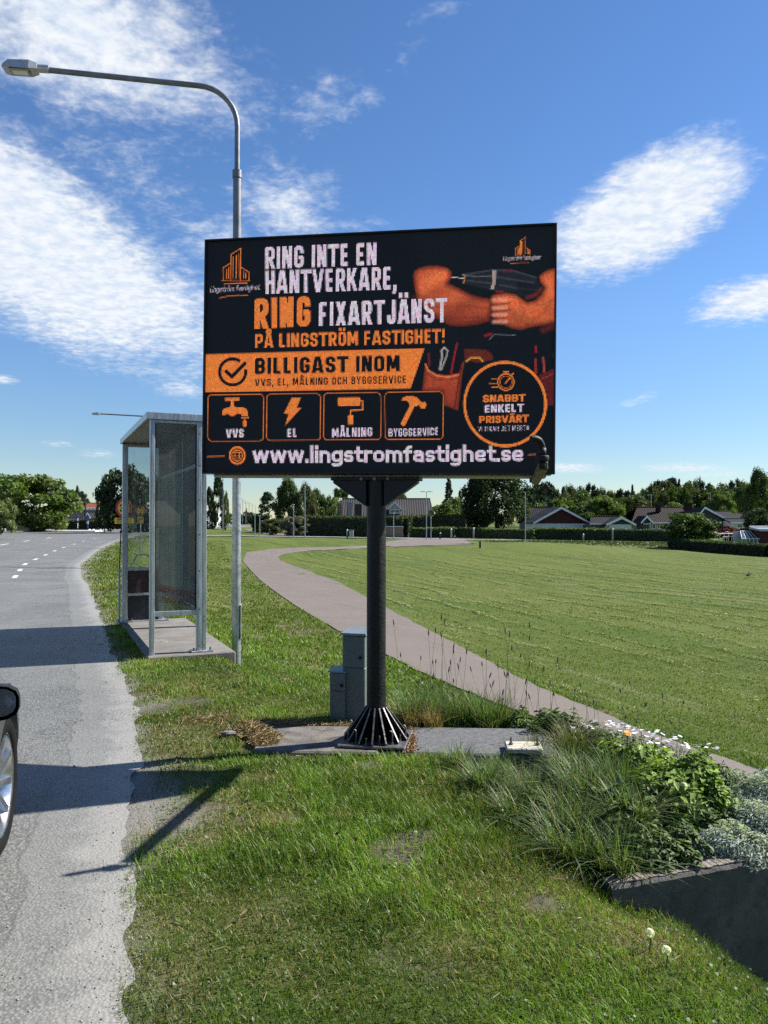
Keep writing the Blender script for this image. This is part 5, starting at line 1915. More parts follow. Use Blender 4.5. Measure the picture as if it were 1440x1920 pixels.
tree(552, 962, 1006, 56, 89, 'bush', 'lilac', 1, 'pale lilac bush at the left end of the tall hedge', cat='bush')
tree(640, 906, 985, 34, 135, 'round', 'mid', 2, 'tree top rising behind the flag banners')
tree(627, 930, 985, 30, 122, 'round', 'pale', 3, 'yellow green small tree left of the flag banners')
tree(670, 925, 985, 22, 150, 'round', 'mid', 1, 'tree top just left of the billboard pole bracket')
tree(742, 920, 970, 50, 165, 'round', 'mid', 2, 'tree top peeking over the tiled roof')
tree(841, 895, 985, 34, 122, 'spruce', 'blue', 2, 'tall dark spruce right of the tiled roof', dense=2)
tree(862, 920, 985, 22, 126, 'spruce', 'blue', 3, 'smaller spruce beside the tall dark spruce')
tree(828, 940, 998, 50, 104, 'round', 'bright', 2, 'bright green small tree right of the tiled roof')
tree(853, 932, 998, 50, 106, 'round', 'bright', 3, 'bright green tree under the tall spruce')
tree(932, 872, 1003, 146, 97, 'birch', 'dark', 3, 'very broad dark birch below the right half of the billboard', dense=2)
tree(895, 884, 1003, 70, 99, 'birch', 'dark', 4, 'left stem of the broad dark birch group', dense=2)
# --- right side
tree(1296, 953, 1021, 106, 70, 'bush', 'mid', 3, 'large round green bush between the brown roofed house and the low hedge', cat='bush', dense=2)
tree(1426, 949, 1022, 62, 84, 'round', 'dark', 2, 'dense dark round tree near the greenhouse', dense=2)
tree(1366, 982, 1016, 60, 79, 'bush', 'red', 1, 'red leaved shrub beside the greenhouse', cat='shrub', dense=2)
tree(1400, 985, 1014, 30, 80, 'bush', 'bright', 1, 'bright green shrub right of the red leaved shrub', cat='shrub')
tree(1028, 990, 1003, 40, 95, 'bush', 'pale', 2, 'pale green low shrub in front of the red house', cat='shrub')
tree(1052, 930, 1000, 58, 128, 'round', 'bright', 1, 'bright green tree behind the red house ridge')
tree(1088, 942, 1000, 50, 124, 'round', 'mid', 2, 'green tree right behind the red gable')
tree(1132, 926, 1000, 84, 126, 'round', 'bright', 2, 'broad bright green tree behind the garage', dense=2)
tree(1104, 958, 1000, 46, 120, 'round', 'mid', 3, 'low green tree between the red house and garage')
tree(1192, 926, 990, 60, 150, 'round', 'olive', 1, 'olive green tree behind the garage and brown roof')
tree(1020, 937, 1000, 44, 140, 'round', 'pale', 1, 'pale green tree behind the left wing of the red house')
tree(1260, 938, 990, 46, 155, 'round', 'pale', 2, 'pale green tree behind the brown roof')
tree(1352, 920, 990, 60, 150, 'round', 'bright', 3, 'bright green tree behind the grey gabled house', dense=2)
tree(1422, 886, 1000, 76, 140, 'birch', 'mid', 2, 'tall green tree at the right edge above the dark round tree', dense=2)
tree(1398, 900, 1000, 50, 160, 'round', 'mid', 1, 'green tree left of the tall one at the right edge')
FG = 'mixed trees of the forest edge behind the houses'
k = 0
fr_ = random.Random(5)
for row, (d0, n0) in enumerate(((235, 34), (285, 40))):
    for i in range(n0):
        px = 985 + (i + fr_.uniform(-.3, .3)) * 480 / n0
        kd = fr_.choice(['pine', 'pine', 'pine', 'spruce', 'round', 'round', 'round', 'birch'])
        t = 906 + fr_.uniform(-6, 16) + (6 if row == 0 else 0) + 8 * math.sin(px / 55)
        w_ = {'pine': 38, 'spruce': 22, 'round': 46, 'birch': 34}[kd] * fr_.uniform(.8, 1.2)
        cl = {'pine': 'pine', 'spruce': 'blue', 'round': fr_.choice(['mid', 'olive']), 'birch': 'mid'}[kd]
        lb = {'pine': 'dark pine in the forest edge behind the houses', 'spruce': 'pointed spruce in the forest edge behind the houses', 'round': 'round leafy tree in the forest edge behind the houses', 'birch': 'loose birch in the forest edge behind the houses'}[kd]
        tree(px, t, 992, w_, d0 + fr_.uniform(-12, 12), kd, cl, fr_.randint(1, 3), lb, group=FG + ' (' + kd + ')')
        k += 1


def hedge(pts, ht, th, colr, label, leaf=.13, dens=60, seed=1, round_top=.25, sun_topcol=None):
    """clipped hedge along a polyline: dark inner body and a skin of leaves"""
    P = [Vector((p[0], p[1])) for p in pts]
    r = np.random.default_rng(seed)
    z0 = [zg1(p.x, p.y) if len(q) < 3 else q[2] for p, q in zip(P, pts)]
    o = empty('hedge', (P[0].x, P[0].y, z0[0]), 0, label, 'hedge')
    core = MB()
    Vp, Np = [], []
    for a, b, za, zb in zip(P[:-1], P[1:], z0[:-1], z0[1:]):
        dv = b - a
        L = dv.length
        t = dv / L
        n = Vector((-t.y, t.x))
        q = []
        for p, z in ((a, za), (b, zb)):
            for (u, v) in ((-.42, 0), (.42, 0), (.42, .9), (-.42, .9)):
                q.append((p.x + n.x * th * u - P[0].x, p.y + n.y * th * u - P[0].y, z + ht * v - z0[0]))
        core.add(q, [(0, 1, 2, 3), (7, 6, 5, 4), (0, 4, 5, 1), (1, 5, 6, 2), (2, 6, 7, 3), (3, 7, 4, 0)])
        m_ = int(L * (2 * ht + th) * dens)
        u = r.uniform(0, L, m_)
        per = r.uniform(0, 2 * ht + th, m_)
        side = np.where(per < ht, -1, np.where(per < ht + th, 0, 1))
        off = np.where(side == 0, per - ht - th / 2, side * th / 2)
        zz = np.where(side == -1, per, np.where(side == 0, ht, per - ht - th))
        bulge = (fbm(u * .5 + seed * 9, zz * .8, seed, 3) - .5) * .35
        zz = zz + np.where(side == 0, bulge * .6 - round_top * np.abs(off / (th / 2)) ** 3 * .6, 0)
        off = off * (1 - .15 * (zz / ht) ** 4) + side * bulge * .6
        depth = r.uniform(0, .12, m_)
        off = off * (1 - depth)
        gx_ = a.x + t.x * u + n.x * off - P[0].x
        gy_ = a.y + t.y * u + n.y * off - P[0].y
        gz_ = za + (zb - za) * u / L + zz - z0[0] + r.normal(0, .03, m_)
        Vp.append(np.stack([gx_, gy_, gz_], 1))
        Np.append(np.stack([n.x * side, n.y * side, np.where(side == 0, 1.0, .25)], 1))
    Vp, Np = np.concatenate(Vp), np.concatenate(Np)
    kc = np.array(GREEN[colr])[None] * r.uniform(.7, 1.3, (len(Vp), 1))
    if sun_topcol:
        f_ = sstep(Vp[:, 2] / ht, .72, .98)[:, None]  # sunlight on the clipped top painted into the leaf colours
        kc = kc * (1 - f_) + np.array(GREEN[sun_topcol])[None] * f_ * r.uniform(.75, 1.25, (len(Vp), 1))
    V, L, T, Cc = leaf_quads(Vp, Np, leaf, kc, .65, .7, seed)
    hm = np_mesh('foliage', V, L, T, np.clip(Cc, 0, 1))
    link('foliage', hm, M['leaf'], o)
    core.build('shade_core', M['hedge_core'], o)  # solid dark box standing in for the shade inside the hedge
    return o


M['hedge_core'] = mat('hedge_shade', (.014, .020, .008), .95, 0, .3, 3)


def hp(px, bot, d):
    v = at(px, bot, d)
    return (v.x, v.y, v.z)


hedge([hp(640, 1008, 93), hp(756, 1008, 93), hp(770, 1006, 94), hp(870, 1004, 95)], 2.55, 1.6, 'olive', 'tall olive hedge running behind the billboard pole to the birch', seed=3, sun_topcol='olive')
hedge([hp(552, 1007, 90.5), hp(700, 1008, 90.5)], 2.45, 1.4, 'dark', 'tall dark clipped hedge left of the billboard pole', seed=4, sun_topcol='olive')
hedge([hp(772, 1008, 89.5), hp(852, 1008, 89.5)], 1.15, 1.5, 'dark', 'low rounded bright topped hedge beside the wooden gate', seed=5, sun_topcol='pale', round_top=.6)
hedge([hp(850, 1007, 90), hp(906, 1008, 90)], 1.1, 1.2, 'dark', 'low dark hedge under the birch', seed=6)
hedge([hp(902, 1009, 90), hp(1000, 1012, 90)], 1.15, 1.3, 'mid', 'sunlit topped hedge right of the birch', seed=7, sun_topcol='pale')
hedge([hp(1001, 1012, 90.4), hp(1130, 1014, 90.4), hp(1262, 1017, 90.4)], 1.40, 1.3, 'dark', 'long sunlit topped hedge in front of the red house and garage', seed=8, sun_topcol='pale')
hedge([hp(1262, 1033, 70), hp(1345, 1040, 65), hp(1442, 1048, 60), hp(1640, 1058, 56)], 1.12, 1.5, 'dark', 'low dark hedge along the right edge of the lawn', leaf=.10, dens=90, seed=9, sun_topcol='mid')
hedge([hp(74, 992, 110), hp(260, 992, 112)], 1.25, 1.2, 'dark', 'dark hedge behind the far bus stop', seed=10)
hedge([hp(-60, 990, 112), hp(70, 991, 111)], 1.6, 1.2, 'dark', 'dark hedge at the left edge behind the far bus shelter', seed=12)

# long rough grass on the bank before the street (uncountable)
r = np.random.default_rng(2)
bx, by = r.uniform(8, 40, 26000), r.normal(77, 2.6, 26000)
keep = sstep(bx, 9, 18) * (1 - sstep(bx, 36, 40)) > r.random(26000)
bx, by = bx[keep], by[keep]
bz = zg(bx, by) + r.uniform(0, .10, len(bx))
kc = np.array([.062, .088, .022])[None] * r.uniform(.65, 1.4, (len(bx), 1)) * (.8 + .5 * fbm(bx * .6, by * .6, 8)[:, None])
V, L, T, Cc = leaf_quads(np.stack([bx, by, bz], 1), np.tile([0, -.8, .5], (len(bx), 1)), .13, kc, .3, .7, 5)
tag(link('rough_grass', np_mesh('rough_grass', V, L, T, Cc), M['grass']), 'long unmown grass on the bank below the street', 'grass', kind='stuff')


# ================================================================== houses
def roof_mat(name, col, sc=18):
    m, g, out = new_mat(name)
    p = g.n('ShaderNodeBsdfPrincipled')
    tcn = g.n('ShaderNodeTexCoord')
    vec = tcn.outputs['Object']
    wv = g.n('ShaderNodeTexWave', wave_type='BANDS', bands_direction='X')
    g.put(wv.inputs['Vector'], vec)
    wv.inputs['Scale'].default_value = .95
    wv2 = g.n('ShaderNodeTexWave', wave_type='BANDS', bands_direction='Z', wave_profile='SAW')
    g.put(wv2.inputs['Vector'], vec)
    wv2.inputs['Scale'].default_value = 1.1
    c = g.mix(g.noise(vec, 2.5, 4), tuple(v * .75 for v in col), tuple(v * 1.2 for v in col))
    c = g.mix(g.smooth(wv.outputs['Fac'], .0, .5, .55, 0), c, tuple(v * .35 for v in col))
    c = g.mix(g.smooth(wv2.outputs['Fac'], .0, .25, .55, 0), c, tuple(v * .4 for v in col))
    g.put(p.inputs['Base Color'], c)
    p.inputs['Roughness'].default_value = .8
    p.inputs['Specular IOR Level'].default_value = .12
    b = g.n('ShaderNodeBump')
    b.inputs['Distance'].default_value = .06
    b.inputs['Strength'].default_value = .6
    g.put(b.inputs['Height'], g.math('ADD', wv.outputs['Fac'], wv2.outputs['Fac']))
    g.put(p.inputs['Normal'], b.outputs[0])
    g.put(out.inputs['Surface'], p.outputs[0])
    return m


M['roof_grey'] = roof_mat('grey_roof_tiles', (.062, .058, .058))
M['roof_dark'] = roof_mat('dark_roof_tiles', (.022, .022, .025))
M['roof_brown'] = roof_mat('brown_roof_tiles', (.028, .020, .019))
M['roof_red'] = roof_mat('red_roof_tiles', (.22, .07, .04))
M['wall_red'] = mat('falu_red_boards', (.06, .010, .010), .85, 0, .18, 2)
M['wall_white'] = mat('white_render', (.60, .61, .60), .8, 0, .06, 2)
M['wall_bluegrey'] = mat('blue_grey_boards', (.035, .045, .055), .8, 0, .1, 2)
M['wall_block'] = mat('pale_grey_brick', (.34, .34, .33), .9, 0, .12, 3)
M['wall_grey'] = mat('grey_boards', (.045, .045, .05), .8, 0, .1, 2)
M['pane'] = mat('window_pane', (.02, .025, .03), .06, 0, .1, 2, spec=.8)
M['wood'] = mat('weathered_boards', (.17, .13, .095), .85, 0, .25, 4, .3, 30)


def window(par, x0, x1, z0, z1, y, nx_=1, m_=None):
    """window standing 4 cm proud of a wall face at y (facing -y)"""
    fw = .08
    w_ = MB()
    w_.box(((x0 + x1) / 2, y - .02, z1 - fw / 2), (x1 - x0, .06, fw)).box(((x0 + x1) / 2, y - .02, z0 + fw / 2), (x1 - x0, .06, fw))
    xs = np.linspace(x0, x1, nx_ + 1)
    for i, x in enumerate(xs):
        xx = x + (fw / 2 if i == 0 else -fw / 2 if i == nx_ else 0)
        w_.box((xx, y - .02, (z0 + z1) / 2), (fw, .06, z1 - z0 - 2 * fw))
    o = w_.build('window', m_ or M['white_paint'], par)
    for i in range(nx_):
        MB().box(((xs[i] + xs[i + 1]) / 2, y - .01, (z0 + z1) / 2), (xs[i + 1] - xs[i] - fw * 1.02, .03, z1 - z0 - 2.05 * fw)).build('pane', M['pane'], o)
    return o


def gable_end_house(name, label, d, xl, xr, apx, py_ap, py_ev, base_z, dep, wall, gable, roof, trim, split=None, cat='house', lean=0.0):
    """house with its gable facing the viewer; xl/xr = roof edge columns, apx = ridge column"""
    L_, Rr, A = at(xl, py_ev, d), at(xr, py_ev, d), at(apx, py_ap, d)
    cx = A.x
    o = empty(name, (cx, d, base_z), 0, label, cat)
    hl, hr = cx - L_.x, Rr.x - cx
    ze, za = L_.z - base_z, A.z - base_z
    ov = .45
    wl, wr = hl - ov, hr - ov
    zs = lambda x, h: za - (za - ze) * abs(x) / h
    zwl, zwr = zs(wl, hl) - .22, zs(wr, hr) - .22
    sp = split if split else min(zwl, zwr)
    MB().prism([(-wl, 0, 0), (wr, 0, 0), (wr, 0, sp), (-wl, 0, sp)], (0, ov, 0), (0, ov + dep, 0)).build('wall', wall, o)
    g_ = [(-wl - .02, 0, sp + .004), (wr + .02, 0, sp + .004), (wr + .02, 0, max(zwr, sp + .02)), (0, 0, za - .2), (-wl - .02, 0, max(zwl, sp + .02))]
    MB().prism(g_, (0, ov - .06, 0), (0, ov + dep, 0)).build('gable', gable, o)
    rf_ = empty('roof', (0, 0, 0))
    rf_.parent = o
    for sgn, h in ((-1, hl), (1, hr)):
        th = .16
        q = [(0, 0, za), (sgn * h, 0, ze), (sgn * h, 0, ze - th), (0, 0, za - th)]
        if sgn > 0:
            q = q[::-1]
        MB().prism(q, (0, 0, 0), (0, dep + 2 * ov, 0)).build('slope', roof, rf_)
        q = [(0, 0, za + .04), (sgn * (h + .06), 0, ze + .04), (sgn * (h + .06), 0, ze - .24), (0, 0, za - .30)]
        if sgn > 0:
            q = q[::-1]
        MB().prism(q, (0, -.05, 0), (0, -.004, 0)).build('barge_board', trim, rf_)
    o['hl'] = hl
    return o, dict(wl=wl, wr=wr, sp=sp, za=za, ze=ze, ov=ov, base=base_z, cx=cx, d=d)


def side_house(name, label, d, xl, xr, py_rd, py_ev, base_z, dep, wall, roof, trim, inset=(0, 0), cat='house'):
    """house with its eaves facing the viewer; inset = how far the ridge ends sit in from the roof edge (px)"""
    El, Er = at(xl, py_ev, d), at(xr, py_ev, d)
    zr = EYE + (HOR - py_rd) / FPX * (d + dep / 2) - base_z
    ze = El.z - base_z
    cx = (El.x + Er.x) / 2
    hw = (Er.x - El.x) / 2
    o = empty(name, (cx, d, base_z), 0, label, cat)
    ov = .4
    MB().prism([(-hw + .3, 0, 0), (hw - .3, 0, 0), (hw - .3, 0, ze - .1), (-hw + .3, 0, ze - .1)], (0, ov, 0), (0, dep - ov, 0)).build('wall', wall, o)
    il, ir = inset[0] / FPX * d, inset[1] / FPX * d
    for sx in (-1, 1):
        x = sx * (hw - .3)
        if (il if sx < 0 else ir) < .4:
            q = [(x, ov, ze - .098), (x, dep - ov, ze - .098), (x, dep / 2, zr - .2)]
            MB().prism(q if sx < 0 else q[::-1], (0, 0, 0), (-.12 * sx, 0, 0)).build('gable', wall, o)
    rf_ = empty('roof', (0, 0, 0))
    rf_.parent = o
    f = MB()
    f.add([(-hw, 0, ze), (hw, 0, ze), (hw - ir, dep / 2, zr), (-hw + il, dep / 2, zr), (-hw, 0, ze - .16), (hw, 0, ze - .16), (hw - ir, dep / 2, zr - .16), (-hw + il, dep / 2, zr - .16)],
          [(0, 1, 2, 3), (7, 6, 5, 4), (0, 4, 5, 1), (1, 5, 6, 2), (3, 7, 4, 0)])
    f.build('slope', roof, rf_)
    MB().add([(hw, dep, ze), (-hw, dep, ze), (-hw + il, dep / 2 + .001, zr), (hw - ir, dep / 2 + .001, zr), (hw, dep, ze - .16), (-hw, dep, ze - .16)], [(0, 1, 2, 3), (5, 4, 0, 1)]).build('slope', roof, rf_)
    MB().box((0, -.03, ze - .10), (2 * hw, .05, .2)).build('gutter_board', trim, rf_)
    MB().tube([(-hw + il, dep / 2, zr + .03), (hw - ir, dep / 2, zr + .03)], .10, 8).build('ridge', roof, rf_)
    return o, dict(hw=hw, ze=ze, zr=zr, cx=cx, d=d, base=base_z, ov=ov, dep=dep, roof=rf_)


def chimney(o, info, px, top, bot, d, wpx, m_=None):
    a, b = at(px, bot, d), at(px, top, d)
    ww = wpx / FPX * d
    c = MB().box((a.x - info['cx'], d - info['d'], (a.z + b.z) / 2 - info['base']), (ww, ww * .8, b.z - a.z), ch=.03).build('chimney', m_ or M['black_metal'], o)
    MB().box((a.x - info['cx'], d - info['d'], b.z - info['base'] + .05), (ww * 1.2, ww, .1), ch=.02).build('chimney_cap', m_ or M['black_metal'], c)


def px_window(o, info, x0, x1, y0, y1, nx_=1, ydepth=None, m_=None):
    d = info['d'] + info['ov']
    a, b = at(x0, y1, d), at(x1, y0, d)
    return window(o, a.x - info['cx'], b.x - info['cx'], a.z - info['base'], b.z - info['base'], info['ov'] if ydepth is None else ydepth, nx_, m_)


WT = M['white_paint']
# red gable house with its dark wing
h, i_ = gable_end_house('brick_house', 'house with dark red gable over a pale wall, right of the birch', 112, 1001, 1107, 1053, 950.5, 980, -1.2, 9, M['wall_white'], M['wall_red'], M['roof_dark'], WT, split=at(0, 981.5, 112).z + 1.2)
px_window(h, i_, 1036, 1086, 989.5, 999, 3, m_=M['black_metal'])
px_window(h, i_, 1092, 1097, 983, 999, 1)
h, i_ = side_house('house_wing', 'dark roofed wing left of the red gable, with black chimney', 121, 986, 1052, 952, 980, -1.2, 8, M['wall_grey'], M['roof_dark'], WT, (8, 0))
chimney(h, i_, 1031, 944, 958, 123, 11)
# garage
h, i_ = gable_end_house('garage', 'low garage with blue grey gable and white trim', 106, 1138, 1192, 1166, 969, 983, -1.0, 6, M['wall_white'], M['wall_bluegrey'], M['roof_dark'], WT, split=1.9, cat='garage')
h, i_ = side_house('carport', 'dark low roof joined to the left of the garage', 108.5, 1106, 1166, 969, 981, -1.0, 5, M['wood'], M['roof_dark'], WT, (10, 0), cat='garage')
# brown roof house with small gabled porch
h, i_ = side_house('brown_roofed_house', 'long house with brown hipped roof and two chimneys', 119, 1184, 1302, 951.5, 979, -1.2, 9, M['wall_block'], M['roof_brown'], WT, (28, 4))
chimney(h, i_, 1234, 948, 960, 122, 8, M['roof_brown'])
chimney(h, i_, 1291, 944, 957, 122, 11, M['roof_brown'])
for (a, b, n) in ((1214, 1219, 1), (1223, 1229, 1), (1232, 1240, 2)):
    px_window(h, i_, a, b, 982, 992, n)
h, i_ = gable_end_house('porch', 'small white edged gabled porch on the brown roofed house', 115, 1202.5, 1224, 1213, 967, 979.5, -1.0, 3.2, M['wall_bluegrey'], M['wall_bluegrey'], M['roof_brown'], WT, split=2.0, cat='porch')
px_window(h, i_, 1206, 1220, 979.5, 983, 2)
h, i_ = side_house('far_house', 'small grey roofed house behind the garage and brown roof', 150, 1181, 1222, 960, 974, -1, 8, M['wall_grey'], M['roof_dark'], WT, (2, 0))
# grey gabled house
h, i_ = gable_end_house('grey_gabled_house', 'house with grey gable and white barge boards behind the round bush', 126, 1300, 1372, 1322, 950.5, 978, -1.2, 9, M['wall_grey'], M['wall_grey'], M['roof_dark'], WT, split=1.6)
h, i_ = side_house('house_wing', 'dark roofed white walled wing right of the grey gable', 131, 1352, 1388, 959, 972, -1.2, 8, M['wall_white'], M['roof_dark'], WT, (0, 0))
h, i_ = side_house('white_extension', 'low white walled extension left of the dark round tree', 123, 1370, 1412, 973, 979, -1.2, 5, M['wall_white'], M['roof_dark'], WT)
px_window(h, i_, 1382, 1392, 982, 990, 2)
h, i_ = side_house('far_house', 'dark roofed house at the right edge behind the dark round tree', 150, 1384, 1440, 962, 978, -1.2, 8, M['wall_grey'], M['roof_dark'], WT)
# centre house with tiled roof and dormer
h, ic = side_house('tiled_roof_house', 'house with large grey tiled roof and small dormer behind the billboard pole', 104, 636, 817, 935.5, 974, -1.0, 11, M['wall_white'], M['roof_grey'], M['black_metal'], (2, 6))
dz = lambda px, py, d: at(px, py, d)
dd_ = 105.2
for nm_, q, m_ in (('dormer_wall', [(729.5, 964), (751, 964), (751, 951), (740, 943.5), (729.5, 951)], M['wall_block']),):
    pts = [dz(a, b, dd_) for a, b in q]
    pts = [(p.x - ic['cx'], p.y - ic['d'], p.z - ic['base']) for p in pts]
    dw = MB().prism(pts, (0, 0, 0), (0, 3.5, 0)).build('dormer', m_, h)
for a, b in (((726.5, 954), (740, 940.5)), ((740, 940.5), (753.5, 954))):
    p, q = dz(*a, dd_), dz(*b, dd_)
    lc = lambda v: Vector((v.x - ic['cx'], v.y - ic['d'], v.z - ic['base']))
    p, q = lc(p), lc(q)
    MB().prism([p, q, q + Vector((0, 0, -.22)), p + Vector((0, 0, -.22))], (0, -.12, 0), (0, 3.6, 0)).build('dormer_barge_board', WT, dw)
p0, p1 = dz(731, 962.5, dd_), dz(750, 955, dd_)
window(dw, p0.x - ic['cx'], p1.x - ic['cx'], p0.z - ic['base'], p1.z - ic['base'], dd_ - ic['d'], 2)
h, i_ = side_house('white_house', 'small white walled house with grey roof left of the flag banners', 122, 596, 640, 946, 961, -1.0, 9, M['wall_white'], M['roof_grey'], WT)
px_window(h, i_, 611, 616, 963, 970, 1)
# left side houses
h, i_ = side_house('dark_roofed_house', 'low house with dark roof beyond the far bus stop hedge', 124, 122, 189, 958, 974, -.4, 8, M['wall_white'], M['roof_dark'], WT)
h2, i2 = gable_end_house('white_gable_porch', 'white edged gable porch in front of the dark roofed house', 121, 158, 169, 163.5, 962, 970, -.4, 3, M['wall_white'], M['wall_grey'], M['roof_dark'], WT, split=1.3, cat='porch')
h, i_ = side_house('red_roofed_house', 'white house with red tiled roof on the far rise', 165, 149, 185, 943.5, 951.5, 1.0, 8, M['wall_white'], M['roof_red'], WT, (4, 0))
for a in (152, 159, 166, 173):
    px_window(h, i_, a, a + 4, 952.5, 957, 1)
h, i_ = side_house('white_shop_building', 'low white building with blue front beside the white car', 165, 360, 403, 962, 967, -.4, 10, M['wall_white'], M['wall_white'], M['sign_blue'], cat='building')
px_window(h, i_, 372, 384, 969, 978, 2)
MB().box((at(395, 975, 164).x - i_['cx'], .3, at(395, 973, 164).z - i_['base']), (1.6, .12, 1.3)).build('blue_sign_panel', M['sign_blue'], h)
# wooden gate, greenhouse, red shed, garden table
a, b = at(722, 1008, 89), at(755.5, 988, 89)
o = empty('wooden_gate', ((a.x + b.x) / 2, 89, a.z), 0, 'weathered wooden board gate in the tall hedge', 'gate')
n_ = 12
wv_ = (b.x - a.x) / n_
for k in range(n_):
    MB().box((-(b.x - a.x) / 2 + (k + .5) * wv_, 0, (b.z - a.z) / 2), (wv_ * .93, .04, b.z - a.z), ch=.008).build('board', M['wood'], o)
MB().box((0, .05, (b.z - a.z) * .8), (b.x - a.x, .04, .1)).build('rail', M['wood'], o)
MB().box((0, -.02, (b.z - a.z) + .05), (b.x - a.x + .1, .12, .06)).build('top_rail', M['wall_white'], o)
d = 71
a, b, c = at(1391, 1022, d), at(1427, 996, d), at(1391, 1010, d)
gw, gh, ge = b.x - a.x, b.z - a.z, c.z - a.z
o = empty('greenhouse', (a.x, d, a.z), 0, 'small glass lean-to greenhouse at the right edge', 'greenhouse')
M['gh_glass'] = glass_mat('greenhouse_glass', (.75, .85, .92), .12, (.5, .55, .6), 1.0)
nb = 5
for k in range(nb + 1):
    x = gw * k / nb
    MB().tube([(x, 0, 0), (x, 0, ge)], .03, 6).build('upright', WT, o)
    MB().tube([(x, 0, ge), (gw * .35 + x * .65, 1.7, gh)], .03, 6).build('rafter', WT, o)
MB().tube([(0, 0, ge), (gw, 0, ge)], .035, 6).build('eave_bar', WT, o)
MB().tube([(gw * .35, 1.7, gh), (gw, 1.7, gh)], .035, 6).build('ridge_bar', WT, o)
for k in range(nb):
    x0, x1 = gw * k / nb + .035, gw * (k + 1) / nb - .035
    MB().add([(x0, .0, .05), (x1, .0, .05), (x1, .0, ge - .04), (x0, .0, ge - .04)], [(0, 1, 2, 3)]).build('wall_pane', M['gh_glass'], o)
    MB().add([(x0, .01, ge + .03), (x1, .01, ge + .03), (gw * .35 + x1 * .65, 1.68, gh - .03), (gw * .35 + x0 * .65, 1.68, gh - .03)], [(0, 1, 2, 3)]).build('roof_pane', M['gh_glass'], o)
MB().box((gw / 2, 1.75, gh * .5), (gw, .08, gh)).build('back_wall', M['wall_white'], o)
h, i_ = side_house('red_shed', 'red flat roofed shed at the right edge beside the greenhouse', 70.5, 1424, 1520, 988.5, 992, -1.5, 4, M['wall_red'], M['galv'], M['galv'], cat='shed')
px_window(h, i_, 1452, 1468, 1000, 1012, 2)
a = at(1362, 1010, 77)
o = empty('garden_table', (a.x, 77, a.z - .2), 0, 'white garden table among the red leaved shrub', 'table')
MB().box((0, 0, .72), (2.0, .8, .05), ch=.02).build('table_top', WT, o)
for sx in (-1, 1):
    for sy in (-1, 1):
        MB().tube([(sx * .85, sy * .32, -.2), (sx * .8, sy * .3, .7)], .03, 6).build('leg', WT, o)
for k, sx in enumerate((-.45, .45)):
    o = empty('garden_chair', (a.x + sx, 76.2, a.z - .2), 0, ('left' if k == 0 else 'right') + ' white garden chair with curved back at the garden table', 'chair')
    MB().box((0, 0, .42), (.48, .46, .04), ch=.015).build('seat', WT, o)
    MB().tube([(-.22, -.2, .42), (-.22, -.22, .8), (-.1, -.24, .92), (.1, -.24, .92), (.22, -.22, .8), (.22, -.2, .42)], .022, 6).build('backrest', WT, o)
    for lx in (-.2, .2):
        for ly in (-.18, .18):
            MB().tube([(lx, ly, -.2), (lx, ly, .41)], .018, 6).build('leg', WT, o)

# flag banners left of the pole
for k, (px, wd, cols, lb) in enumerate(((655.5, 8.5, None, 'blue and orange striped flag banner left of the billboard pole'), (638, 6.5, 'wood', 'brown slim flag banner, leftmost of the row'), (672, 12, 'grey', 'dark grey flag banner nearest the billboard pole'))):
    d = 100
    a, b = at(px - wd / 2, 972, d), at(px + wd / 2, 942 + k * 1.5, d)
    o = empty('flag_banner', (a.x, d, a.z - 1), 0, lb, 'banner')
    ww, hh = b.x - a.x, b.z - a.z
    MB().tube([(-.04, 0, 0), (-.04, 0, hh + 1.15)], .035, 8).build('pole', M['black_metal'], o)
    if cols:
        MB().box((ww / 2, 0, 1 + hh / 2), (ww, .03, hh), ch=.005).build('cloth', M['wood'] if cols == 'wood' else M['roof_grey'], o)
    else:
        M['flag_blue'] = mat('flag_blue', (.09, .25, .50), .8)
        M['flag_orange'] = mat('flag_orange', (.55, .19, .03), .8)
        n_ = 6
        for j in range(n_):
            z0, z1 = 1 + hh * j / n_, 1 + hh * (j + 1) / n_
            sk = .22
            MB().prism([(0, 0, z0 - sk if j else z0), (ww, 0, z0 + (sk if j else 0)), (ww, 0, z1 + (sk if j < n_ - 1 else 0)), (0, 0, z1 - (sk if j < n_ - 1 else 0))], (0, 0, 0), (0, .03, 0)).build('cloth_stripe', M['flag_orange'] if j in (2, 4) else M['flag_blue'], o)

# flag poles and the white car down the road
M['flag_purple'] = mat('flag_purple', (.10, .07, .30), .8)
for k, (px, top) in enumerate(((391.5, 946), (396, 945), (399.5, 947), (406.5, 945))):
    d = 138
    a, b = at(px, 990, d), at(px, top, d)
    o = empty('flag_pole', (a.x, d, a.z), 0, ['leftmost bare flag pole by the conifers', 'second flag pole by the conifers', 'flag pole with drooping purple flag by the conifers', 'rightmost bare flag pole by the conifers'][k], 'flag pole')
    MB().tube([(0, 0, 0), (0, 0, b.z - a.z)], .06, 8).build('pole', WT, o)
    MB().lathe([(0, 0), (.1, 0), (.1, .1), (0, .15)], 8, Matrix.Translation((0, 0, b.z - a.z))).build('finial', WT, o)
    if k == 2:
        MB().add([(.07, 0, 4.2), (.3, .1, 3.9), (.45, 0, 3.2), (.35, -.05, 1.6), (.2, .05, 1.4), (.07, 0, 2.6), (.07, .03, 4.2), (.3, .13, 3.9), (.45, .03, 3.2), (.35, -.02, 1.6), (.2, .08, 1.4), (.07, .03, 2.6)],
                 [(0, 1, 2, 3, 4, 5), (11, 10, 9, 8, 7, 6)] + [(q, (q + 1) % 6, (q + 1) % 6 + 6, q + 6) for q in range(6)]).build('flag', M['flag_purple'], o)
a = at(386, 989.5, 142)
o = empty('white_car', (a.x, 142, .02), R(8), 'small white car far down the road left of the lamp pole', 'car')
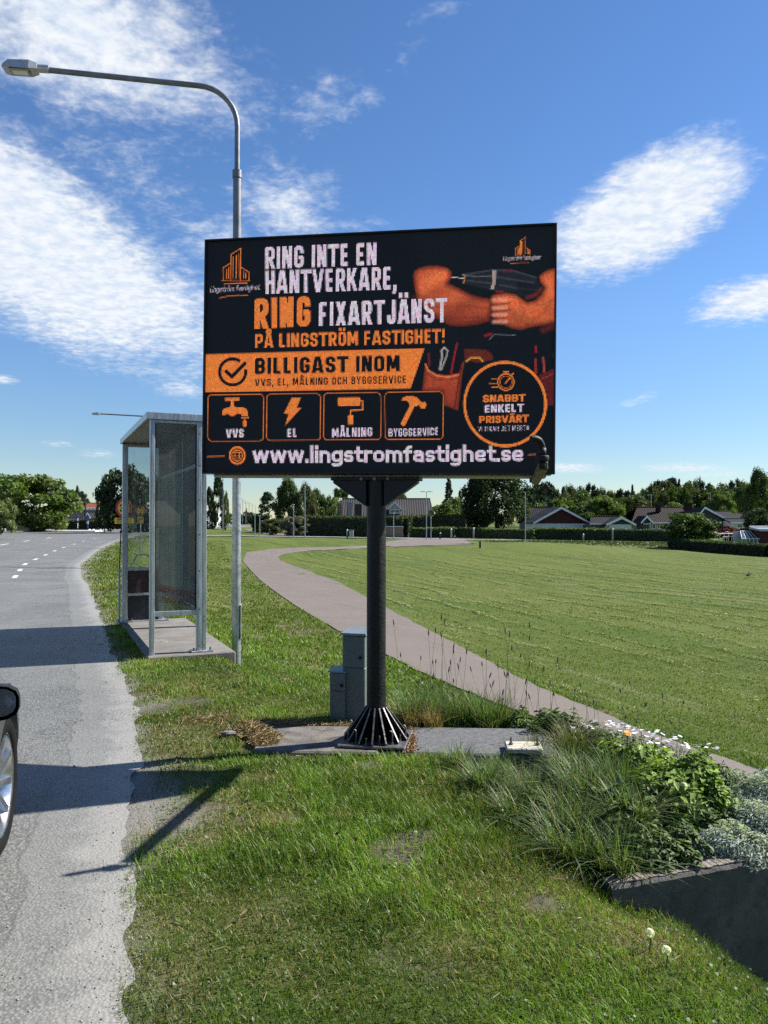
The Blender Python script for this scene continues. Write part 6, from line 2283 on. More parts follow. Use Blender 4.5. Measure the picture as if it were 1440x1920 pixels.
pf_ = [(-2.1, .3), (2.1, .3), (2.15, .75), (1.2, .95), (.55, 1.42), (-1.3, 1.45), (-2.05, 1.0), (-2.15, .6)]
MB().prism([(-.85, y, z) for y, z in pf_], (0, 0, 0), (1.7, 0, 0)).build('body', WT, o)
for sx in (-1, 1):
    MB().prism([(sx * .86, y, z) for y, z in ((1.05, .98), (.5, 1.36), (-1.2, 1.38), (-1.8, 1.0))], (0, 0, 0), (sx * .01, 0, 0)).build('window', M['car_glass'], o)
    for yy in (1.3, -1.3):
        MB().lathe([(0, -.1), (.31, -.1), (.33, 0), (.31, .1), (0, .1)], 16, Matrix.Translation((sx * .78, yy, .33)) @ Matrix.Rotation(R(90), 4, 'Y')).build('wheel', M['tyre'], o)
MB().prism([(-.7, -2.07, z) for z in (1.02, 1.36)] + [(.7, -1.4, 1.4), (.7, -2.07, 1.02)], (0, -.03, 0), (0, -.02, 0)).build('rear_window', M['car_glass'], o)

# ================================================================== far bus stop
a = at(36, 997, 100)
o = empty('far_bus_shelter', (a.x, 100, a.z), R(12), 'small black bus shelter across the road', 'bus shelter')
MB().box((0, .9, 1.25), (3.4, .06, 2.3), ch=.01).build('back_panel', M['car_glass'], o)
MB().box((0, .2, 2.62), (4.2, 1.7, .22), ch=.03).build('roof', M['black_metal'], o)
for sx in (-1.7, 1.7):
    for y in (-.4, .9):
        MB().box((sx, y, 1.25), (.09, .09, 2.55), ch=.01).build('post', M['black_metal'], o)
MB().box((0, .6, .48), (2.2, .4, .07), ch=.01).build('bench', M['wood'], o)
MB().box((.2, -.62, 2.02), (3.0, .05, .14), ch=.01).build('light_bar', WT, o)


def post_sign(px, top, bot, d, label, pm, parts):
    a, b = at(px, bot, d), at(px, top, d)
    o = empty('sign_post', (a.x, d, a.z), 0, label, 'sign')
    hh = b.z - a.z
    MB().tube([(0, .04, -.1), (0, .04, hh)], .05, 8).build('post', pm, o)
    for (nm_, w_, h_, zc_, m_) in parts:
        MB().box((0, 0, hh - zc_), (w_, .04, h_), ch=.01).build(nm_, m_, o)
    return o


post_sign(51.5, 955, 990.5, 101, 'white and blue bus stop sign beside the far bus shelter', M['galv'], [('sign_panel', .55, .55, .3, M['sign_blue']), ('timetable', .45, .7, 1.0, WT)])
post_sign(117, 959.5, 989, 104, 'orange sign on a thin post across the road', M['galv'], [('sign_panel', .42, .62, .32, M['sign_orange']), ('frame', .16, .9, .9, M['sign_orange'])])
post_sign(124, 958, 989, 105, 'narrow green sign post right of the orange sign', M['galv'], [('sign_panel', .22, .9, .6, M['cabinet'])])
post_sign(145.5, 966, 989, 104, 'small blue and white marker post across the road', WT, [('sign_panel', .3, .35, .2, M['sign_blue']), ('stripe', .14, .3, .9, M['sign_blue'])])
post_sign(164.5, 963, 990, 103, 'blue post in front of the white gable porch', M['sign_blue'], [('sign_panel', .36, .6, .5, M['sign_blue']), ('notice', .26, .35, 1.2, WT)])
post_sign(184, 957, 989, 106, 'white lamp-like post left of the dark tree', M['galv'], [('sign_panel', .32, .28, .14, WT)])
a, b = at(159.5, 958, 118), at(159.5, 930, 118)
o = empty('flue_pipe', (a.x, 118, 0), 0, 'tall black flue pipe in front of the red roofed house', 'pipe')
MB().tube([(0, 0, 0), (0, 0, b.z)], .13, 8).build('pipe', M['black_metal'], o)
MB().lathe([(0, 0), (.2, 0), (.2, .15), (0, .2)], 10, Matrix.Translation((0, 0, b.z))).build('cowl', M['black_metal'], o)
kb = MB().box((at(112, 995, 98).x, 99.5, .06), (9.2, 3.4, .15), ch=.03).build('kerbed_platform', M['kerb'] if 'kerb' in M else M['concrete'])
M['pale_conc'] = mat('pale_kerb_concrete', (.55, .54, .50), .85, 0, .1, 3)
kb.data.materials[0] = M['pale_conc']
tag(kb, 'pale kerbed bus stop platform across the road', 'kerb')

# crow on the lawn
a = ground_at(1403, 1083)
o = empty('crow', (a.x, a.y, a.z), R(30), 'small black bird standing on the lawn at the right', 'bird')
vs = [(-.24, 0, .10), (-.10, 0, .13), (.02, 0, .17), (.10, 0, .22), (.13, 0, .27), (.19, 0, .27)]
MB().tube(vs, [.012, .05, .075, .055, .038, .006], 10).build('body', M['black_plastic'], o)
for sy in (-.025, .025):
    MB().tube([(.0, sy, .12), (.01, sy, 0)], .006, 5).build('leg', M['black_plastic'], o)

# ================================================================== raised flower bed with retaining wall
WA, WB = Vector((.962, 3.262, 0)), Vector((2.70, 3.745, 0))
wd_ = (WB - WA).normalized()
wn = Vector((-wd_.y, wd_.x, 0))               # away from the viewer
wall = empty('retaining_wall', WA, math.atan2(wd_.y, wd_.x), 'dark concrete retaining wall holding the flower bed', 'wall')
LWl = (WB - WA).length
# rough-topped wall: a row of slightly uneven top vertices
n_ = 60
vs, fs = [], []
rr_ = random.Random(4)
for k in range(n_ + 1):
    x = LWl * k / n_
    t = -.052 + rr_.uniform(-.002, .002) + (.004 if k in (0, 1) else 0) + .06 * k / n_
    vs += [(x, 0, -1.6), (x, 0, t - .012), (x, .010 + rr_.uniform(-.003, .004), t), (x, .085, t + rr_.uniform(-.004, .004)), (x, .09, -1.6)]
for k in range(n_):
    for j in range(4):
        fs.append((k * 5 + j, (k + 1) * 5 + j, (k + 1) * 5 + j + 1, k * 5 + j + 1))
fs += [(0, 1, 2, 3, 4), tuple(n_ * 5 + j for j in (4, 3, 2, 1, 0))]
MB().add(vs, fs).build('wall_face', M['dark_concrete'], wall)
M['worn_top'] = mat('worn_wall_top', (.20, .17, .14), .9, 0, .3, 20, .8, 60, (.09, .08, .065), (.5, .65))
cp = MB()
for k in range(n_):
    t = -.049 + .06 * (k + .5) / n_
    if rr_.random() < .97:
        cp.box((LWl * (k + .5) / n_, .046 + rr_.uniform(-.004, .004), t + .002), (LWl / n_ * 1.02, .062, .008), ch=.002)
cp.build('worn_top_edge', M['worn_top'], wall)

# soil body behind the wall
bed = [WA + wn * .088 + Vector((-.02, 0, 0)), WB + wn * .088, Vector((2.45, 4.15, 0)), Vector((2.15, 4.55, 0)), Vector((1.75, 5.25, 0)), Vector((1.2, 5.7, 0)), Vector((1.05, 5.55, 0)), Vector((.75, 4.9, 0)), Vector((.60, 4.55, 0)), Vector((.68, 3.9, 0))]
gxs, gys = np.meshgrid(np.linspace(.45, 3.8, 90), np.linspace(3.2, 6.2, 80))
bp = np.array([(p.x, p.y) for p in bed])


def in_poly(x, y, P):
    ins = np.zeros(np.shape(x), bool)
    for i in range(len(P)):
        a, b = P[i], P[(i + 1) % len(P)]
        c = (a[1] > y) != (b[1] > y)
        with np.errstate(divide='ignore', invalid='ignore'):
            ins ^= c & (x < a[0] + (y - a[1]) / (b[1] - a[1] + 1e-12) * (b[0] - a[0]))
    return ins


def edge_dist(x, y, P):
    D = np.full(np.shape(x), 1e9)
    for i in range(len(P)):
        a, b = P[i], P[(i + 1) % len(P)]
        d = b - a
        t = np.clip(((x - a[0]) * d[0] + (y - a[1]) * d[1]) / (d @ d), 0, 1)
        D = np.minimum(D, np.hypot(x - a[0] - t * d[0], y - a[1] - t * d[1]))
    return D


def bed_z(x, y):
    return -.09 + .10 * sstep(edge_dist(x, y, bp), 0, .35) + (fbm(x * 3, y * 3, 71, 3) - .5) * .06


ins = in_poly(gxs, gys, bp)
zz = np.where(ins, bed_z(gxs, gys), -1.0)
cell_ = ins[:-1, :-1] & ins[1:, :-1] & ins[:-1, 1:] & ins[1:, 1:]
nxx = gxs.shape[1]
jj, ic_ = np.where(cell_)
i0 = jj * nxx + ic_
soil_me = np_mesh('bed_soil', np.stack([gxs.ravel(), gys.ravel(), zz.ravel()], 1), np.stack([i0, i0 + 1, i0 + nxx + 1, i0 + nxx], 1), np.full(len(i0), 4), smooth=True)
so = link('bed_soil', soil_me, M['soil'])
tag(so, 'dark soil of the raised flower bed', kind='structure')
sk = MB()
for a, b in zip(bed, bed[1:] + bed[:1]):
    sk.add([(a.x, a.y, -.06), (b.x, b.y, -.06), (b.x, b.y, -1.6), (a.x, a.y, -1.6)], [(0, 1, 2, 3)])
tag(sk.build('bed_soil_side', M['soil']), 'earth sides of the raised flower bed', kind='structure')


# ================================================================== grass and plants
def blades(P, H, W, lean, az, col, tipcol=None, segs=2, curl=1.0, face=None):
    """bent tapering blades; arrays of length n. returns verts, loops, totals, cols"""
    n = len(P)
    rows = []
    t = np.linspace(0, 1, segs + 1)
    fa = az + np.pi / 2 if face is None else face
    dx, dy = np.cos(az), np.sin(az)
    sx, sy = np.cos(fa), np.sin(fa)
    V, C = [], []
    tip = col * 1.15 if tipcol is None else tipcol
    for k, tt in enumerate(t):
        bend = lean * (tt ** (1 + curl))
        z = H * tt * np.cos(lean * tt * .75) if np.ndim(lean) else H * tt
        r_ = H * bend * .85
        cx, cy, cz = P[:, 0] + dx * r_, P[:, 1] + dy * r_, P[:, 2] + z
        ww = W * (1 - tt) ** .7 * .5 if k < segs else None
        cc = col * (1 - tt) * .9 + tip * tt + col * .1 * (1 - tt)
        if k < segs:
            V.append(np.stack([cx - sx * ww, cy - sy * ww, cz], 1))
            V.append(np.stack([cx + sx * ww, cy + sy * ww, cz], 1))
            C += [cc, cc]
        else:
            V.append(np.stack([cx, cy, cz], 1))
            C.append(cc)
    m_ = 2 * segs + 1
    V = np.stack(V, 1).reshape(-1, 3)
    C = np.stack(C, 1).reshape(-1, 3)
    b0 = np.arange(n)[:, None] * m_
    quads = []
    for k in range(segs - 1):
        quads.append(b0 + np.array([[2 * k, 2 * k + 1, 2 * k + 3, 2 * k + 2]]))
    tri = b0 + np.array([[2 * segs - 2, 2 * segs - 1, 2 * segs]])
    loops_ = np.concatenate([q for q in quads] + [tri], 1)
    tot = np.tile(np.array([4] * (segs - 1) + [3]), n)
    return V, loops_.ravel(), tot, np.clip(C, 0, 1)


def join(parts):
    V, L, T, C, off_ = [], [], [], [], 0
    for v, l, t, c in parts:
        V.append(v)
        L.append(l + off_)
        T.append(t)
        C.append(c)
        off_ += len(v)
    return np.concatenate(V), np.concatenate(L), np.concatenate(T), np.concatenate(C)


def in_view(x, y, z, mx=60, my=60):
    px = 720 + x / np.maximum(y, .1) * FPX
    py = HOR - (z - EYE) / np.maximum(y, .1) * FPX
    return (px > -mx) & (px < 1440 + mx) & (py < 1920 + my) & (y > .5)


def blocked(x, y):
    """places no lawn grows: slabs, bed, path, sand"""
    b = in_poly(x, y, bp)
    c, s_ = math.cos(R(3)), math.sin(R(3))
    for (cx, cy, hx, hy) in ((-.50, 5.255, .46, .31), (.56, 5.235, .53, .29)):
        u, v = (x - cx) * c - (y - cy) * s_, (x - cx) * s_ + (y - cy) * c
        b |= (np.abs(u) < hx) & (np.abs(v) < hy)
    c, s_ = math.cos(-SH_), math.sin(-SH_)
    u, v = (x - SN.x) * c - (y - SN.y) * s_, (x - SN.x) * s_ + (y - SN.y) * c
    b |= (u > -.02) & (u < .90) & (v > -.09) & (v < 3.1)
    return b


def green_of(n, r, straw, x, y):
    g0 = np.array([.060, .124, .011])
    g1 = np.array([.138, .208, .022])
    dr = np.array([.25, .185, .075])
    k = r.random((n, 1)) * .6 + .4 * fbm(x * 1.7, y * 1.7, 51)[:, None]
    c = g0 * (1 - k) + g1 * k
    c = c * (.78 + .5 * sstep(fbm(x * 2.1, y * 2.1, 151, 3), .3, .7)[:, None])
    isdry = (r.random(n) < .05 + .42 * straw)[:, None]
    c = np.where(isdry, dr * r.uniform(.55, 1.25, (n, 1)), c)
    return c * r.uniform(.75, 1.25, (n, 1))


r = np.random.default_rng(77)
parts = []
# zones: (y0, y1, density per m2, height, width)
for (y0, y1, den, hh, ww) in ((1.5, 3.2, 15500, .042, .0036), (3.2, 4.6, 11500, .045, .0044), (4.6, 6.6, 7000, .05, .0056), (6.6, 9.5, 3300, .058, .008), (9.5, 14, 1400, .065, .013), (14, 26, 420, .075, .024), (26, 45, 110, .06, .045), (45, 72, 34, .05, .08)):
    xl, xr = -y1 * .52, min(y1 * .52, 3.6 if y1 < 6 else 5.4)
    n = int((xr - xl) * (y1 - y0) * den)
    x, y = r.uniform(xl, xr, n), r.uniform(y0, y1, n)
    s = s_of(x, y)
    k = (s > .0) & (s < 7.6) & ~in_poly(x, y, PATH_POLY)
    x, y, s = x[k], y[k], s[k]
    z = zg(x, y)
    k = in_view(x, y, z) & ~blocked(x, y)
    x, y, z, s = x[k], y[k], z[k], s[k]
    sa_, st_, ba_, _ = patch_fields(x, y)
    k = r.random(len(x)) > np.clip(sa_ * 1.15 + ba_ * .8, 0, .985)
    x, y, z, st_ = x[k], y[k], z[k], st_[k]
    n = len(x)
    tuft = fbm(x * 5, y * 5, 61, 3)
    lush = sstep(fbm(x * 1.1, y * 1.1, 91, 3), .35, .7)
    H = hh * .85 * (.45 + 1.2 * tuft) * (.7 + .6 * lush) * r.uniform(.55, 1.5, n) * (1 - .35 * st_)
    col = green_of(n, r, st_, x, y) * (.85 + .3 * lush[:, None])
    if y0 >= 14:
        f_ = sstep(y, 14, 30)[:, None]
        col = col * (1 - f_) + f_ * np.array([.088, .118, .016])[None] * r.uniform(.75, 1.3, (n, 1))
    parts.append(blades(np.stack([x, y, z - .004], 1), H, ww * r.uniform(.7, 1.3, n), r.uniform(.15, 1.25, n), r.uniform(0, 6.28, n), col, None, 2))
V, L, T, C = join(parts)
tag(link('verge_grass', np_mesh('verge_grass', V, L, T, C), M['grass']), 'short mown grass of the verge and embankment', 'grass', kind='stuff')

# coarser lawn blades beyond the path, thinning out with distance
parts = []
for (y0, y1, den, hh, ww) in ((6, 12, 1300, .038, .010), (12, 18, 480, .036, .015), (18, 28, 130, .034, .026), (28, 44, 28, .03, .045)):
    n = int((y1 * 1.04) * (y1 - y0) * den)
    x, y = r.uniform(-y1 * .52, y1 * .52, n), r.uniform(y0, y1, n)
    s = s_of(x, y)
    k = (s > 7.55) & (s < 60)
    x, y, s = x[k], y[k], s[k]
    # keep off the curving path
    z = zg(x, y)
    px, py = 720 + x / y * FPX, HOR - (z - EYE) / y * FPX
    k = in_view(x, y, z, 30, 20) & ~in_poly(x, y, PATH_POLY) & ~((y > 30) & (px < 560))
    x, y, z, s = x[k], y[k], z[k], s[k]
    n = len(x)
    ca, sn = math.cos(R(-21)), math.sin(R(-21))
    u, v = x * ca + y * -sn, x * sn + y * ca
    row = fbm(u * 1.1, v * .12, 81, 4)
    col = np.array([.068, .115, .012])[None] * (1 - row[:, None]) * 1.2 + np.array([.10, .125, .022])[None] * row[:, None] * 1.0
    col = col * r.uniform(.7, 1.3, (n, 1))
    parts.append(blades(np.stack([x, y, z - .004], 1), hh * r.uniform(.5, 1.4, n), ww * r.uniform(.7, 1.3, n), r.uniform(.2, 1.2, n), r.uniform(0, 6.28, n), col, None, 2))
V, L, T, C = join(parts)
tag(link('lawn_grass', np_mesh('lawn_grass', V, L, T, C), M['grass']), 'mown grass of the wide lawn', 'grass', kind='stuff')

# rows of dry clippings left by the mower
n = 640000
x, y = r.uniform(-9, 30, n), r.uniform(6.5, 58, n)
s = s_of(x, y)
ca, sn = math.cos(R(21)), math.sin(R(21))
u, v = x * ca + y * sn, -x * sn + y * ca
ph = (u / 1.25 + 2.2 * fbm(u * .22, v * .10, 7, 3) + .35 * fbm(u * 1.1, v * .5, 29, 3)) % 1.0
rowf = fbm(u * .6, v * .22, 23, 3)
fine_ = fbm(u * 2.5, v * 1.5, 19, 3)
k = (s > 7.7) & (np.abs(ph - .5) < .02 + .22 * fine_ * r.random(n) ** 2) & (rowf + .3 * fine_ > .55 + .15 * (r.random(n) - .5)) & ~((y > 30) & (720 + x / y * FPX < 560))
x, y = x[k], y[k]
z = zg(x, y)
k = in_view(x, y, z, 30, 20) & ~in_poly(x, y, PATH_POLY)
x, y, z = x[k], y[k], z[k]
n = len(x)
sc = np.clip(y / 14, .7, 2)
an = R(111) + r.normal(0, .7, n)
L_ = .038 * sc * r.uniform(.5, 1.3, n)
W_ = .0038 * sc * r.uniform(.6, 1.3, n)
h0 = z + r.uniform(.026, .045, n)
dx, dy = np.cos(an) * L_, np.sin(an) * L_
nx_, ny_ = -np.sin(an) * W_, np.cos(an) * W_
up = r.uniform(-.006, .010, n)
V = np.stack([np.stack([x - dx - nx_, y - dy - ny_, h0], 1), np.stack([x + dx - nx_, y + dy - ny_, h0 + up], 1), np.stack([x + dx + nx_, y + dy + ny_, h0 + up + .003], 1), np.stack([x - dx + nx_, y - dy + ny_, h0 + .003], 1)], 1).reshape(-1, 3)
col = np.array([.29, .30, .16])[None] * r.uniform(.6, 1.25, (n, 1))
tag(link('grass_clippings', np_mesh('grass_clippings', V, np.arange(4 * n), np.full(n, 4), np.repeat(col, 4, 0)), M['dry']), 'rows of pale dry clippings on the lawn', 'clippings', kind='stuff')


# hay heap by the slab and loose straw on the verge
def straw_mesh(x, y, z, L_, an, up, w_, col):
    dx, dy = np.cos(an) * L_, np.sin(an) * L_
    nx_, ny_ = -np.sin(an) * w_, np.cos(an) * w_
    V = np.stack([np.stack([x - dx - nx_, y - dy - ny_, z], 1), np.stack([x + dx - nx_, y + dy - ny_, z + up], 1), np.stack([x + dx + nx_, y + dy + ny_, z + up + .003], 1), np.stack([x - dx + nx_, y - dy + ny_, z + .003], 1)], 1).reshape(-1, 3)
    n = len(x)
    return V, np.arange(4 * n), np.full(n, 4), np.repeat(col, 4, 0)


parts = []
for (cx, cy, rx_, ry_, hh, n) in ((-.98, 5.42, .20, .14, .085, 2600), (-.80, 5.22, .10, .16, .06, 1200), (-.75, 5.62, .34, .07, .03, 1400), (-1.25, 5.75, .25, .2, .02, 500), (-.2, 5.62, .35, .05, .02, 500)):
    a, q = r.uniform(0, 6.28, n), r.random(n) ** .6
    x, y = cx + np.cos(a) * q * rx_, cy + np.sin(a) * q * ry_
    z = np.maximum(zg(x, y), np.where((x > -1) & (y < 5.6), .015, -1)) + hh * .8 * (1 - q ** 2) * r.uniform(0, 1, n) + .004
    col = np.array([.27, .19, .09])[None] * r.uniform(.4, 1.3, (n, 1))
    parts.append(straw_mesh(x, y, z, r.uniform(.012, .042, n), r.uniform(0, 6.28, n), r.normal(0, .012, n), r.uniform(.0005, .0012, n), col))
V, L, T, C = join(parts)
tag(link('hay_heap', np_mesh('hay_heap', V, L, T, C), M['dry']), 'brown heap of dry hay at the left end of the slab', 'hay', kind='stuff')
n = 9000
x, y = r.uniform(-2.2, 1.4, n), r.uniform(1.9, 8.5, n)
s = s_of(x, y)
sa_, st_, ba_, _ = patch_fields(x, y)
k = (s > .15) & (s < 3) & (r.random(n) < .12 + .7 * st_ + .35 * ba_) & ~blocked(x, y)
x, y = x[k], y[k]
n = len(x)
z = zg(x, y) + r.uniform(.012, .035, n)
col = np.array([.27, .22, .12])[None] * r.uniform(.5, 1.3, (n, 1))
V, L, T, C = straw_mesh(x, y, z, r.uniform(.006, .022, n), r.uniform(0, 6.28, n), r.normal(0, .008, n), r.uniform(.0003, .0007, n), col)
tag(link('loose_straw', np_mesh('loose_straw', V, L, T, C), M['dry']), 'loose dry straw scattered over the verge', 'straw', kind='stuff')
# grit and pebbles along the road edge
n = 5200
y = r.uniform(2.0, 12, n)
x = road_edge(y) + r.normal(.12, .32, n) + .35 * np.exp(-((y - 4.1) / .8) ** 2)
sz = r.uniform(.002, .0055, n) * (1 + (r.random(n) < .02) * 1.2)
z = np.maximum(zg(x, y), 0) + sz * .2
b = np.array([[1, 0, 0], [0, 1, 0], [-1, 0, 0], [0, -1, 0], [0, 0, .8], [0, 0, -.6]], float)
V = np.stack([x, y, z], 1)[:, None] + b[None] * sz[:, None, None] * r.uniform(.6, 1.3, (n, 6, 1))
f = np.array([[0, 1, 4], [1, 2, 4], [2, 3, 4], [3, 0, 4], [1, 0, 5], [2, 1, 5], [3, 2, 5], [0, 3, 5]])
F = (np.arange(n)[:, None, None] * 6 + f[None]).reshape(-1)
col = np.array([.27, .255, .235])[None] * r.uniform(.6, 1.3, (n, 1))
tag(link('gravel', np_mesh('gravel', V.reshape(-1, 3), F, np.full(n * 8, 3), np.repeat(col, 6, 0)), M['dry']), 'loose grit along the dusty road edge', 'gravel', kind='stuff')


def tussock(x, y, z, n, H, W, spread, label, col, seed, dry=.12, name='grass_tussock', group=None, rad=.06):
    q = np.random.default_rng(seed)
    a = q.uniform(0, 6.28, n)
    rr = rad * q.random(n) ** .5
    P = np.stack([np.cos(a) * rr, np.sin(a) * rr, np.full(n, -.01)], 1)
    az = np.where(q.random(n) < .45, q.uniform(0, 6.28, n), a + q.normal(0, .6, n))
    c = np.array(col)[None] * q.uniform(.6, 1.4, (n, 1))
    isd = (q.random(n) < dry)[:, None]
    c = np.where(isd, np.array([.30, .24, .12])[None] * q.uniform(.5, 1.2, (n, 1)), c)
    big_ = q.random(n) < .10
    c = np.where(big_[:, None], np.array([.13, .165, .085])[None] * q.uniform(.7, 1.2, (n, 1)), c) if name == 'grass_tussock' else c
    W = W * np.where(big_, 1.7, 1.0)
    spread = np.where(big_, spread * 1.7, spread)
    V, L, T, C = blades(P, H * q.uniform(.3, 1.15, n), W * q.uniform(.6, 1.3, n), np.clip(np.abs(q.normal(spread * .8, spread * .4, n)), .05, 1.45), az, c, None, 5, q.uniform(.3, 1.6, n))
    o = link(name, np_mesh(name, V, L, T, C), M['grass'])
    o.location = (x, y, z)
    return tag(o, label, 'grass', group)


TG = 'big grass tussocks in the flower bed'
TC = (.088, .136, .044)
tus = [(.47, 4.74, .20, 260, 'small grass tussock creeping onto the dark slab', .07), (.56, 4.30, .24, 420, 'outermost left grass tussock of the bed', .08), (.64, 4.52, .20, 420, 'grass tussock at the left tip of the flower bed beside the dark slab', .085), (.78, 4.25, .27, 620, 'wide grass tussock just below the pale plate', .11), (.70, 3.95, .28, 620, 'grass tussock overhanging the lawn at the left side of the bed', .10),
       (.92, 3.80, .30, 620, 'grass tussock in the middle of the flower bed front', .11), (.86, 3.52, .36, 760, 'large grass tussock arching over the lawn near the wall end', .10), (1.05, 4.05, .30, 520, 'grass tussock in the centre of the bed', .09),
       (1.08, 4.45, .26, 420, 'grass tussock right of the pale plate', .08), (1.18, 4.80, .30, 520, 'yellowish grass tussock behind the pale plate', .10), (1.26, 4.20, .30, 460, 'blue green grass tussock left of the bushy perennial', .08),
       (1.03, 3.42, .30, 420, 'dark grass tussock at the wall end', .08), (.98, 5.05, .22, 320, 'thin grass tussock at the end of the dark slab', .08), (.72, 4.80, .20, 300, 'short grass tussock on the edge of the dark slab', .07), (1.18, 3.72, .30, 420, 'grass tussock above the leafy clump by the wall', .08)]
for k, (x, y, H, n, lb, rad) in enumerate(tus):
    z = float(bed_z(np.array([x]), np.array([y]))[0]) if in_poly(np.array([x]), np.array([y]), bp)[0] else max(zg1(x, y), -.1)
    tussock(x, y, z, int(n * 1.15), H * .9, .0064, .95, lb, TC if k not in (9, 12) else (.085, .095, .030), 100 + k, .07, group=None, rad=rad)
# meadow grass behind the slab
for k, (x, y, H, n, lb) in enumerate(((.22, 5.85, .34, 420, 'bright tall grass clump right behind the billboard pole'), (.42, 5.9, .36, 420, 'second bright grass clump behind the dark slab'), (.62, 5.95, .34, 420, 'third bright grass clump behind the dark slab'), (.80, 5.85, .36, 420, 'grass clump left of the dark leafy clump'), (-.13, 5.95, .34, 120, 'sparse pale grass tuft in front of the cable cabinet'))):
    tussock(x, y - .06, max(zg1(x, y), -.10), int(n * 1.6), H * .92, .006, .55, lb, (.075, .125, .035), 140 + k, .10, name='meadow_grass', rad=.13)
for k, (x, y, lb) in enumerate(((.20, 5.66, 'dry straw coloured grass tuft beside the pole base'), (.36, 5.62, 'dry brown grass tuft behind the dark slab'))):
    tussock(x, y, 0, 260, .18, .004, .8, lb, (.20, .13, .05), 150 + k, .6, name='dry_grass_tuft', rad=.07)

# flowering grass stems with dark seed heads
q = np.random.default_rng(9)
SG = 'flowering grass stems behind the dark slab'
stem_meshes = []
for k in range(7):
    rr_ = random.Random(k)
    H = .42 + .06 * k
    bx_, by_ = rr_.uniform(-.10, .12), rr_.uniform(-.06, .06)
    pts = [(bx_ * (t / 4) ** 2, by_ * (t / 4) ** 2, H * t / 4) for t in range(5)]
    stm = MB().tube(pts, [.0018, .0016, .0015, .0013, .0012], 4, False)
    m1 = stm.mesh('stem')
    m1.materials.append(mat('grass_stem_%d' % k, (.12, .14, .055), .7))
    p = Vector(pts[-1])
    dv = (p - Vector(pts[-2])).normalized()
    hd = MB().tube([p, p + dv * .012, p + dv * .03, p + dv * .045], [.002, .0052, .005, .0012], 6)
    m2 = hd.mesh('seed_head')
    m2.materials.append(mat('seed_head_%d' % k, (.075, .06, .045), .9))
    stem_meshes.append((m1, m2))
for k in range(70):
    if k < 52:
        x, y = q.uniform(.12, 1.25), q.uniform(5.62, 6.15)
    else:
        x, y = q.uniform(1.0, 1.9), q.uniform(4.6, 5.5)
    m1, m2 = stem_meshes[k % 7]
    o = empty('flowering_grass_stem', (x, y, max(zg1(x, y), -.3 if k < 52 else -.05)), q.uniform(0, 6.28), 'thin flowering grass stem with dark seed head rising in front of the path', 'grass', SG)
    o.scale = (1, 1, q.uniform(.85, 1.3) * (1 if k < 52 else .55))
    link('stem', m1, None, o)
    link('seed_head', m2, None, o)


def leafy(x, y, z, rx, ry, rz, n, leaf, col, label, seed, name='leafy_plant', cat='plant', asp=.55, shell=.35, lobed=False, mat_='leaf', up=.6):
    """mound of leaves; each leaf a folded pair of faces along its midrib"""
    q = np.random.default_rng(seed)
    d = q.normal(0, 1, (n, 3))
    d[:, 2] = np.abs(d[:, 2])
    d /= np.linalg.norm(d, axis=1, keepdims=True)
    rad = q.uniform(shell, 1, n) ** .6
    lump = 1 + .25 * np.sin(d[:, 0] * 5 + seed) * np.cos(d[:, 1] * 4 + seed * 2)
    P = d * np.array([rx, ry, rz]) * (rad * lump)[:, None]
    N = d + np.array([0, 0, up]) + q.normal(0, .35, (n, 3))
    N /= np.linalg.norm(N, axis=1, keepdims=True)
    A = np.cross(N, q.normal(0, 1, (n, 3))) + d * .4
    A -= N * np.sum(A * N, 1, keepdims=True)
    A /= np.linalg.norm(A, axis=1, keepdims=True)
    B = np.cross(N, A)
    s = (leaf * q.uniform(.55, 1.25, n))[:, None]
    fold = .25
    c0, c1 = P - A * s * .5, P + A * s * .6 - N * s * .15
    mid = P + N * s * -.06
    l0, r0 = P - B * s * asp * .5 + N * s * fold * .4, P + B * s * asp * .5 + N * s * fold * .4
    V = np.stack([c0, l0, c1, r0, mid], 1).reshape(-1, 3)
    b0 = np.arange(n)[:, None] * 5
    F = np.concatenate([b0 + np.array([[0, 4, 1]]), b0 + np.array([[1, 4, 2]]), b0 + np.array([[0, 3, 4]]), b0 + np.array([[3, 2, 4]])], 1).reshape(-1)
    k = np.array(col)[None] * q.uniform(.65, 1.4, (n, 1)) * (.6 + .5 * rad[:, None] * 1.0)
    C = np.repeat(k, 5, 0)
    o = empty(name, (x, y, z), 0, label, cat)
    link('leaves', np_mesh('leaves', V, F, np.full(4 * n, 3), np.clip(C, 0, 1)), M[mat_], o)
    st = MB()
    for j in range(10):
        a = q.uniform(0, 6.28)
        e = q.uniform(.3, .8)
        st.tube([(0, 0, -.02), (math.cos(a) * rx * e * .5, math.sin(a) * ry * e * .5, rz * .5), (math.cos(a) * rx * e, math.sin(a) * ry * e, rz * .85)], [.005, .004, .002], 5, False)
    st.build('stems', M['leaf_stem'], o)
    return o


M['leaf_stem'] = mat('green_stem', (.05, .07, .02), .7)
BR, DKG = (.14, .21, .034), (.068, .108, .028)
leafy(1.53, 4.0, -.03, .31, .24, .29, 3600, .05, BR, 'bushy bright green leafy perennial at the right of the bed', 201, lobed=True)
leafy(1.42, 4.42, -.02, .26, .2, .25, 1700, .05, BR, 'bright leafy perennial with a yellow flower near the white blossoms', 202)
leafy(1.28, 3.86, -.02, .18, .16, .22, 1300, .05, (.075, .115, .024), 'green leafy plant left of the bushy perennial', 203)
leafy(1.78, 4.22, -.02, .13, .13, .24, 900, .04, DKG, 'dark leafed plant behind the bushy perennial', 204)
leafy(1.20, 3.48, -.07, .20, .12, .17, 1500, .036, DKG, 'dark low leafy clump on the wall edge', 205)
leafy(1.38, 3.58, -.07, .18, .12, .15, 1300, .034, DKG, 'small leaved green clump left of the silver plants', 206)
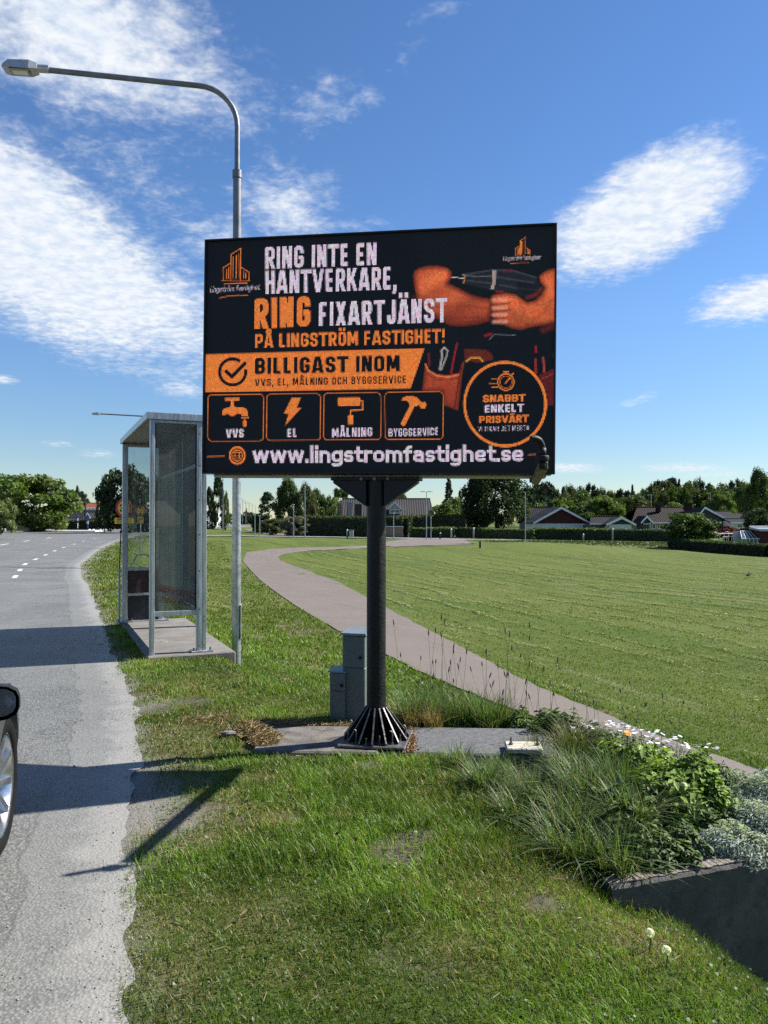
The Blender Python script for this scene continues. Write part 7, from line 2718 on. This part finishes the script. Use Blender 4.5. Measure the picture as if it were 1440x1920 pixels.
leafy(1.10, 3.66, -.04, .16, .14, .20, 900, .055, (.07, .105, .022), 'broad leaved clump in the middle of the bed', 207)
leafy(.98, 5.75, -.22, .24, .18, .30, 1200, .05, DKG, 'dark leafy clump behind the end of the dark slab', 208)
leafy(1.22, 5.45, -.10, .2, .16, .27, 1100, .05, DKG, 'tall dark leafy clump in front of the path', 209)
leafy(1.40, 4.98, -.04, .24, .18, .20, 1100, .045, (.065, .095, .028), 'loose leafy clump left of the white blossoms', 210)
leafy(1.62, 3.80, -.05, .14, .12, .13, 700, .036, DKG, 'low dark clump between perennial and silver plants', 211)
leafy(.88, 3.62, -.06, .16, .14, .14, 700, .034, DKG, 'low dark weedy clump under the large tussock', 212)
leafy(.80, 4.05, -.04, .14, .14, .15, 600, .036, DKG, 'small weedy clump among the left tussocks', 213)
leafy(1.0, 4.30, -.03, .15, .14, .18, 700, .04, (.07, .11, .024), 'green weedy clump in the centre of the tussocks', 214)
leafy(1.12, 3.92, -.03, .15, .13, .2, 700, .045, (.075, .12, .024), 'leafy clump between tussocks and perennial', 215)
SIL = (.29, .335, .30)
for k, (x, y, rx_, ry_, rz_, n, lb) in enumerate(((1.60, 3.60, .22, .13, .11, 3200, 'silver grey cushion plant spilling over the wall top'), (1.82, 3.80, .24, .18, .13, 3600, 'silver grey cushion plant in front of the bushy perennial'), (2.08, 3.90, .30, .22, .15, 3600, 'silver grey cushion plant at the right edge of the photo'), (2.02, 4.16, .26, .24, .17, 3200, 'upper silver grey cushion plant at the right edge'), (2.26, 4.28, .22, .2, .15, 2000, 'silver grey cushion plant just past the right edge'))):
    leafy(x, y, -.06, rx_ * 1.12, ry_ * 1.12, rz_ * 1.15, int(n * 1.4), .028, SIL, lb, 230 + k, name='silver_plant', asp=.28, mat_='leaf', shell=.5)
# white blossoms at the back of the bed
M['petal'] = mat('white_petal', (.55, .56, .55), .7)
for k, (x, y, n, lb) in enumerate(((1.52, 5.22, 85, 'mat of small white blossoms, the patch nearest the path'), (1.68, 5.02, 70, 'middle patch of small white blossoms'), (1.82, 4.78, 60, 'white blossoms behind the bushy perennial'))):
    o = leafy(x, y, -.04, .22, .15, .13, 900, .024, (.17, .20, .17), lb, 260 + k, name='white_flower_mat', asp=.3, shell=.5)
    q = np.random.default_rng(300 + k)
    fl = MB()
    for j in range(n):
        a, e = q.uniform(0, 6.28), q.random() ** .5
        c = Vector((math.cos(a) * e * .26, math.sin(a) * e * .18, .10 + .05 * (1 - e) + q.uniform(0, .04)))
        tx, ty = q.uniform(-.5, .5), q.uniform(-.6, .2)
        for w_ in range(5):
            b = 2 * math.pi * w_ / 5
            u = Vector((math.cos(b), math.sin(b), tx * math.cos(b) + ty * math.sin(b))) * .017
            v = Vector((-math.sin(b), math.cos(b), -tx * math.sin(b) + ty * math.cos(b))) * .009
            fl.add([c, c + u * .6 + v, c + u + Vector((0, 0, -.001)), c + u * .6 - v], [(0, 1, 2, 3)])
    fl.build('blossoms', M['petal'], o)
# one yellow flower
M['yellow'] = mat('yellow_petal', (.75, .36, .02), .6)
o = empty('yellow_flower', (1.36, 4.36, -.06), 0, 'single orange yellow flower in the leafy perennial', 'flower')
MB().tube([(0, 0, 0), (.01, -.02, .36)], .003, 5).build('stem', M['leaf_stem'], o)
fl = MB()
for w_ in range(12):
    b = 2 * math.pi * w_ / 12
    u, v = Vector((math.cos(b) * .024, math.sin(b) * .02, math.sin(b) * .012)), Vector((-math.sin(b), math.cos(b), 0)) * .006
    c = Vector((.01, -.02, .362))
    fl.add([c, c + u * .6 + v, c + u, c + u * .6 - v], [(0, 1, 2, 3)])
fl.build('petals', M['yellow'], o)
# dandelion clocks
M['fluff'] = leaf_mat('dandelion_fluff', trans=.5, gloss=0)


def dandelion(loc, hh, rr, label, seed):
    q = np.random.default_rng(seed)
    o = empty('dandelion_clock', loc, 0, label, 'flower')
    MB().tube([(0, 0, -.02), (.008, 0, hh * .6), (.004, 0, hh)], .0024, 6).build('stem', M['leaf_stem'], o)
    MB().lathe([(0, -.004), (.004, -.003), (.005, .001), (0, .004)], 8, Matrix.Translation((.004, 0, hh))).build('core', M['soil'], o)
    n = 130
    d = q.normal(0, 1, (n, 3))
    d /= np.linalg.norm(d, axis=1, keepdims=True)
    c = np.array([.004, 0, hh])
    V, L, T, C = leaf_quads(c + d * rr * q.uniform(.7, 1, (n, 1)), d, .0048, np.tile([.75, .74, .70], (n, 1)), .8, .3, seed)
    link('fluff', np_mesh('fluff', V, L, T, C), M['fluff'], o)


for px, py, rr, lb, sd in ((1213, 1745, .017, 'white dandelion clock by the wall, upper of two', 1), (1244, 1777, .016, 'white dandelion clock by the wall, lower of two', 2)):
    lo_, hi_ = 2.2, 3.6
    best = None
    for d in np.linspace(2.2, 3.25, 200):
        p = at(px, py, d)
        if p.z - zg1(p.x, p.y) < .065:
            best = p
            break
    best = best or at(px, py, 3.0)
    gz = zg1(best.x, best.y)
    dandelion((best.x, best.y, gz), best.z - gz, rr, lb, sd)
dandelion((1.47, 3.80, -.03), .22, .020, 'white dandelion clock among the leafy plants in the bed', 3)
# pale plate with two studs lying at the slab end
o = empty('metal_plate', (.90, 4.98, .012), R(-4), 'pale rusty metal plate with two studs in the flower bed', 'plate')
MB().box((0, 0, .02), (.23, .17, .035), ch=.006).build('plate', mat('pale_plate', (.46, .43, .34), .75, 0, .18, 9, .3, 40, (.22, .17, .10), (.6, .75)), o)
for sx in (-.08, .09):
    MB().tube([(sx, .0, .03), (sx, .0, .085)], .006, 8).lathe([(0, 0), (.014, 0), (.014, .012), (0, .012)], 6, Matrix.Translation((sx, 0, .0385)), False).build('stud', M['steel_edge'], o)
# flat stone by the hay heap and a few stones on the verge
def stone(x, y, z, sx, sy, sz, label, seed):
    q = random.Random(seed)
    vs, fs = [], []
    for i in range(5):
        ph = -math.pi / 2 + math.pi * (i + .5) / 5
        for j in range(8):
            t = 2 * math.pi * j / 8
            k = q.uniform(.8, 1.15)
            vs.append((math.cos(ph) * math.cos(t) * sx * k, math.cos(ph) * math.sin(t) * sy * k, math.sin(ph) * sz * q.uniform(.85, 1.1)))
    for i in range(4):
        for j in range(8):
            fs.append((i * 8 + j, i * 8 + (j + 1) % 8, (i + 1) * 8 + (j + 1) % 8, (i + 1) * 8 + j))
    fs += [tuple(range(8))[::-1], tuple(range(32, 40))]
    o = MB().add(vs, fs).build('stone', M['stone'])
    o.location = (x, y, z)
    return tag(o, label, 'stone')


stone(-1.07, 5.33, .03, .06, .03, .018, 'flat grey stone in front of the hay heap', 1)
stone(-.55, 3.62, zg1(-.55, 3.62) + .01, .012, .010, .010, 'small dark stone on the verge below the shadow', 2)
stone(-2.62, 9.2, .03, .06, .05, .03, 'dark lump of moss and stone at the shelter slab edge', 3)
# moss strip in the slab joint
n = 700
x = r.normal(.18, .02, n)
y = r.uniform(4.93, 5.5, n)
V, L, T, C = leaf_quads(np.stack([x, y, .02 + r.uniform(0, .012, n)], 1), np.tile([0, 0, 1.0], (n, 1)), .008, np.array([.20, .10, .03])[None] * r.uniform(.4, 1.3, (n, 1)), .7, .6, 3)
tag(link('moss', np_mesh('moss', V, L, T, C), M['dry']), 'rusty orange moss beside the pole base plate', 'moss', kind='stuff')

# clover and small weeds between the blades
parts = []
for (y0, y1, den, sz) in ((1.7, 3.4, 900, .0065), (3.4, 5.6, 420, .009)):
    n = int((y1 * 1.0) * (y1 - y0) * den)
    x, y = r.uniform(-y1 * .5, y1 * .5, n), r.uniform(y0, y1, n)
    s = s_of(x, y)
    cl = fbm(x * 2.3, y * 2.3, 131, 3)
    k = (s > .15) & (cl > .50) & ~blocked(x, y)
    x, y = x[k], y[k]
    z = zg(x, y)
    k = in_view(x, y, z)
    x, y, z = x[k], y[k], z[k]
    n = len(x)
    col = np.array([.05, .095, .018])[None] * r.uniform(.6, 1.3, (n, 1))
    parts.append(leaf_quads(np.stack([x, y, z + r.uniform(.006, .035, n)], 1), np.tile([0, -.3, 1.0], (n, 1)), sz, col, .8, .35, 17))
V, L, T, C = join(parts)
tag(link('weeds', np_mesh('weeds', V, L, T, C), M['grass']), 'clover and small weeds in the verge', 'weeds', kind='stuff')
